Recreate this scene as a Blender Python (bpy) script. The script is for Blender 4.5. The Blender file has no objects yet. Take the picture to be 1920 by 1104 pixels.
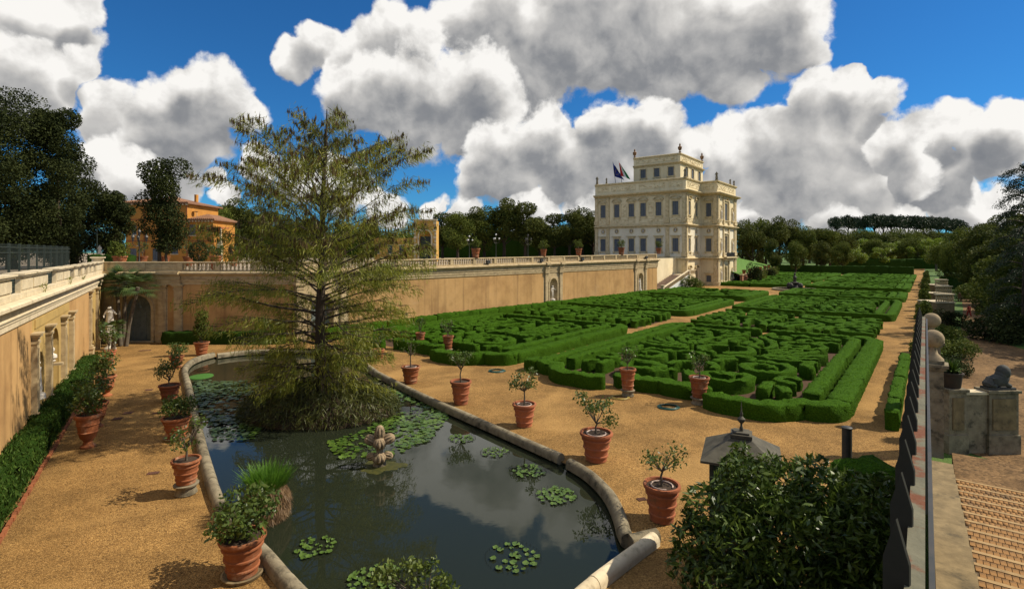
import bpy, bmesh, math, random
import numpy as np
from mathutils import Vector, Matrix

# ---------------------------------------------------------------- camera, sky, sun
scene = bpy.context.scene
COL = scene.collection
R = math.radians
E = 8.5                     # eye height above the garden gravel (m)
F = 1000.0                  # focal length in pixels of a 1920 px wide frame
HY = 472.0                  # pixel row of the horizon

cam_d = bpy.data.cameras.new('camera')
cam = bpy.data.objects.new('camera', cam_d)
COL.objects.link(cam)
cam.location = (0, 0, E)
cam.rotation_euler = (R(90), 0, 0)
cam_d.sensor_width = 36.0
cam_d.lens = 36.0 * F / 1920.0
cam_d.shift_y = -(552.0 - HY) / 1920.0
cam_d.clip_start = 0.05
cam_d.clip_end = 6000
scene.camera = cam

SUN_AZ, SUN_EL = R(82), R(47)
sun_d = bpy.data.lights.new('sun', 'SUN')
sun_d.energy = 5.0
sun_d.angle = R(0.5)
sun_d.color = (1.0, 0.90, 0.74)
sun = bpy.data.objects.new('sun', sun_d)
COL.objects.link(sun)
sdir = Vector((math.sin(SUN_AZ) * math.cos(SUN_EL), math.cos(SUN_AZ) * math.cos(SUN_EL), math.sin(SUN_EL)))
sun.rotation_euler = sdir.to_track_quat('Z', 'Y').to_euler()
sun.location = (60, 0, 60)

scene.view_settings.view_transform = 'Standard'
scene.view_settings.look = 'None'
scene.view_settings.exposure = 0.25
scene.view_settings.gamma = 1.0
scene.view_settings.use_curve_mapping = False
scene.render.engine = 'CYCLES'
scene.cycles.max_bounces = 5
scene.cycles.diffuse_bounces = 2
scene.cycles.glossy_bounces = 3
scene.cycles.transmission_bounces = 3
scene.cycles.transparent_max_bounces = 6
scene.cycles.use_denoising = True
scene.cycles.caustics_reflective = False
scene.cycles.caustics_refractive = False


def ray(px, py):
    return Vector(((px - 960.0) / F, 1.0, (HY - py) / F))


def G(px, py, z=0.0):
    """ground point under a pixel, on the plane at height z"""
    d = (E - z) / ((py - HY) / F)
    r = ray(px, py) * d
    return Vector((r.x, r.y, z))


def P(px, py, d):
    r = ray(px, py) * d
    return Vector((r.x, r.y, E + r.z))


def build_world():
    w = bpy.data.worlds.new('World')
    scene.world = w
    w.use_nodes = True
    nt = w.node_tree
    N, L = nt.nodes, nt.links
    N.clear()
    out = N.new('ShaderNodeOutputWorld')
    bg = N.new('ShaderNodeBackground')
    bg.inputs['Strength'].default_value = 0.064
    L.new(bg.outputs[0], out.inputs[0])
    sky = N.new('ShaderNodeTexSky')
    sky.sky_type = 'NISHITA'
    sky.sun_disc = False
    sky.sun_elevation = SUN_EL
    sky.sun_rotation = SUN_AZ
    sky.air_density = 1.0
    sky.dust_density = 0.0
    sky.ozone_density = 6.0
    hs = N.new('ShaderNodeMix'); hs.data_type = 'RGBA'; hs.blend_type = 'MULTIPLY'   # polarised, deep blue
    hs.inputs['Factor'].default_value = 1.0
    L.new(sky.outputs[0], hs.inputs['A'])
    hs.inputs['B'].default_value = (0.31, 0.90, 1.32, 1)
    # clouds, laid out by direction: (x, y, radius)
    lay_a = [(50, 45, 105), (115, 95, 72), (145, 20, 42), (600, 75, 46), (550, 105, 38),
             (890, 50, 60), (950, 30, 80), (990, 120, 105), (1080, 60, 130), (1200, 70, 130), (1320, 70, 120), (1440, 60, 105), (1500, 100, 42), (1370, 160, 56), (1250, 150, 55),
             (1430, 405, 55), (1560, 400, 60), (1690, 400, 60), (1800, 385, 58), (1900, 395, 60), (815, 380, 26), (870, 405, 42), (1000, 400, 55), (1090, 400, 40),
             (480, 310, 45), (560, 345, 40), (650, 350, 60), (730, 390, 40), (415, 370, 30)]
    lay_b = [(25, 150, 105), (90, 165, 62), (150, 120, 40), (215, 190, 62), (250, 250, 100), (750, 60, 60), (700, 100, 70), (800, 80, 56), (650, 135, 40),
             (1585, 165, 55), (1520, 190, 60), (1650, 185, 45), (1560, 260, 115), (1450, 260, 60), (1370, 300, 66), (1310, 285, 40), (1470, 330, 90), (1350, 350, 60), (1620, 345, 85)]
    lay_c = [(350, 235, 95), (395, 185, 82), (355, 150, 40), (445, 205, 50), (285, 320, 85), (195, 310, 60), (395, 330, 22),
             (680, 180, 72), (780, 185, 98), (880, 180, 90), (760, 220, 62), (880, 235, 66), (1730, 265, 62), (1790, 245, 52), (1890, 235, 60), (1850, 300, 68), (1760, 345, 75)]
    lay_d = [(1020, 250, 68), (950, 305, 85), (1060, 315, 82), (1140, 255, 64), (1220, 240, 55), (1240, 290, 52), (1160, 328, 72), (900, 335, 48), (1670, 285, 70), (1700, 345, 55), (250, 330, 60)]

    def mth(op, a, b=None, c=None, clamp=False):
        m = N.new('ShaderNodeMath')
        m.operation = op
        m.use_clamp = clamp
        for i, v in enumerate((a, b, c)):
            if v is None:
                continue
            if isinstance(v, (int, float)):
                m.inputs[i].default_value = v
            else:
                L.new(v, m.inputs[i])
        return m.outputs[0]

    def vm(op, a, b=None, c=None):
        m = N.new('ShaderNodeVectorMath')
        m.operation = op
        for i, v in enumerate((a, b, c)):
            if v is None:
                continue
            if isinstance(v, (tuple, Vector)):
                m.inputs[i].default_value = v
            else:
                L.new(v, m.inputs[i])
        return m

    def noise(vec, scale, detail, rough=0.5, dist=0.0):
        n = N.new('ShaderNodeTexNoise')
        n.inputs['Scale'].default_value = scale
        n.inputs['Detail'].default_value = detail
        n.inputs['Roughness'].default_value = rough
        n.inputs['Distortion'].default_value = dist
        L.new(vec, n.inputs['Vector'])
        return n

    def field(vec, lst, grow, soft=0.0):
        acc = None
        for (px, py, r) in lst:
            d = ray(px, py)
            k = 1.0 / d.length ** 1.5
            d.normalize()
            rr = r / 1000.0 * grow * k
            # 1 - |p-c|^2/r^2 = (1 - 2/r^2) + p . (2c/r^2)
            f = mth('ADD', vm('DOT_PRODUCT', vec, d * (2 / rr ** 2)).outputs['Value'], 1 - 2 / rr ** 2)
            acc = f if acc is None else (mth('SMOOTH_MAX', acc, f, soft) if soft else mth('MAXIMUM', acc, f))
        return acc

    def smooth(v, lo, hi_):
        m = N.new('ShaderNodeMapRange'); m.interpolation_type = 'SMOOTHSTEP'
        L.new(v, m.inputs[0]); m.inputs[1].default_value = lo; m.inputs[2].default_value = hi_
        return m.outputs[0]
    tc = N.new('ShaderNodeTexCoord')
    nrm = vm('NORMALIZE', tc.outputs['Generated']).outputs[0]
    nw = noise(nrm, 6.0, 5.0, 0.55)
    warp = vm('NORMALIZE', vm('MULTIPLY_ADD', vm('SUBTRACT', nw.outputs['Color'], (0.5, 0.5, 0.5)).outputs[0], (0.11, 0.11, 0.11), nrm).outputs[0]).outputs[0]
    # the rest of the dome carries the same broken cumulus
    sep = N.new('ShaderNodeSeparateXYZ'); L.new(nrm, sep.inputs[0])
    gen = mth('MULTIPLY_ADD', noise(nrm, 3.4, 2.0).outputs['Fac'], 6.0, -3.15)
    side = mth('MULTIPLY_ADD', sep.outputs[1], -6.0, 3.3, clamp=True)
    hi = mth('MULTIPLY_ADD', sep.outputs[2], 8.0, -3.9, clamp=True)
    rest = mth('ADD', gen, mth('MULTIPLY_ADD', mth('MAXIMUM', side, hi), 3.0, -3.0))

    def detail(vec, fine):
        n1 = noise(vec, 8.0, 9.0 if fine else 6.0, 0.64, 0.0)
        vo = N.new('ShaderNodeTexVoronoi'); vo.feature = 'F1'
        vo.inputs['Scale'].default_value = 15.0
        vo.inputs['Detail'].default_value = 2.0
        vo.inputs['Roughness'].default_value = 0.5
        vo.inputs['Lacunarity'].default_value = 2.3
        vo.normalize = True
        L.new(vec, vo.inputs['Vector'])
        a = mth('MULTIPLY_ADD', n1.outputs['Fac'], 2.6, -1.3)
        return mth('MULTIPLY_ADD', vo.outputs['Distance'], -1.5, mth('ADD', a, 0.52))
    wv = vm('MULTIPLY_ADD', vm('SUBTRACT', nw.outputs['Color'], (0.5, 0.5, 0.5)).outputs[0], (0.05, 0.05, 0.05), nrm).outputs[0]
    d0 = detail(wv, True)
    def puff(vec):
        n1 = noise(vec, 8.0, 7.0, 0.58)
        vo = N.new('ShaderNodeTexVoronoi'); vo.feature = 'F1'
        vo.inputs['Scale'].default_value = 12.0
        vo.inputs['Detail'].default_value = 2.0
        vo.inputs['Roughness'].default_value = 0.5
        vo.normalize = True
        L.new(vec, vo.inputs['Vector'])
        return mth('MULTIPLY_ADD', vo.outputs['Distance'], -1.3, mth('MULTIPLY', n1.outputs['Fac'], 2.0))
    slope = mth('SUBTRACT', puff(wv), puff(vm('ADD', wv, (0.012, 0.0, 0.022)).outputs[0]))
    warp_up = vm('NORMALIZE', vm('ADD', warp, (0.014, 0.0, 0.045)).outputs[0]).outputs[0]
    colour = hs.outputs['Result']
    for lst, dark in ((lay_a, 0.56), (lay_b, 0.52), (lay_c, 0.62), (lay_d, 0.58)):
        macro = mth('MAXIMUM', field(warp, lst, 0.98), -1.5)
        if lst is lay_a:
            macro = mth('MAXIMUM', macro, rest)
        core = mth('MAXIMUM', mth('SUBTRACT', macro, 0.22), 0.0)
        dens = mth('ADD', mth('MULTIPLY_ADD', core, 2.2, mth('ADD', macro, 0.08)), mth('MULTIPLY', d0, 1.2))
        alpha = smooth(dens, -0.12, 0.46)
        above = smooth(mth('MULTIPLY_ADD', d0, 0.5, field(warp_up, lst, 0.98, 0.6)), -0.35, 1.0)
        keep = mth('MULTIPLY_ADD', above, -0.45, 1.0)
        lit = mth('MULTIPLY_ADD', mth('MULTIPLY', slope, keep), 0.85, 0.99)
        lit = mth('MULTIPLY_ADD', above, -dark, lit, clamp=True)
        ramp = N.new('ShaderNodeValToRGB')
        cr = ramp.color_ramp
        cr.elements[0].position = 0.0; cr.elements[0].color = (1.6, 1.85, 2.3, 1)
        cr.elements[1].position = 1.0; cr.elements[1].color = (12.6, 12.3, 11.8, 1)
        e = cr.elements.new(0.35); e.color = (3.5, 3.6, 3.8, 1)
        e = cr.elements.new(0.68); e.color = (8.0, 7.8, 7.5, 1)
        L.new(lit, ramp.inputs[0])
        mix = N.new('ShaderNodeMix'); mix.data_type = 'RGBA'
        L.new(alpha, mix.inputs['Factor'])
        L.new(colour, mix.inputs['A'])
        L.new(ramp.outputs[0], mix.inputs['B'])
        colour = mix.outputs['Result']
    L.new(colour, bg.inputs['Color'])
    w.cycles.sampling_method = 'MANUAL'
    w.cycles.sample_map_resolution = 512


build_world()

# ---------------------------------------------------------------- helpers


def new_obj(name, data, parent=None, loc=None):
    o = bpy.data.objects.new(name, data)
    COL.objects.link(o)
    if parent is not None:
        o.parent = parent
    if loc is not None:
        o.location = loc
    return o


def tag(o, label=None, cat=None, group=None, kind=None):
    if label:
        o['label'] = label
    if cat:
        o['category'] = cat
    if group:
        o['group'] = group
    if kind:
        o['kind'] = kind
    return o


def thing(name, loc, label, cat, group=None, rz=0.0):
    o = new_obj(name, None, None, loc)
    o.empty_display_size = 0.2
    o.rotation_euler = (0, 0, rz)
    return tag(o, label, cat, group)


def copy_tree(o, parent=None):
    c = o.copy()
    COL.objects.link(c)
    c.parent = parent
    for ch in list(o.children):
        copy_tree(ch, c)
    return c


ORD = ['first', 'second', 'third', 'fourth', 'fifth', 'sixth', 'seventh', 'eighth', 'ninth', 'tenth', 'eleventh',
       'twelfth', 'thirteenth', 'fourteenth', 'fifteenth', 'sixteenth', 'seventeenth', 'eighteenth', 'nineteenth', 'twentieth',
       'twenty-first', 'twenty-second', 'twenty-third', 'twenty-fourth', 'twenty-fifth', 'twenty-sixth', 'twenty-seventh', 'twenty-eighth', 'twenty-ninth', 'thirtieth']


class Frame:
    """a vertical plane: u along the wall (left to right seen from outside), o outwards, z up"""

    def __init__(self, a, b=None, d=None):
        self.a = Vector((a[0], a[1]))
        self.d = (Vector((b[0], b[1])) - self.a).normalized() if b is not None else Vector(d).normalized()
        self.n = Vector((self.d.y, -self.d.x))
        self.len = (Vector((b[0], b[1])) - self.a).length if b is not None else 0

    def __call__(self, p):
        q = self.a + self.d * p[0] + self.n * p[1]
        return (q.x, q.y, p[2])

    def u_of_px(self, px):
        m = (px - 960.0) / F
        # (a.x + d.x u) = m (a.y + d.y u)
        return (m * self.a.y - self.a.x) / (self.d.x - m * self.d.y)

    def sub(self, u, o=0):
        q = self(Vector((u, o, 0)))
        return Frame((q[0], q[1]), d=self.d)

    def rz(self):
        return math.atan2(self.d.y, self.d.x)


class MB:
    """collects shapes and links them as one mesh object"""

    def __init__(self, xf=None):
        self.v, self.f, self.xf = [], [], xf

    def vert(self, p):
        self.v.append(tuple(self.xf(p)) if self.xf else tuple(p))
        return len(self.v) - 1

    def poly(self, pts):
        self.f.append([self.vert(p) for p in pts])

    def box(self, x0, x1, y0, y1, z0, z1):
        i = len(self.v)
        for p in ((x0, y0, z0), (x1, y0, z0), (x1, y1, z0), (x0, y1, z0), (x0, y0, z1), (x1, y0, z1), (x1, y1, z1), (x0, y1, z1)):
            self.vert(p)
        for q in ((0, 3, 2, 1), (4, 5, 6, 7), (0, 1, 5, 4), (1, 2, 6, 5), (2, 3, 7, 6), (3, 0, 4, 7)):
            self.f.append([i + k for k in q])
        return self

    def prism(self, pts, z0, z1):
        n = len(pts)
        i = len(self.v)
        for p in pts:
            self.vert((p[0], p[1], z0))
        for p in pts:
            self.vert((p[0], p[1], z1))
        self.f.append([i + k for k in range(n)][::-1])
        self.f.append([i + n + k for k in range(n)])
        for k in range(n):
            m = (k + 1) % n
            self.f.append([i + k, i + m, i + n + m, i + n + k])
        return self

    def lathe(self, prof, n=16, c=(0, 0, 0), sx=1.0, sy=1.0, a0=0.0, a1=2 * math.pi):
        full = abs(a1 - a0 - 2 * math.pi) < 1e-6
        m = n if full else n + 1
        i = len(self.v)
        for (r, z) in prof:
            for k in range(m):
                a = a0 + (a1 - a0) * k / n
                self.vert((c[0] + r * sx * math.cos(a), c[1] + r * sy * math.sin(a), c[2] + z))
        for j in range(len(prof) - 1):
            for k in range(n):
                k2 = (k + 1) % m
                self.f.append([i + j * m + k, i + j * m + k2, i + (j + 1) * m + k2, i + (j + 1) * m + k])
        if full:
            if prof[0][0] > 1e-6:
                self.f.append([i + k for k in range(m)][::-1])
            if prof[-1][0] > 1e-6:
                self.f.append([i + (len(prof) - 1) * m + k for k in range(m)])
        return self

    def tube(self, pts, rad, n=6, cap=True):
        pts = [Vector(p) for p in pts]
        if not hasattr(rad, '__len__'):
            rad = [rad] * len(pts)
        i = len(self.v)
        t0 = (pts[1] - pts[0]).normalized()
        up = Vector((0, 0, 1)) if abs(t0.z) < 0.9 else Vector((1, 0, 0))
        b = t0.cross(up).normalized()
        for j, p in enumerate(pts):
            t = (pts[min(j + 1, len(pts) - 1)] - pts[max(j - 1, 0)]).normalized()
            b = (b - t * b.dot(t))
            if b.length < 1e-5:
                b = t.orthogonal()
            b.normalize()
            c = t.cross(b)
            for k in range(n):
                a = 2 * math.pi * k / n
                self.vert(p + (b * math.cos(a) + c * math.sin(a)) * rad[j])
        for j in range(len(pts) - 1):
            for k in range(n):
                k2 = (k + 1) % n
                self.f.append([i + j * n + k, i + j * n + k2, i + (j + 1) * n + k2, i + (j + 1) * n + k])
        if cap:
            self.f.append([i + k for k in range(n)][::-1])
            self.f.append([i + (len(pts) - 1) * n + k for k in range(n)])
        return self

    def ball(self, c, rx, ry=None, rz=None, n=12, m=8):
        ry = ry or rx
        rz = rz or rx
        prof = [(math.sin(math.pi * j / m), -math.cos(math.pi * j / m)) for j in range(m + 1)]
        prof[0] = (0.001, -1); prof[-1] = (0.001, 1)
        i = len(self.v)
        self.lathe([(r, z * rz) for r, z in prof], n, c, rx, ry)
        return self

    def sweep(self, path, prof, closed=False):
        """prof = [(outward offset, z)] carried along path = [(x, y)], mitred"""
        path = [Vector((p[0], p[1])) for p in path]
        n = len(path)
        i = len(self.v)
        for j, p in enumerate(path):
            a = path[j - 1] if (j > 0 or closed) else None
            b = path[(j + 1) % n] if (j < n - 1 or closed) else None
            d1 = (p - a).normalized() if a is not None else (b - p).normalized()
            d2 = (b - p).normalized() if b is not None else d1
            n1 = Vector((d1.y, -d1.x)); n2 = Vector((d2.y, -d2.x))
            m = n1 + n2
            if m.length < 1e-6:
                m = n1.copy()
            m.normalize()
            m = m / max(0.35, m.dot(n1))
            for (o, z) in prof:
                q = p + m * o
                self.vert((q.x, q.y, z))
        k = len(prof)
        for j in range(n if closed else n - 1):
            j2 = (j + 1) % n
            for s in range(k - 1):
                self.f.append([i + j * k + s, i + j2 * k + s, i + j2 * k + s + 1, i + j * k + s + 1])
        if not closed:
            self.f.append([i + s for s in range(k)])
            self.f.append([i + (n - 1) * k + s for s in range(k)][::-1])
        return self

    def mesh(self, name, origin=None, smooth=False):
        me = bpy.data.meshes.new(name)
        v = self.v
        if origin is not None:
            ox, oy, oz = origin
            v = [(a - ox, b - oy, c - oz) for a, b, c in v]
        me.from_pydata(v, [], self.f)
        if smooth:
            me.polygons.foreach_set('use_smooth', [True] * len(me.polygons))
            try:
                me.set_sharp_from_angle(angle=R(40))
            except Exception:
                pass
        me.update()
        return me

    def build(self, name, mat, parent=None, smooth=False, origin=None):
        """origin: world point subtracted so that a parent Empty at that point carries the part"""
        if origin is None and parent is not None and parent.type == 'EMPTY' and self.world:
            origin = parent.location
        me = self.mesh(name, origin, smooth)
        if mat is not None:
            me.materials.append(mat)
        return new_obj(name, me, parent)

    world = False


class WB(MB):
    """an MB whose shapes are given in world coordinates"""
    world = True

    def build(self, name, mat, parent=None, smooth=False, origin=None):
        if origin is None and parent is not None:
            o = parent
            while o.parent is not None:
                o = o.parent
            origin = o.location
        return MB.build(self, name, mat, parent, smooth, origin)


def np_mesh(name, verts, faces, mat, smooth=False):
    """verts Nx3, faces Mxk of equal corner count"""
    me = bpy.data.meshes.new(name)
    verts = np.asarray(verts, dtype=np.float32)
    faces = np.asarray(faces, dtype=np.int32)
    k = faces.shape[1]
    me.vertices.add(len(verts))
    me.vertices.foreach_set('co', verts.ravel())
    me.loops.add(faces.size)
    me.loops.foreach_set('vertex_index', faces.ravel())
    me.polygons.add(len(faces))
    me.polygons.foreach_set('loop_start', np.arange(0, faces.size, k, dtype=np.int32))
    me.polygons.foreach_set('loop_total', np.full(len(faces), k, dtype=np.int32))
    if smooth:
        me.polygons.foreach_set('use_smooth', np.ones(len(faces), dtype=bool))
    me.update(calc_edges=True)
    if mat is not None:
        me.materials.append(mat)
    return me


def leaf_arrays(c, length, width, rng, axis=None, spread=1.0):
    """diamond leaves at centres c; axis = preferred direction(s)"""
    n = len(c)
    t = rng.normal(size=(n, 3))
    t /= np.linalg.norm(t, axis=1, keepdims=True)
    if axis is not None:
        t = t * spread + np.asarray(axis)
        t /= np.linalg.norm(t, axis=1, keepdims=True) + 1e-9
    b = np.cross(t, rng.normal(size=(n, 3)))
    b /= np.linalg.norm(b, axis=1, keepdims=True) + 1e-9
    ln = (length * rng.uniform(0.65, 1.3, size=(n, 1))) * 0.5
    wd = (width * rng.uniform(0.7, 1.3, size=(n, 1))) * 0.5
    v = np.empty((n, 4, 3))
    v[:, 0] = c - t * ln
    v[:, 1] = c + b * wd
    v[:, 2] = c + t * ln
    v[:, 3] = c - b * wd
    return v.reshape(-1, 3), np.arange(4 * n).reshape(n, 4)


def lobe_points(lobes, n, rng, shell=0.55):
    """points through a set of ellipsoid lobes (cx,cy,cz,rx,ry,rz), denser towards the skin"""
    lobes = np.asarray(lobes, dtype=float)
    vol = lobes[:, 3] * lobes[:, 4] * lobes[:, 5]
    w = vol ** 0.7
    pick = rng.choice(len(lobes), size=n, p=w / w.sum())
    d = rng.normal(size=(n, 3))
    d /= np.linalg.norm(d, axis=1, keepdims=True)
    r = (shell + (1 - shell) * rng.uniform(0, 1, size=(n, 1)) ** 0.6)
    return lobes[pick, :3] + d * r * lobes[pick, 3:6]


# ---------------------------------------------------------------- materials
MATS = {}


def nodes_of(m):
    m.use_nodes = True
    nt = m.node_tree
    return nt, nt.nodes, nt.links, nt.nodes['Principled BSDF']


def M(name, c1, c2=None, scale=3.0, rough=0.85, bump=0.0, bscale=25.0, spec=0.3, stretch=None, detail=6.0,
      lo=0.35, hi=0.65, metal=0.0, c3=None, c3scale=0.6, c3lo=0.55, c3hi=0.75, bdist=0.02):
    m = bpy.data.materials.new(name)
    nt, N, L, b = nodes_of(m)
    b.inputs['Roughness'].default_value = rough
    b.inputs['Specular IOR Level'].default_value = spec
    b.inputs['Metallic'].default_value = metal
    tc = N.new('ShaderNodeTexCoord')
    src = tc.outputs['Object']
    if stretch:
        mp = N.new('ShaderNodeMapping')
        mp.inputs['Scale'].default_value = stretch
        L.new(src, mp.inputs[0])
        src = mp.outputs[0]
    if c2 is None:
        c2 = tuple(x * 0.8 for x in c1)
    no = N.new('ShaderNodeTexNoise')
    no.inputs['Scale'].default_value = scale
    no.inputs['Detail'].default_value = detail
    no.inputs['Roughness'].default_value = 0.6
    L.new(src, no.inputs['Vector'])
    mr = N.new('ShaderNodeMapRange')
    mr.inputs[1].default_value = lo; mr.inputs[2].default_value = hi
    L.new(no.outputs['Fac'], mr.inputs[0])
    mx = N.new('ShaderNodeMix'); mx.data_type = 'RGBA'
    mx.inputs['A'].default_value = (*c1, 1); mx.inputs['B'].default_value = (*c2, 1)
    L.new(mr.outputs[0], mx.inputs['Factor'])
    colour = mx.outputs['Result']
    if c3 is not None:
        n3 = N.new('ShaderNodeTexNoise')
        n3.inputs['Scale'].default_value = c3scale
        n3.inputs['Detail'].default_value = 8.0
        n3.inputs['Roughness'].default_value = 0.7
        L.new(tc.outputs['Object'], n3.inputs['Vector'])
        m3 = N.new('ShaderNodeMapRange'); m3.interpolation_type = 'SMOOTHSTEP'
        m3.inputs[1].default_value = c3lo; m3.inputs[2].default_value = c3hi
        L.new(n3.outputs['Fac'], m3.inputs[0])
        mx3 = N.new('ShaderNodeMix'); mx3.data_type = 'RGBA'
        L.new(m3.outputs[0], mx3.inputs['Factor'])
        L.new(colour, mx3.inputs['A']); mx3.inputs['B'].default_value = (*c3, 1)
        colour = mx3.outputs['Result']
    L.new(colour, b.inputs['Base Color'])
    if bump > 0:
        n2 = N.new('ShaderNodeTexNoise')
        n2.inputs['Scale'].default_value = bscale
        n2.inputs['Detail'].default_value = 5.0
        L.new(tc.outputs['Object'], n2.inputs['Vector'])
        bp = N.new('ShaderNodeBump')
        bp.inputs['Strength'].default_value = bump
        bp.inputs['Distance'].default_value = bdist
        L.new(n2.outputs['Fac'], bp.inputs['Height'])
        L.new(bp.outputs[0], b.inputs['Normal'])
    MATS[name] = m
    return m


def leaf_mat(name, c1, c2, rough=0.5, trans=0.35, spec=0.35, scale=0.6):
    """leaf colour varies leaf by leaf and clump by clump; light passes through a little"""
    m = bpy.data.materials.new(name)
    nt, N, L, b = nodes_of(m)
    geo = N.new('ShaderNodeNewGeometry')
    tc = N.new('ShaderNodeTexCoord')
    no = N.new('ShaderNodeTexNoise'); no.inputs['Scale'].default_value = scale; no.inputs['Detail'].default_value = 3
    L.new(tc.outputs['Object'], no.inputs['Vector'])
    ad = N.new('ShaderNodeMath'); ad.operation = 'MULTIPLY_ADD'
    L.new(geo.outputs['Random Per Island'], ad.inputs[0]); ad.inputs[1].default_value = 0.7
    mr = N.new('ShaderNodeMapRange'); mr.inputs[1].default_value = 0.3; mr.inputs[2].default_value = 0.7
    mr.inputs[3].default_value = -0.2; mr.inputs[4].default_value = 0.5
    L.new(no.outputs['Fac'], mr.inputs[0]); L.new(mr.outputs[0], ad.inputs[2])
    ad.use_clamp = True
    mx = N.new('ShaderNodeMix'); mx.data_type = 'RGBA'
    mx.inputs['A'].default_value = (*c1, 1); mx.inputs['B'].default_value = (*c2, 1)
    L.new(ad.outputs[0], mx.inputs['Factor'])
    L.new(mx.outputs['Result'], b.inputs['Base Color'])
    b.inputs['Roughness'].default_value = rough
    b.inputs['Specular IOR Level'].default_value = spec
    tr = N.new('ShaderNodeBsdfTranslucent')
    L.new(mx.outputs['Result'], tr.inputs['Color'])
    ms = N.new('ShaderNodeMixShader'); ms.inputs[0].default_value = trans
    L.new(b.outputs[0], ms.inputs[1]); L.new(tr.outputs[0], ms.inputs[2])
    out = N['Material Output']
    L.new(ms.outputs[0], out.inputs['Surface'])
    MATS[name] = m
    return m


def gravel_mat(name, ca, cb, cc, cell=22.0):
    m = bpy.data.materials.new(name)
    nt, N, L, b = nodes_of(m)
    tc = N.new('ShaderNodeTexCoord')
    v = N.new('ShaderNodeTexVoronoi'); v.inputs['Scale'].default_value = cell
    L.new(tc.outputs['Object'], v.inputs['Vector'])
    sp = N.new('ShaderNodeSeparateColor'); L.new(v.outputs['Color'], sp.inputs[0])
    ramp = N.new('ShaderNodeValToRGB')
    cr = ramp.color_ramp
    cr.elements[0].color = (*cc, 1); cr.elements[1].color = (*ca, 1)
    e = cr.elements.new(0.22); e.color = (*[x * 0.75 for x in cb], 1)
    e = cr.elements.new(0.55); e.color = (*cb, 1)
    L.new(sp.outputs[0], ramp.inputs[0])
    n1 = N.new('ShaderNodeTexNoise'); n1.inputs['Scale'].default_value = 0.35; n1.inputs['Detail'].default_value = 7; n1.inputs['Roughness'].default_value = 0.65
    L.new(tc.outputs['Object'], n1.inputs['Vector'])
    mr = N.new('ShaderNodeMapRange'); mr.inputs[1].default_value = 0.3; mr.inputs[2].default_value = 0.72
    mr.inputs[3].default_value = 1.22; mr.inputs[4].default_value = 0.58
    L.new(n1.outputs['Fac'], mr.inputs[0])
    mx = N.new('ShaderNodeMix'); mx.data_type = 'RGBA'; mx.blend_type = 'MULTIPLY'; mx.inputs['Factor'].default_value = 1
    L.new(ramp.outputs[0], mx.inputs['A']); L.new(mr.outputs[0], mx.inputs['B'])
    # trodden damp patches
    n2 = N.new('ShaderNodeTexNoise'); n2.inputs['Scale'].default_value = 0.9; n2.inputs['Detail'].default_value = 6
    L.new(tc.outputs['Object'], n2.inputs['Vector'])
    m2 = N.new('ShaderNodeMapRange'); m2.inputs[1].default_value = 0.52; m2.inputs[2].default_value = 0.72; m2.interpolation_type = 'SMOOTHSTEP'
    m2.inputs[4].default_value = 0.55
    L.new(n2.outputs['Fac'], m2.inputs[0])
    mx2 = N.new('ShaderNodeMix'); mx2.data_type = 'RGBA'
    L.new(m2.outputs[0], mx2.inputs['Factor']); L.new(mx.outputs['Result'], mx2.inputs['A'])
    mx2.inputs['B'].default_value = (*[x * 0.55 for x in cb], 1)
    n3 = N.new('ShaderNodeTexNoise'); n3.inputs['Scale'].default_value = 0.16; n3.inputs['Detail'].default_value = 5; n3.inputs['Distortion'].default_value = 1.2
    L.new(tc.outputs['Object'], n3.inputs['Vector'])
    m3 = N.new('ShaderNodeMapRange'); m3.inputs[1].default_value = 0.5; m3.inputs[2].default_value = 0.66; m3.interpolation_type = 'SMOOTHSTEP'
    m3.inputs[4].default_value = 0.45
    L.new(n3.outputs['Fac'], m3.inputs[0])
    mx3 = N.new('ShaderNodeMix'); mx3.data_type = 'RGBA'
    L.new(m3.outputs[0], mx3.inputs['Factor']); L.new(mx2.outputs['Result'], mx3.inputs['A'])
    mx3.inputs['B'].default_value = (*[x * 1.08 for x in ca], 1)
    L.new(mx3.outputs['Result'], b.inputs['Base Color'])
    b.inputs['Roughness'].default_value = 0.95
    b.inputs['Specular IOR Level'].default_value = 0.15
    bp = N.new('ShaderNodeBump'); bp.inputs['Strength'].default_value = 0.8; bp.inputs['Distance'].default_value = 0.03
    L.new(v.outputs['Distance'], bp.inputs['Height']); bp.invert = True
    L.new(bp.outputs[0], b.inputs['Normal'])
    MATS[name] = m
    return m


def hedge_mat(name, c1, c2, scale=14.0):
    m = M(name, c1, c2, scale=scale, rough=0.9, bump=1.0, bscale=16.0, spec=0.05, lo=0.32, hi=0.68, detail=8,
          c3=tuple(x * 0.55 for x in c1), c3scale=5.0, c3lo=0.5, c3hi=0.72, bdist=0.12)
    return m


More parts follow.
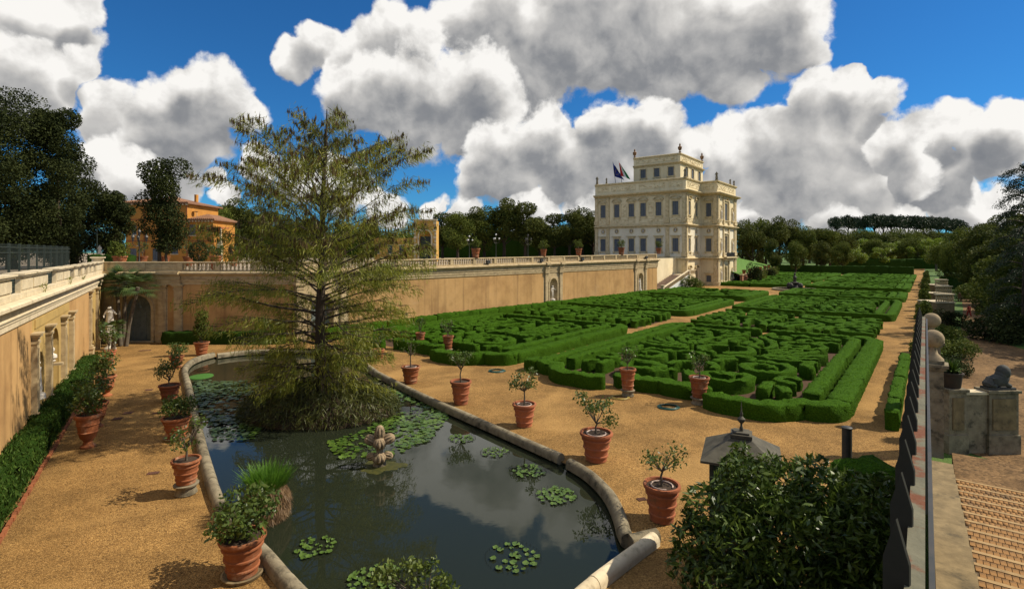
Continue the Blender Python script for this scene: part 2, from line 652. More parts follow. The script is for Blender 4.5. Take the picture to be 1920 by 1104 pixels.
GRAVEL = gravel_mat('gravel', (0.42, 0.25, 0.085), (0.28, 0.155, 0.048), (0.11, 0.06, 0.022), cell=32.0)
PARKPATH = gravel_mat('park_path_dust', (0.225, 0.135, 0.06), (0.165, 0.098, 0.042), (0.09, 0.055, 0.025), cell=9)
TERR = gravel_mat('terrace_gravel', (0.40, 0.33, 0.24), (0.30, 0.24, 0.17), (0.16, 0.12, 0.08), cell=12)
LAWN = M('lawn', (0.045, 0.095, 0.010), (0.07, 0.125, 0.018), scale=0.5, rough=0.9, bump=0.8, bscale=9, c3=(0.10, 0.085, 0.03), c3scale=0.25, c3lo=0.58, c3hi=0.8, bdist=0.1)
PLASTER = M('ochre_plaster', (0.52, 0.32, 0.135), (0.43, 0.255, 0.10), scale=0.5, rough=0.95, bump=0.25, bscale=6, stretch=(1, 1, 0.25), lo=0.3, hi=0.7,
            c3=(0.32, 0.185, 0.075), c3scale=0.28, c3lo=0.42, c3hi=0.72, spec=0.1)


def add_streaks(m, tint, scale=(1.3, 1.3, 0.07), lo=0.52, hi=0.74, amt=0.6):
    """run-down rain streaks and patched plaster over a wall material"""
    nt, N, L, b = nodes_of(m)
    src = b.inputs['Base Color'].links[0].from_socket
    tc = N.new('ShaderNodeTexCoord')
    mp = N.new('ShaderNodeMapping'); mp.inputs['Scale'].default_value = scale
    L.new(tc.outputs['Object'], mp.inputs[0])
    no = N.new('ShaderNodeTexNoise'); no.inputs['Scale'].default_value = 1.0; no.inputs['Detail'].default_value = 9; no.inputs['Roughness'].default_value = 0.65
    L.new(mp.outputs[0], no.inputs['Vector'])
    mr = N.new('ShaderNodeMapRange'); mr.interpolation_type = 'SMOOTHSTEP'
    mr.inputs[1].default_value = lo; mr.inputs[2].default_value = hi; mr.inputs[4].default_value = amt
    L.new(no.outputs['Fac'], mr.inputs[0])
    mx = N.new('ShaderNodeMix'); mx.data_type = 'RGBA'
    L.new(mr.outputs[0], mx.inputs['Factor']); L.new(src, mx.inputs['A']); mx.inputs['B'].default_value = (*tint, 1)
    L.new(mx.outputs['Result'], b.inputs['Base Color'])


def add_random(m, lo=0.75, hi=1.12):
    """each object of this material gets its own tone"""
    nt, N, L, b = nodes_of(m)
    src = b.inputs['Base Color'].links[0].from_socket
    oi = N.new('ShaderNodeObjectInfo')
    mr = N.new('ShaderNodeMapRange'); mr.inputs[3].default_value = lo; mr.inputs[4].default_value = hi
    L.new(oi.outputs['Random'], mr.inputs[0])
    mx = N.new('ShaderNodeMix'); mx.data_type = 'RGBA'; mx.blend_type = 'MULTIPLY'; mx.inputs['Factor'].default_value = 1
    L.new(src, mx.inputs['A']); L.new(mr.outputs[0], mx.inputs['B'])
    L.new(mx.outputs['Result'], b.inputs['Base Color'])


add_streaks(PLASTER, (0.20, 0.12, 0.055), (1.6, 1.6, 0.06), 0.5, 0.72, 0.6)
add_streaks(PLASTER, (0.50, 0.33, 0.17), (0.35, 0.35, 0.5), 0.55, 0.75, 0.5)
PLASTER_Y = M('yellow_plaster', (0.48, 0.33, 0.12), (0.39, 0.265, 0.095), scale=0.9, rough=0.95, bump=0.2, bscale=8, c3=(0.30, 0.20, 0.09), c3scale=1.0, spec=0.1)
STONE = M('travertine', (0.50, 0.39, 0.22), (0.36, 0.27, 0.15), scale=1.6, rough=0.9, bump=0.5, bscale=14, stretch=(1, 1, 2.2),
          c3=(0.14, 0.11, 0.07), c3scale=1.3, c3lo=0.56, c3hi=0.78, spec=0.2)
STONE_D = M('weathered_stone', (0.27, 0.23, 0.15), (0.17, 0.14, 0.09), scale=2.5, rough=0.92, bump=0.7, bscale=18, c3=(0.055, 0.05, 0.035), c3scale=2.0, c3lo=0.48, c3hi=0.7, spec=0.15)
COPING = M('pale_coping', (0.66, 0.56, 0.38), (0.52, 0.43, 0.28), scale=2.0, rough=0.9, bump=0.4, bscale=16, c3=(0.20, 0.16, 0.10), c3scale=2.2, c3lo=0.56, c3hi=0.8, spec=0.2)
PALACE = M('palace_stucco', (0.77, 0.66, 0.43), (0.67, 0.56, 0.35), scale=0.5, rough=0.92, bump=0.15, bscale=5, stretch=(1, 1, 0.5), c3=(0.38, 0.31, 0.19), c3scale=0.5, c3lo=0.55, c3hi=0.85, spec=0.15)
PALACE_W = M('palace_white_stucco', (0.80, 0.73, 0.56), (0.70, 0.63, 0.47), scale=0.6, rough=0.92, bump=0.15, bscale=5, stretch=(1, 1, 0.5), c3=(0.45, 0.39, 0.27), c3scale=0.6, c3lo=0.55, c3hi=0.85, spec=0.15)
PALACE_T = M('palace_trim', (0.66, 0.54, 0.33), (0.50, 0.40, 0.22), scale=1.5, rough=0.9, bump=0.3, bscale=8, c3=(0.20, 0.15, 0.08), c3scale=1.4, c3lo=0.52, c3hi=0.76, spec=0.2)  # darker than the walls, standing in for moulding shadow lines
SHUTTER = M('grey_shutter', (0.13, 0.145, 0.16), (0.10, 0.11, 0.125), scale=2, rough=0.6)
GLASS_D = M('dark_pane', (0.02, 0.022, 0.026), (0.035, 0.035, 0.04), scale=1, rough=0.12, spec=0.6)
TERRA = M('terracotta', (0.33, 0.115, 0.045), (0.24, 0.08, 0.033), scale=4, rough=0.85, bump=0.3, bscale=25, c3=(0.45, 0.27, 0.16), c3scale=2.2, c3lo=0.5, c3hi=0.72, spec=0.2)
TERRA_O = M('old_terracotta', (0.34, 0.115, 0.05), (0.26, 0.09, 0.045), scale=5, rough=0.9, bump=0.4, bscale=25, c3=(0.13, 0.085, 0.05), c3scale=3.0, c3lo=0.5, c3hi=0.75, spec=0.2)
SOIL = M('soil', (0.035, 0.022, 0.014), (0.06, 0.04, 0.025), scale=20, rough=1.0, bump=0.8, bscale=40)
BARK = M('bark', (0.075, 0.055, 0.035), (0.035, 0.026, 0.018), scale=6, rough=0.95, bump=0.9, bscale=14, stretch=(1, 1, 0.2))
BARK_L = M('grey_bark', (0.14, 0.115, 0.08), (0.07, 0.055, 0.04), scale=6, rough=0.95, bump=0.8, bscale=20)
MARBLE = M('marble', (0.68, 0.62, 0.52), (0.52, 0.46, 0.37), scale=3, rough=0.7, bump=0.3, bscale=15, c3=(0.22, 0.18, 0.13), c3scale=3, c3lo=0.58, c3hi=0.8)
IRON = M('dark_iron', (0.035, 0.038, 0.035), (0.055, 0.05, 0.042), scale=8, rough=0.55, metal=0.3, spec=0.5)
IRON_G = M('green_iron', (0.018, 0.028, 0.022), (0.03, 0.042, 0.033), scale=5, rough=0.6, spec=0.4)
LEAD = M('lead_roof', (0.055, 0.05, 0.036), (0.11, 0.10, 0.072), scale=2.5, rough=0.75, spec=0.2, bump=0.3, bscale=8, c3=(0.045, 0.05, 0.045), c3scale=2.0)
HEDGE = hedge_mat('box_hedge', (0.058, 0.135, 0.007), (0.020, 0.055, 0.003))
HEDGE_D = hedge_mat('dark_hedge', (0.030, 0.065, 0.008), (0.014, 0.036, 0.005))
LEAF_ILEX = leaf_mat('holm_oak_leaf', (0.014, 0.022, 0.007), (0.050, 0.060, 0.015), trans=0.15, rough=0.75, spec=0.1)
LEAF_OAK2 = leaf_mat('grove_leaf', (0.026, 0.043, 0.009), (0.125, 0.135, 0.024), trans=0.2, rough=0.7, spec=0.12)
LEAF_MID = leaf_mat('mid_green_leaf', (0.034, 0.06, 0.009), (0.155, 0.175, 0.028), trans=0.25, rough=0.7, spec=0.12)
LEAF_SPRING = leaf_mat('spring_leaf', (0.09, 0.15, 0.015), (0.22, 0.27, 0.025), trans=0.4)
LEAF_CITRUS = leaf_mat('citrus_leaf', (0.030, 0.065, 0.010), (0.12, 0.16, 0.03), trans=0.3, scale=2.5, rough=0.4)
LEAF_BUSH = leaf_mat('laurel_leaf', (0.018, 0.042, 0.006), (0.115, 0.165, 0.025), trans=0.2, scale=1.6, rough=0.38, spec=0.3)  # lighter leaf tone stands in for sunlit highlights
LEAF_YEW = leaf_mat('yew_leaf', (0.020, 0.046, 0.007), (0.065, 0.11, 0.014), trans=0.15, scale=2.0, rough=0.7, spec=0.12)
LEAF_CYP = leaf_mat('cypress_needle', (0.095, 0.13, 0.010), (0.30, 0.29, 0.030), trans=0.35, scale=0.5)
LEAF_CYPB = leaf_mat('cypress_tassel', (0.07, 0.045, 0.015), (0.13, 0.085, 0.03), trans=0.3, scale=0.8)
LEAF_PALM = leaf_mat('palm_leaf', (0.035, 0.07, 0.018), (0.09, 0.13, 0.035), trans=0.25, scale=1.5)
LEAF_REED = leaf_mat('reed_leaf', (0.045, 0.13, 0.010), (0.13, 0.26, 0.025), trans=0.4, scale=2)
LEAF_ROOT = leaf_mat('dry_root', (0.16, 0.10, 0.05), (0.34, 0.22, 0.11), trans=0.1, scale=3)
LEAF_LILY = leaf_mat('lily_pad_green', (0.026, 0.062, 0.008), (0.095, 0.155, 0.02), trans=0.0, rough=0.35, spec=0.5, scale=0.5)
LEAF_LILYD = leaf_mat('lily_pad_dull', (0.022, 0.042, 0.012), (0.06, 0.095, 0.025), trans=0.0, rough=0.35, spec=0.5, scale=0.6)
LEAF_PINE = leaf_mat('pine_needle', (0.014, 0.030, 0.010), (0.035, 0.055, 0.015), trans=0.1)


def water_mat():
    m = bpy.data.materials.new('pond_water')
    nt, N, L, b = nodes_of(m)
    b.inputs['Base Color'].default_value = (0.016, 0.020, 0.011, 1)
    b.inputs['Roughness'].default_value = 0.015
    b.inputs['IOR'].default_value = 1.33
    b.inputs['Specular IOR Level'].default_value = 0.5
    tc = N.new('ShaderNodeTexCoord')
    no = N.new('ShaderNodeTexNoise'); no.inputs['Scale'].default_value = 1.3; no.inputs['Detail'].default_value = 3
    L.new(tc.outputs['Object'], no.inputs['Vector'])
    bp = N.new('ShaderNodeBump'); bp.inputs['Strength'].default_value = 0.035; bp.inputs['Distance'].default_value = 0.05
    L.new(no.outputs['Fac'], bp.inputs['Height']); L.new(bp.outputs[0], b.inputs['Normal'])
    return m


add_random(TERRA, 0.7, 1.12); add_random(TERRA_O, 0.75, 1.25); add_random(STONE_D, 0.85, 1.15)
add_streaks(STONE, (0.10, 0.085, 0.055), (2.0, 2.0, 0.25), 0.55, 0.75, 0.6)
add_streaks(PALACE, (0.30, 0.25, 0.15), (0.9, 0.9, 0.09), 0.54, 0.78, 0.5)
add_streaks(COPING, (0.14, 0.11, 0.07), (2.5, 2.5, 0.5), 0.54, 0.74, 0.55)
WATER = water_mat()
KERB = M('worn_kerb', (0.25, 0.185, 0.095), (0.155, 0.115, 0.06), scale=2.5, rough=0.92, bump=0.5, bscale=16, c3=(0.08, 0.065, 0.04), c3scale=1.8, c3lo=0.5, c3hi=0.72, spec=0.15)

# ---------------------------------------------------------------- the setting: ground, water, terraces
E1 = Vector((0.789, -0.615)).normalized()      # across the garden, to the right
E2 = Vector((E1.y * -1, E1.x))                 # along the garden, away


def ST(s, t, z=0.0):
    q = E1 * s + E2 * t
    return Vector((q.x, q.y, z))


def fence_x(y, off=0.0):
    return -0.14 + 0.775 * y + off


# pond rim, traced on the ground
rim_left = [(640, 1170), (560, 1104), (497, 1032), (448, 985), (412, 937), (386, 862), (367, 785), (352, 718), (346, 692), (355, 678), (374, 669), (400, 662)]
rim_far = [(407, 664), (460, 658), (530, 656), (600, 657), (665, 672), (706, 696)]
rim_right = [(706, 696), (756, 722), (815, 750), (884, 780), (965, 815), (1052, 853)]
rim_arc = [(1068, 862), (1105, 884), (1140, 918), (1160, 955), (1170, 988), (1178, 1004)]
rim_foot = [(1180, 1006), (1232, 994)]
rim_near = [(1226, 1002), (1165, 1046), (1095, 1100), (1020, 1170)]


def gp(lst, z=0.25):
    return [G(x, y, z) for x, y in lst]


def smooth_path(pts, step):
    """Catmull-Rom through pts at roughly even steps"""
    pts = [Vector(p) for p in pts]
    out = []
    n = len(pts)
    for i in range(n - 1):
        p0, p1, p2, p3 = pts[max(i - 1, 0)], pts[i], pts[i + 1], pts[min(i + 2, n - 1)]
        k = max(1, int((p2 - p1).length / step))
        for j in range(k):
            t = j / k
            out.append(0.5 * ((2 * p1) + (p2 - p0) * t + (2 * p0 - 5 * p1 + 4 * p2 - p3) * t * t + (3 * p1 - p0 - 3 * p2 + p3) * t ** 3))
    out.append(pts[-1])
    return out


pond_loop = gp(rim_left) + gp(rim_far)[:-1] + gp(rim_right) + gp(rim_arc) + gp(rim_near)[:]
pond_loop = [Vector((p.x, p.y, 0)) for p in pond_loop]


def fill_sheet(name, outer, holes, z, mat):
    bm = bmesh.new()
    edges = []
    for loop in [outer] + holes:
        vs = [bm.verts.new((p[0], p[1], z)) for p in loop]
        for i in range(len(vs)):
            edges.append(bm.edges.new((vs[i], vs[(i + 1) % len(vs)])))
    bmesh.ops.triangle_fill(bm, use_beauty=True, edges=edges, normal=(0, 0, 1))
    for f in bm.faces:
        if f.normal.z < 0:
            f.normal_flip()
    me = bpy.data.meshes.new(name)
    bm.to_mesh(me)
    bm.free()
    me.materials.append(mat)
    o = new_obj(name, me)
    return o


garden = fill_sheet('garden_ground', [(fence_x(-6), -6), (fence_x(300), 300), (-250, 300), (-250, -6)], [pond_loop], 0.0, GRAVEL)
tag(garden, kind='structure')
mb = MB()
mb.poly([(-4000, -300, -0.6), (4000, -300, -0.6), (4000, 5000, -0.6), (-4000, 5000, -0.6)])
tag(mb.build('park_ground', LAWN), kind='structure')
wl = [p for p in pond_loop]
cx = sum(p.x for p in wl) / len(wl); cy = sum(p.y for p in wl) / len(wl)
water = fill_sheet('pond_water', [(cx + (p.x - cx) * 1.02, cy + (p.y - cy) * 1.02) for p in wl], [], -0.12, WATER)
tag(water, kind='structure')

# rim stones
rng = np.random.default_rng(4)
curb = thing('pond_border', pond_loop[4], 'rounded weathered stone rim running round the lily pond', 'pond rim')
RIMP = [(-0.20, -0.35), (-0.20, 0.14), (-0.17, 0.22), (-0.10, 0.29), (0, 0.32), (0.10, 0.29), (0.17, 0.22), (0.20, 0.14), (0.20, -0.05)]
for grp_ in (rim_left, rim_far, rim_right, rim_arc, rim_foot, rim_near):
    pts = smooth_path([(p.x, p.y, 0) for p in gp(grp_)], 0.35)
    chunk = 7
    for i in range(0, len(pts) - 1, chunk):
        seg = [p.copy() for p in pts[i:min(i + chunk + 1, len(pts))]]
        if len(seg) < 2:
            continue
        a = (seg[1] - seg[0]).normalized(); b = (seg[-1] - seg[-2]).normalized()
        seg[0] += a * 0.008; seg[-1] -= b * 0.008
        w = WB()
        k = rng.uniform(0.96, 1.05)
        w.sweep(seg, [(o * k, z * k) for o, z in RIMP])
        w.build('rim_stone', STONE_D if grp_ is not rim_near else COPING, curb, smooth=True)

# ---- terrace
C0 = Vector((-38.7, 50.3)); W1 = Vector((-20.5, 50.4)); DB = Vector((0.662, 0.75)).normalized()
WBf = Frame(W1, d=DB)
LB = WBf.u_of_px(1232)
W2 = W1 + DB * LB
W3 = W2 - E1 * 5.0
K = Vector((41.4, 127.0))
W4 = W3 + E2 * (K.dot(E2) - W3.dot(E2))
LWf = Frame((-11.8, 8.4), C0)
WAf = Frame(C0, W1)


def lift(p):
    k = min(1.0, max(0.0, (Vector((p[0], p[1])) - W1).dot(DB) / LB))
    f = max(0.0, min(1.0, (p[2] - 5.6) / 1.1))
    return (p[0], p[1], p[2] + 0.5 * k * f)


def lwf(p):
    return lift(WBf(p))


TZ = 6.6
tback = 0.35
outer = [LWf((0 - 8, -tback, 0)), LWf((LWf.len, -tback, 0)), WAf((0.3, -tback, 0)), WAf((WAf.len, -tback, 0)), WBf((LB - 0.3, -tback, 0)), (W3.x, W3.y), (W4.x, W4.y)]
far = W4 + E2 * 36
outer += [(far.x, far.y), (-600, 700), (-600, -60)]
terr = fill_sheet('terrace_ground', outer, [], TZ, TERR)
tag(terr, kind='structure')


def arch_panel(mb, u0, u1, z0, z1, uc, w, zs, zb, depth, back='round', seg=10, o=0.0):
    """front face with an arched opening, its reveal and its back"""
    r = w / 2
    arc = [(uc - r * math.cos(math.pi * k / seg), zs + r * math.sin(math.pi * k / seg)) for k in range(seg + 1)]
    mb.poly([(u0, o, z0), (uc - r, o, z0), (uc - r, o, z1), (u0, o, z1)])
    mb.poly([(uc + r, o, z0), (u1, o, z0), (u1, o, z1), (uc + r, o, z1)])
    if zb > z0:
        mb.poly([(uc - r, o, z0), (uc + r, o, z0), (uc + r, o, zb), (uc - r, o, zb)])
    for k in range(seg):
        (a, b), (c, d) = arc[k], arc[k + 1]
        mb.poly([(a, o, b), (c, o, d), (c, o, z1), (a, o, z1)])
    out = [(uc - r, zb)] + arc + [(uc + r, zb)]
    if back == 'flat':
        for k in range(len(out) - 1):
            (a, b), (c, d) = out[k], out[k + 1]
            mb.poly([(a, o, b), (a, o - depth, b), (c, o - depth, d), (c, o, d)])
        mb.poly([(uc - r, o, zb), (uc + r, o, zb), (uc + r, o - depth, zb), (uc - r, o - depth, zb)])
    else:
        n = 10
        th = [math.pi * k / n for k in range(n + 1)]
        hp = [(uc - r * math.cos(a), o - depth * math.sin(a)) for a in th]
        for k in range(n):
            (a, b), (c, d) = hp[k], hp[k + 1]
            mb.poly([(a, b, zb), (c, d, zb), (c, d, zs), (a, b, zs)])
        m = 5
        for j in range(m):
            p0, p1 = math.pi / 2 * j / m, math.pi / 2 * (j + 1) / m
            for k in range(n):
                def q(ph, t):
                    return (uc - r * math.cos(t) * math.cos(ph), o - depth * math.sin(t) * math.cos(ph), zs + r * math.sin(ph))
                mb.poly([q(p0, th[k]), q(p0, th[k + 1]), q(p1, th[k + 1]), q(p1, th[k])])
        mb.poly([(a, b, zb) for a, b in hp])


def arch_band(mb, uc, w, zs, zb, bw, o0, o1, seg=14):
    """moulding round an arch: jambs and curved band"""
    r0, r1 = w / 2, w / 2 + bw
    mb.box(uc - r1, uc - r0, o0, o1, zb, zs)
    mb.box(uc + r0, uc + r1, o0, o1, zb, zs)
    for k in range(seg):
        a, b = math.pi * k / seg, math.pi * (k + 1) / seg
        i = len(mb.v)
        for o in (o0, o1):
            for (r, t) in ((r0, a), (r1, a), (r1, b), (r0, b)):
                mb.vert((uc - r * math.cos(t), o, zs + r * math.sin(t)))
        for q in ((0, 1, 2, 3), (4, 5, 6, 7), (0, 3, 7, 4), (1, 2, 6, 5), (0, 1, 5, 4), (2, 3, 7, 6)):
            mb.f.append([i + t for t in q])


def pilaster(mb, uc, w, z0, z1, o=0.16):
    h = w / 2
    mb.box(uc - h - 0.12, uc + h + 0.12, 0, o + 0.14, z0, z0 + 0.75)
    mb.box(uc - h - 0.17, uc + h + 0.17, 0, o + 0.19, z0 + 0.75, z0 + 0.85)
    mb.box(uc - h - 0.08, uc + h + 0.08, 0, o + 0.10, z0 + 0.85, z0 + 1.02)
    mb.box(uc - h, uc + h, 0, o, z0 + 1.02, z1 - 0.5)
    mb.box(uc - h + 0.1, uc + h - 0.1, o, o + 0.03, z0 + 1.2, z1 - 0.7)
    mb.box(uc - h - 0.04, uc + h + 0.04, 0, o + 0.05, z1 - 0.5, z1 - 0.38)
    mb.box(uc - h + 0.02, uc + h - 0.02, 0, o + 0.02, z1 - 0.38, z1 - 0.2)
    mb.box(uc - h - 0.10, uc + h + 0.10, 0, o + 0.11, z1 - 0.2, z1 - 0.08)
    mb.box(uc - h - 0.16, uc + h + 0.16, 0, o + 0.17, z1 - 0.08, z1)


ENT = [(0.0, 5.4), (0.08, 5.4), (0.08, 5.62), (0.13, 5.66), (0.13, 5.9), (0.2, 5.93), (0.2, 5.98), (0.14, 6.0), (0.14, 6.22), (0.22, 6.25), (0.30, 6.36), (0.48, 6.42), (0.48, 6.54), (0.40, 6.6), (0.0, 6.64), (-0.6, 6.64)]

tw = thing('terrace_wall', (C0.x, C0.y, 0), 'long ochre retaining wall with stone cornice, niches and pilasters below the terrace balustrade', 'wall')
zt = 5.4
# wall A spans
du = WAf.u_of_px(258)
w = WB(WAf)
w.box(0, 0.9, -0.6, 0, 0, zt)
w.box(6.2, WAf.len, -0.6, 0, 0, zt)
w.build('plaster_panel', PLASTER, tw)
w = WB(WAf)
arch_panel(w, 0.9, 6.2, 0, zt, du, 2.6, 3.1, 0, 0.55, 'flat')
arch_band(w, du, 2.6, 3.1, 0, 0.28, 0, 0.1)
w.box(du - 1.7, du + 1.7, 0.0, 0.4, 0, 0.12)
for px in (204, 305, 335):
    pilaster(w, WAf.u_of_px(px), 0.75, 0, zt)
w.build('door_bay', STONE, tw)
# door leaf, in the arch
dw = WB(WAf)
dw.box(du - 1.3, du + 1.3, -0.5, -0.42, 0, 3.1)
for k in range(10):
    a, b = math.pi * k / 10, math.pi * (k + 1) / 10
    dw.poly([(du - 1.3 * math.cos(a), -0.45, 3.1 + 1.3 * math.sin(a)), (du - 1.3 * math.cos(b), -0.45, 3.1 + 1.3 * math.sin(b)), (du, -0.45, 3.1)])
DOORM = M('green_grey_door', (0.17, 0.20, 0.185), (0.12, 0.15, 0.14), scale=3, rough=0.6, bump=0.2)
door = dw.build('door', DOORM, tw)
dp = WB(WAf)
for i in range(4):
    for (za, zb) in ((0.2, 1.0), (1.1, 1.9), (2.0, 2.85)):
        dp.box(du - 1.2 + i * 0.62, du - 0.68 + i * 0.62, -0.42, -0.38, za, zb)
dp.box(du - 1.3, du + 1.3, -0.42, -0.36, 3.02, 3.14)
for k in range(1, 6):
    a = math.pi * k / 6
    dp.tube([(du, -0.41, 3.15), (du - 1.25 * math.cos(a), -0.41, 3.15 + 1.22 * math.sin(a))], 0.035, 4)
dp.build('door_panels', DOORM, door)
# wall B spans
nichesB = [WBf.u_of_px(604), WBf.u_of_px(1037.5), WBf.u_of_px(1201)]
edges_ = []
w = WB(WBf)
cur = 0.0
half = [2.9, 2.4, 2.6]
for u, h in zip(nichesB, half):
    w.box(cur, u - h, -0.6, 0, 0, zt)
    cur = u + h
w.box(cur, LB, -0.6, 0, 0, zt)
w.build('plaster_panel', PLASTER, tw)
for i, (u, h) in enumerate(zip(nichesB, half)):
    w = WB(WBf)
    wd = 1.9 if i else 2.4
    arch_panel(w, u - h, u + h, 0, zt, u, wd, 3.55 if i else 3.0, 0.9 if i else 0, 0.8, 'round' if i else 'flat')
    arch_band(w, u, wd, 3.55 if i else 3.0, 0.9 if i else 0, 0.26, 0, 0.09)
    w.box(u - 0.5, u + 0.5, -0.7, 0.15, 0.55, 1.15)
    for sgn in (-1, 1):
        pilaster(w, u + sgn * (h - 0.6), 0.7, 0, zt)
    w.build('niche_bay', STONE, tw)
    if i == 0:
        w = WB(WBf)
        w.box(u - 1.2, u + 1.2, -0.75, -0.7, 0, 4.1)
        w.build('door', DOORM, tw)
# entablature
w = WB(lift)
w.sweep([C0, W1, W2, W3], ENT)
w.build('entablature', STONE, tw)
# breaks of the entablature over the pilasters
w = WB()
for fr, xf, us in ((WAf, WAf, [WAf.u_of_px(204), WAf.u_of_px(320)]), (WBf, lwf, [u + sg * (h - 0.6) for u, h in zip(nichesB, half) for sg in (-1, 1)])):
    w.xf = xf
    for u in us:
        hw = 1.05 if fr is WAf else 0.5
        for (z0, z1, o) in ((5.41, 5.64, 0.30), (5.64, 5.92, 0.34), (5.92, 6.0, 0.42), (6.0, 6.24, 0.35), (6.24, 6.38, 0.48), (6.38, 6.56, 0.68), (6.56, 6.66, 0.58)):
            w.box(u - hw, u + hw, 0, o, z0, z1)
w.xf = None
w.build('cornice_break', STONE, tw)
# return wall beside the garden stair
w = WB()
rf = Frame(W3, W4)
w.xf = rf
w.box(0, rf.len - 0.2, -0.6, 0, 0, 7.0)
w.xf = None
w.build('return_wall', PALACE, tw)

# ---- balustrade on the terrace wall
bal = thing('terrace_balustrade', (C0.x, C0.y, 6.64), 'stone balustrade crowning the long ochre terrace wall', 'balustrade')
BALP = [(0.10, 0.0), (0.10, 0.06), (0.06, 0.09), (0.06, 0.12), (0.115, 0.24), (0.10, 0.34), (0.055, 0.48), (0.065, 0.52), (0.065, 0.56), (0.10, 0.58), (0.10, 0.64)]


def bal_mesh(h, n=8, k=1.0):
    m = MB(); m.lathe([(r * k, z * h / 0.64) for r, z in BALP], n)
    me = m.mesh('baluster', smooth=True); me.materials.append(STONE)
    return me


BME = bal_mesh(0.62)
w = WB(lift)
path = [WAf((0.2, -0.1, 0)), WAf((WAf.len, -0.1, 0)), WBf((LB - 0.2, -0.1, 0))]
w.sweep(path, [(-0.16, 6.64), (0.16, 6.64), (0.16, 6.78), (-0.16, 6.78)])
w.build('plinth_rail', STONE, bal)
w = WB(lift)
w.sweep(path, [(-0.16, 7.40), (0.18, 7.40), (0.2, 7.45), (0.2, 7.52), (0.16, 7.56), (-0.2, 7.56), (-0.2, 7.40)])
w.build('top_rail', STONE, bal)


def put_baluster(fr, u):
    p = fr((u, -0.1, 6.78))
    p = lift(p)
    o = new_obj('baluster', BME, bal, (p[0] - bal.location.x, p[1] - bal.location.y, p[2] - bal.location.z))
    return o


def bay_run(fr, xf, u0, u1, bay, solids):
    n = max(1, round((u1 - u0) / bay))
    b = (u1 - u0) / n
    for i in range(n + 1):
        u = u0 + b * i
        w = WB(xf)
        w.box(u - 0.22, u + 0.22, -0.29, 0.09, 6.78, 7.40)
        w.build('pier', STONE, bal)
        if i == n:
            break
        if any(abs(u + b / 2 - s) < b * 0.55 for s in solids):
            w = WB(xf)
            w.box(u + 0.22, u + b - 0.22, -0.22, 0.02, 6.78, 7.40)
            w.box(u + 0.42, u + b - 0.42, 0.02, 0.05, 6.88, 7.30)
            w.build('solid_panel', STONE, bal)
        else:
            k = int((b - 0.44) / 0.36)
            for j in range(k):
                put_baluster(fr, u + 0.22 + (b - 0.44) * (j + 0.5) / k)


bay_run(WAf, WAf, 0.4, WAf.len - 0.3, 3.6, [WAf.u_of_px(240), WAf.u_of_px(320)])
bay_run(WBf, lwf, 0.3, LB - 0.4, 3.9, nichesB)

# ---- left wall
lw = thing('side_wall', (C0.x, C0.y, 0), 'sunlit ochre side wall with stone niches and a parapet, at the left edge', 'wall')
U = LWf.u_of_px
aed = [U(60), U(130)]
aed2 = [U(167), LWf.len - 0.2]
w = WB(LWf)
w.box(-8, aed[0], -0.6, 0, 0, zt)
w.box(aed[1], aed2[0], -0.6, 0, 0, zt)
w.build('plaster_panel', PLASTER, lw)
w = WB(LWf)
bays = [(U(60), U(87), U(72.5), (U(87) - U(60)) * 0.42, 2.9, 1.3), (U(87), U(116), U(101), (U(116) - U(87)) * 0.46, 3.2, 0.5), (U(116), U(130), U(122.5), (U(130) - U(116)) * 0.42, 2.9, 1.3)]
for (a, b, c, wd, zs, zb) in bays:
    arch_panel(w, a, b, 0, 4.65, c, wd, zs, zb, 0.75, 'round')
    arch_band(w, c, wd, zs, zb, 0.16, 0, 0.07)
arch_panel(w, aed2[0], aed2[1], 0, zt, U(174), 1.2, 3.2, 0.6, 0.5, 'round')
w.build('niche_bay', PLASTER_Y, lw)
w = WB(LWf)
w.box(aed[0], aed[1], -0.6, 0.0, 4.65, zt)
w.box(aed[0] + 0.5, aed[1] - 0.5, 0.0, 0.05, 4.85, zt - 0.12)
w.build('frieze_panel', PLASTER_Y, lw)
w = WB(LWf)
for px in (60.5, 87, 115.5, 130):
    pilaster(w, U(px), 0.55, 0, 4.72, 0.22)
for px in (167.5, 180):
    pilaster(w, U(px), 0.5, 0, zt, 0.15)
w.build('pilasters', STONE, lw)
w = WB()
w.sweep([LWf((-8, 0, 0)), LWf((LWf.len, 0, 0))], [(o, z - 0.12 if z > 5.9 else z) for o, z in ENT])
w.build('entablature', COPING, lw)
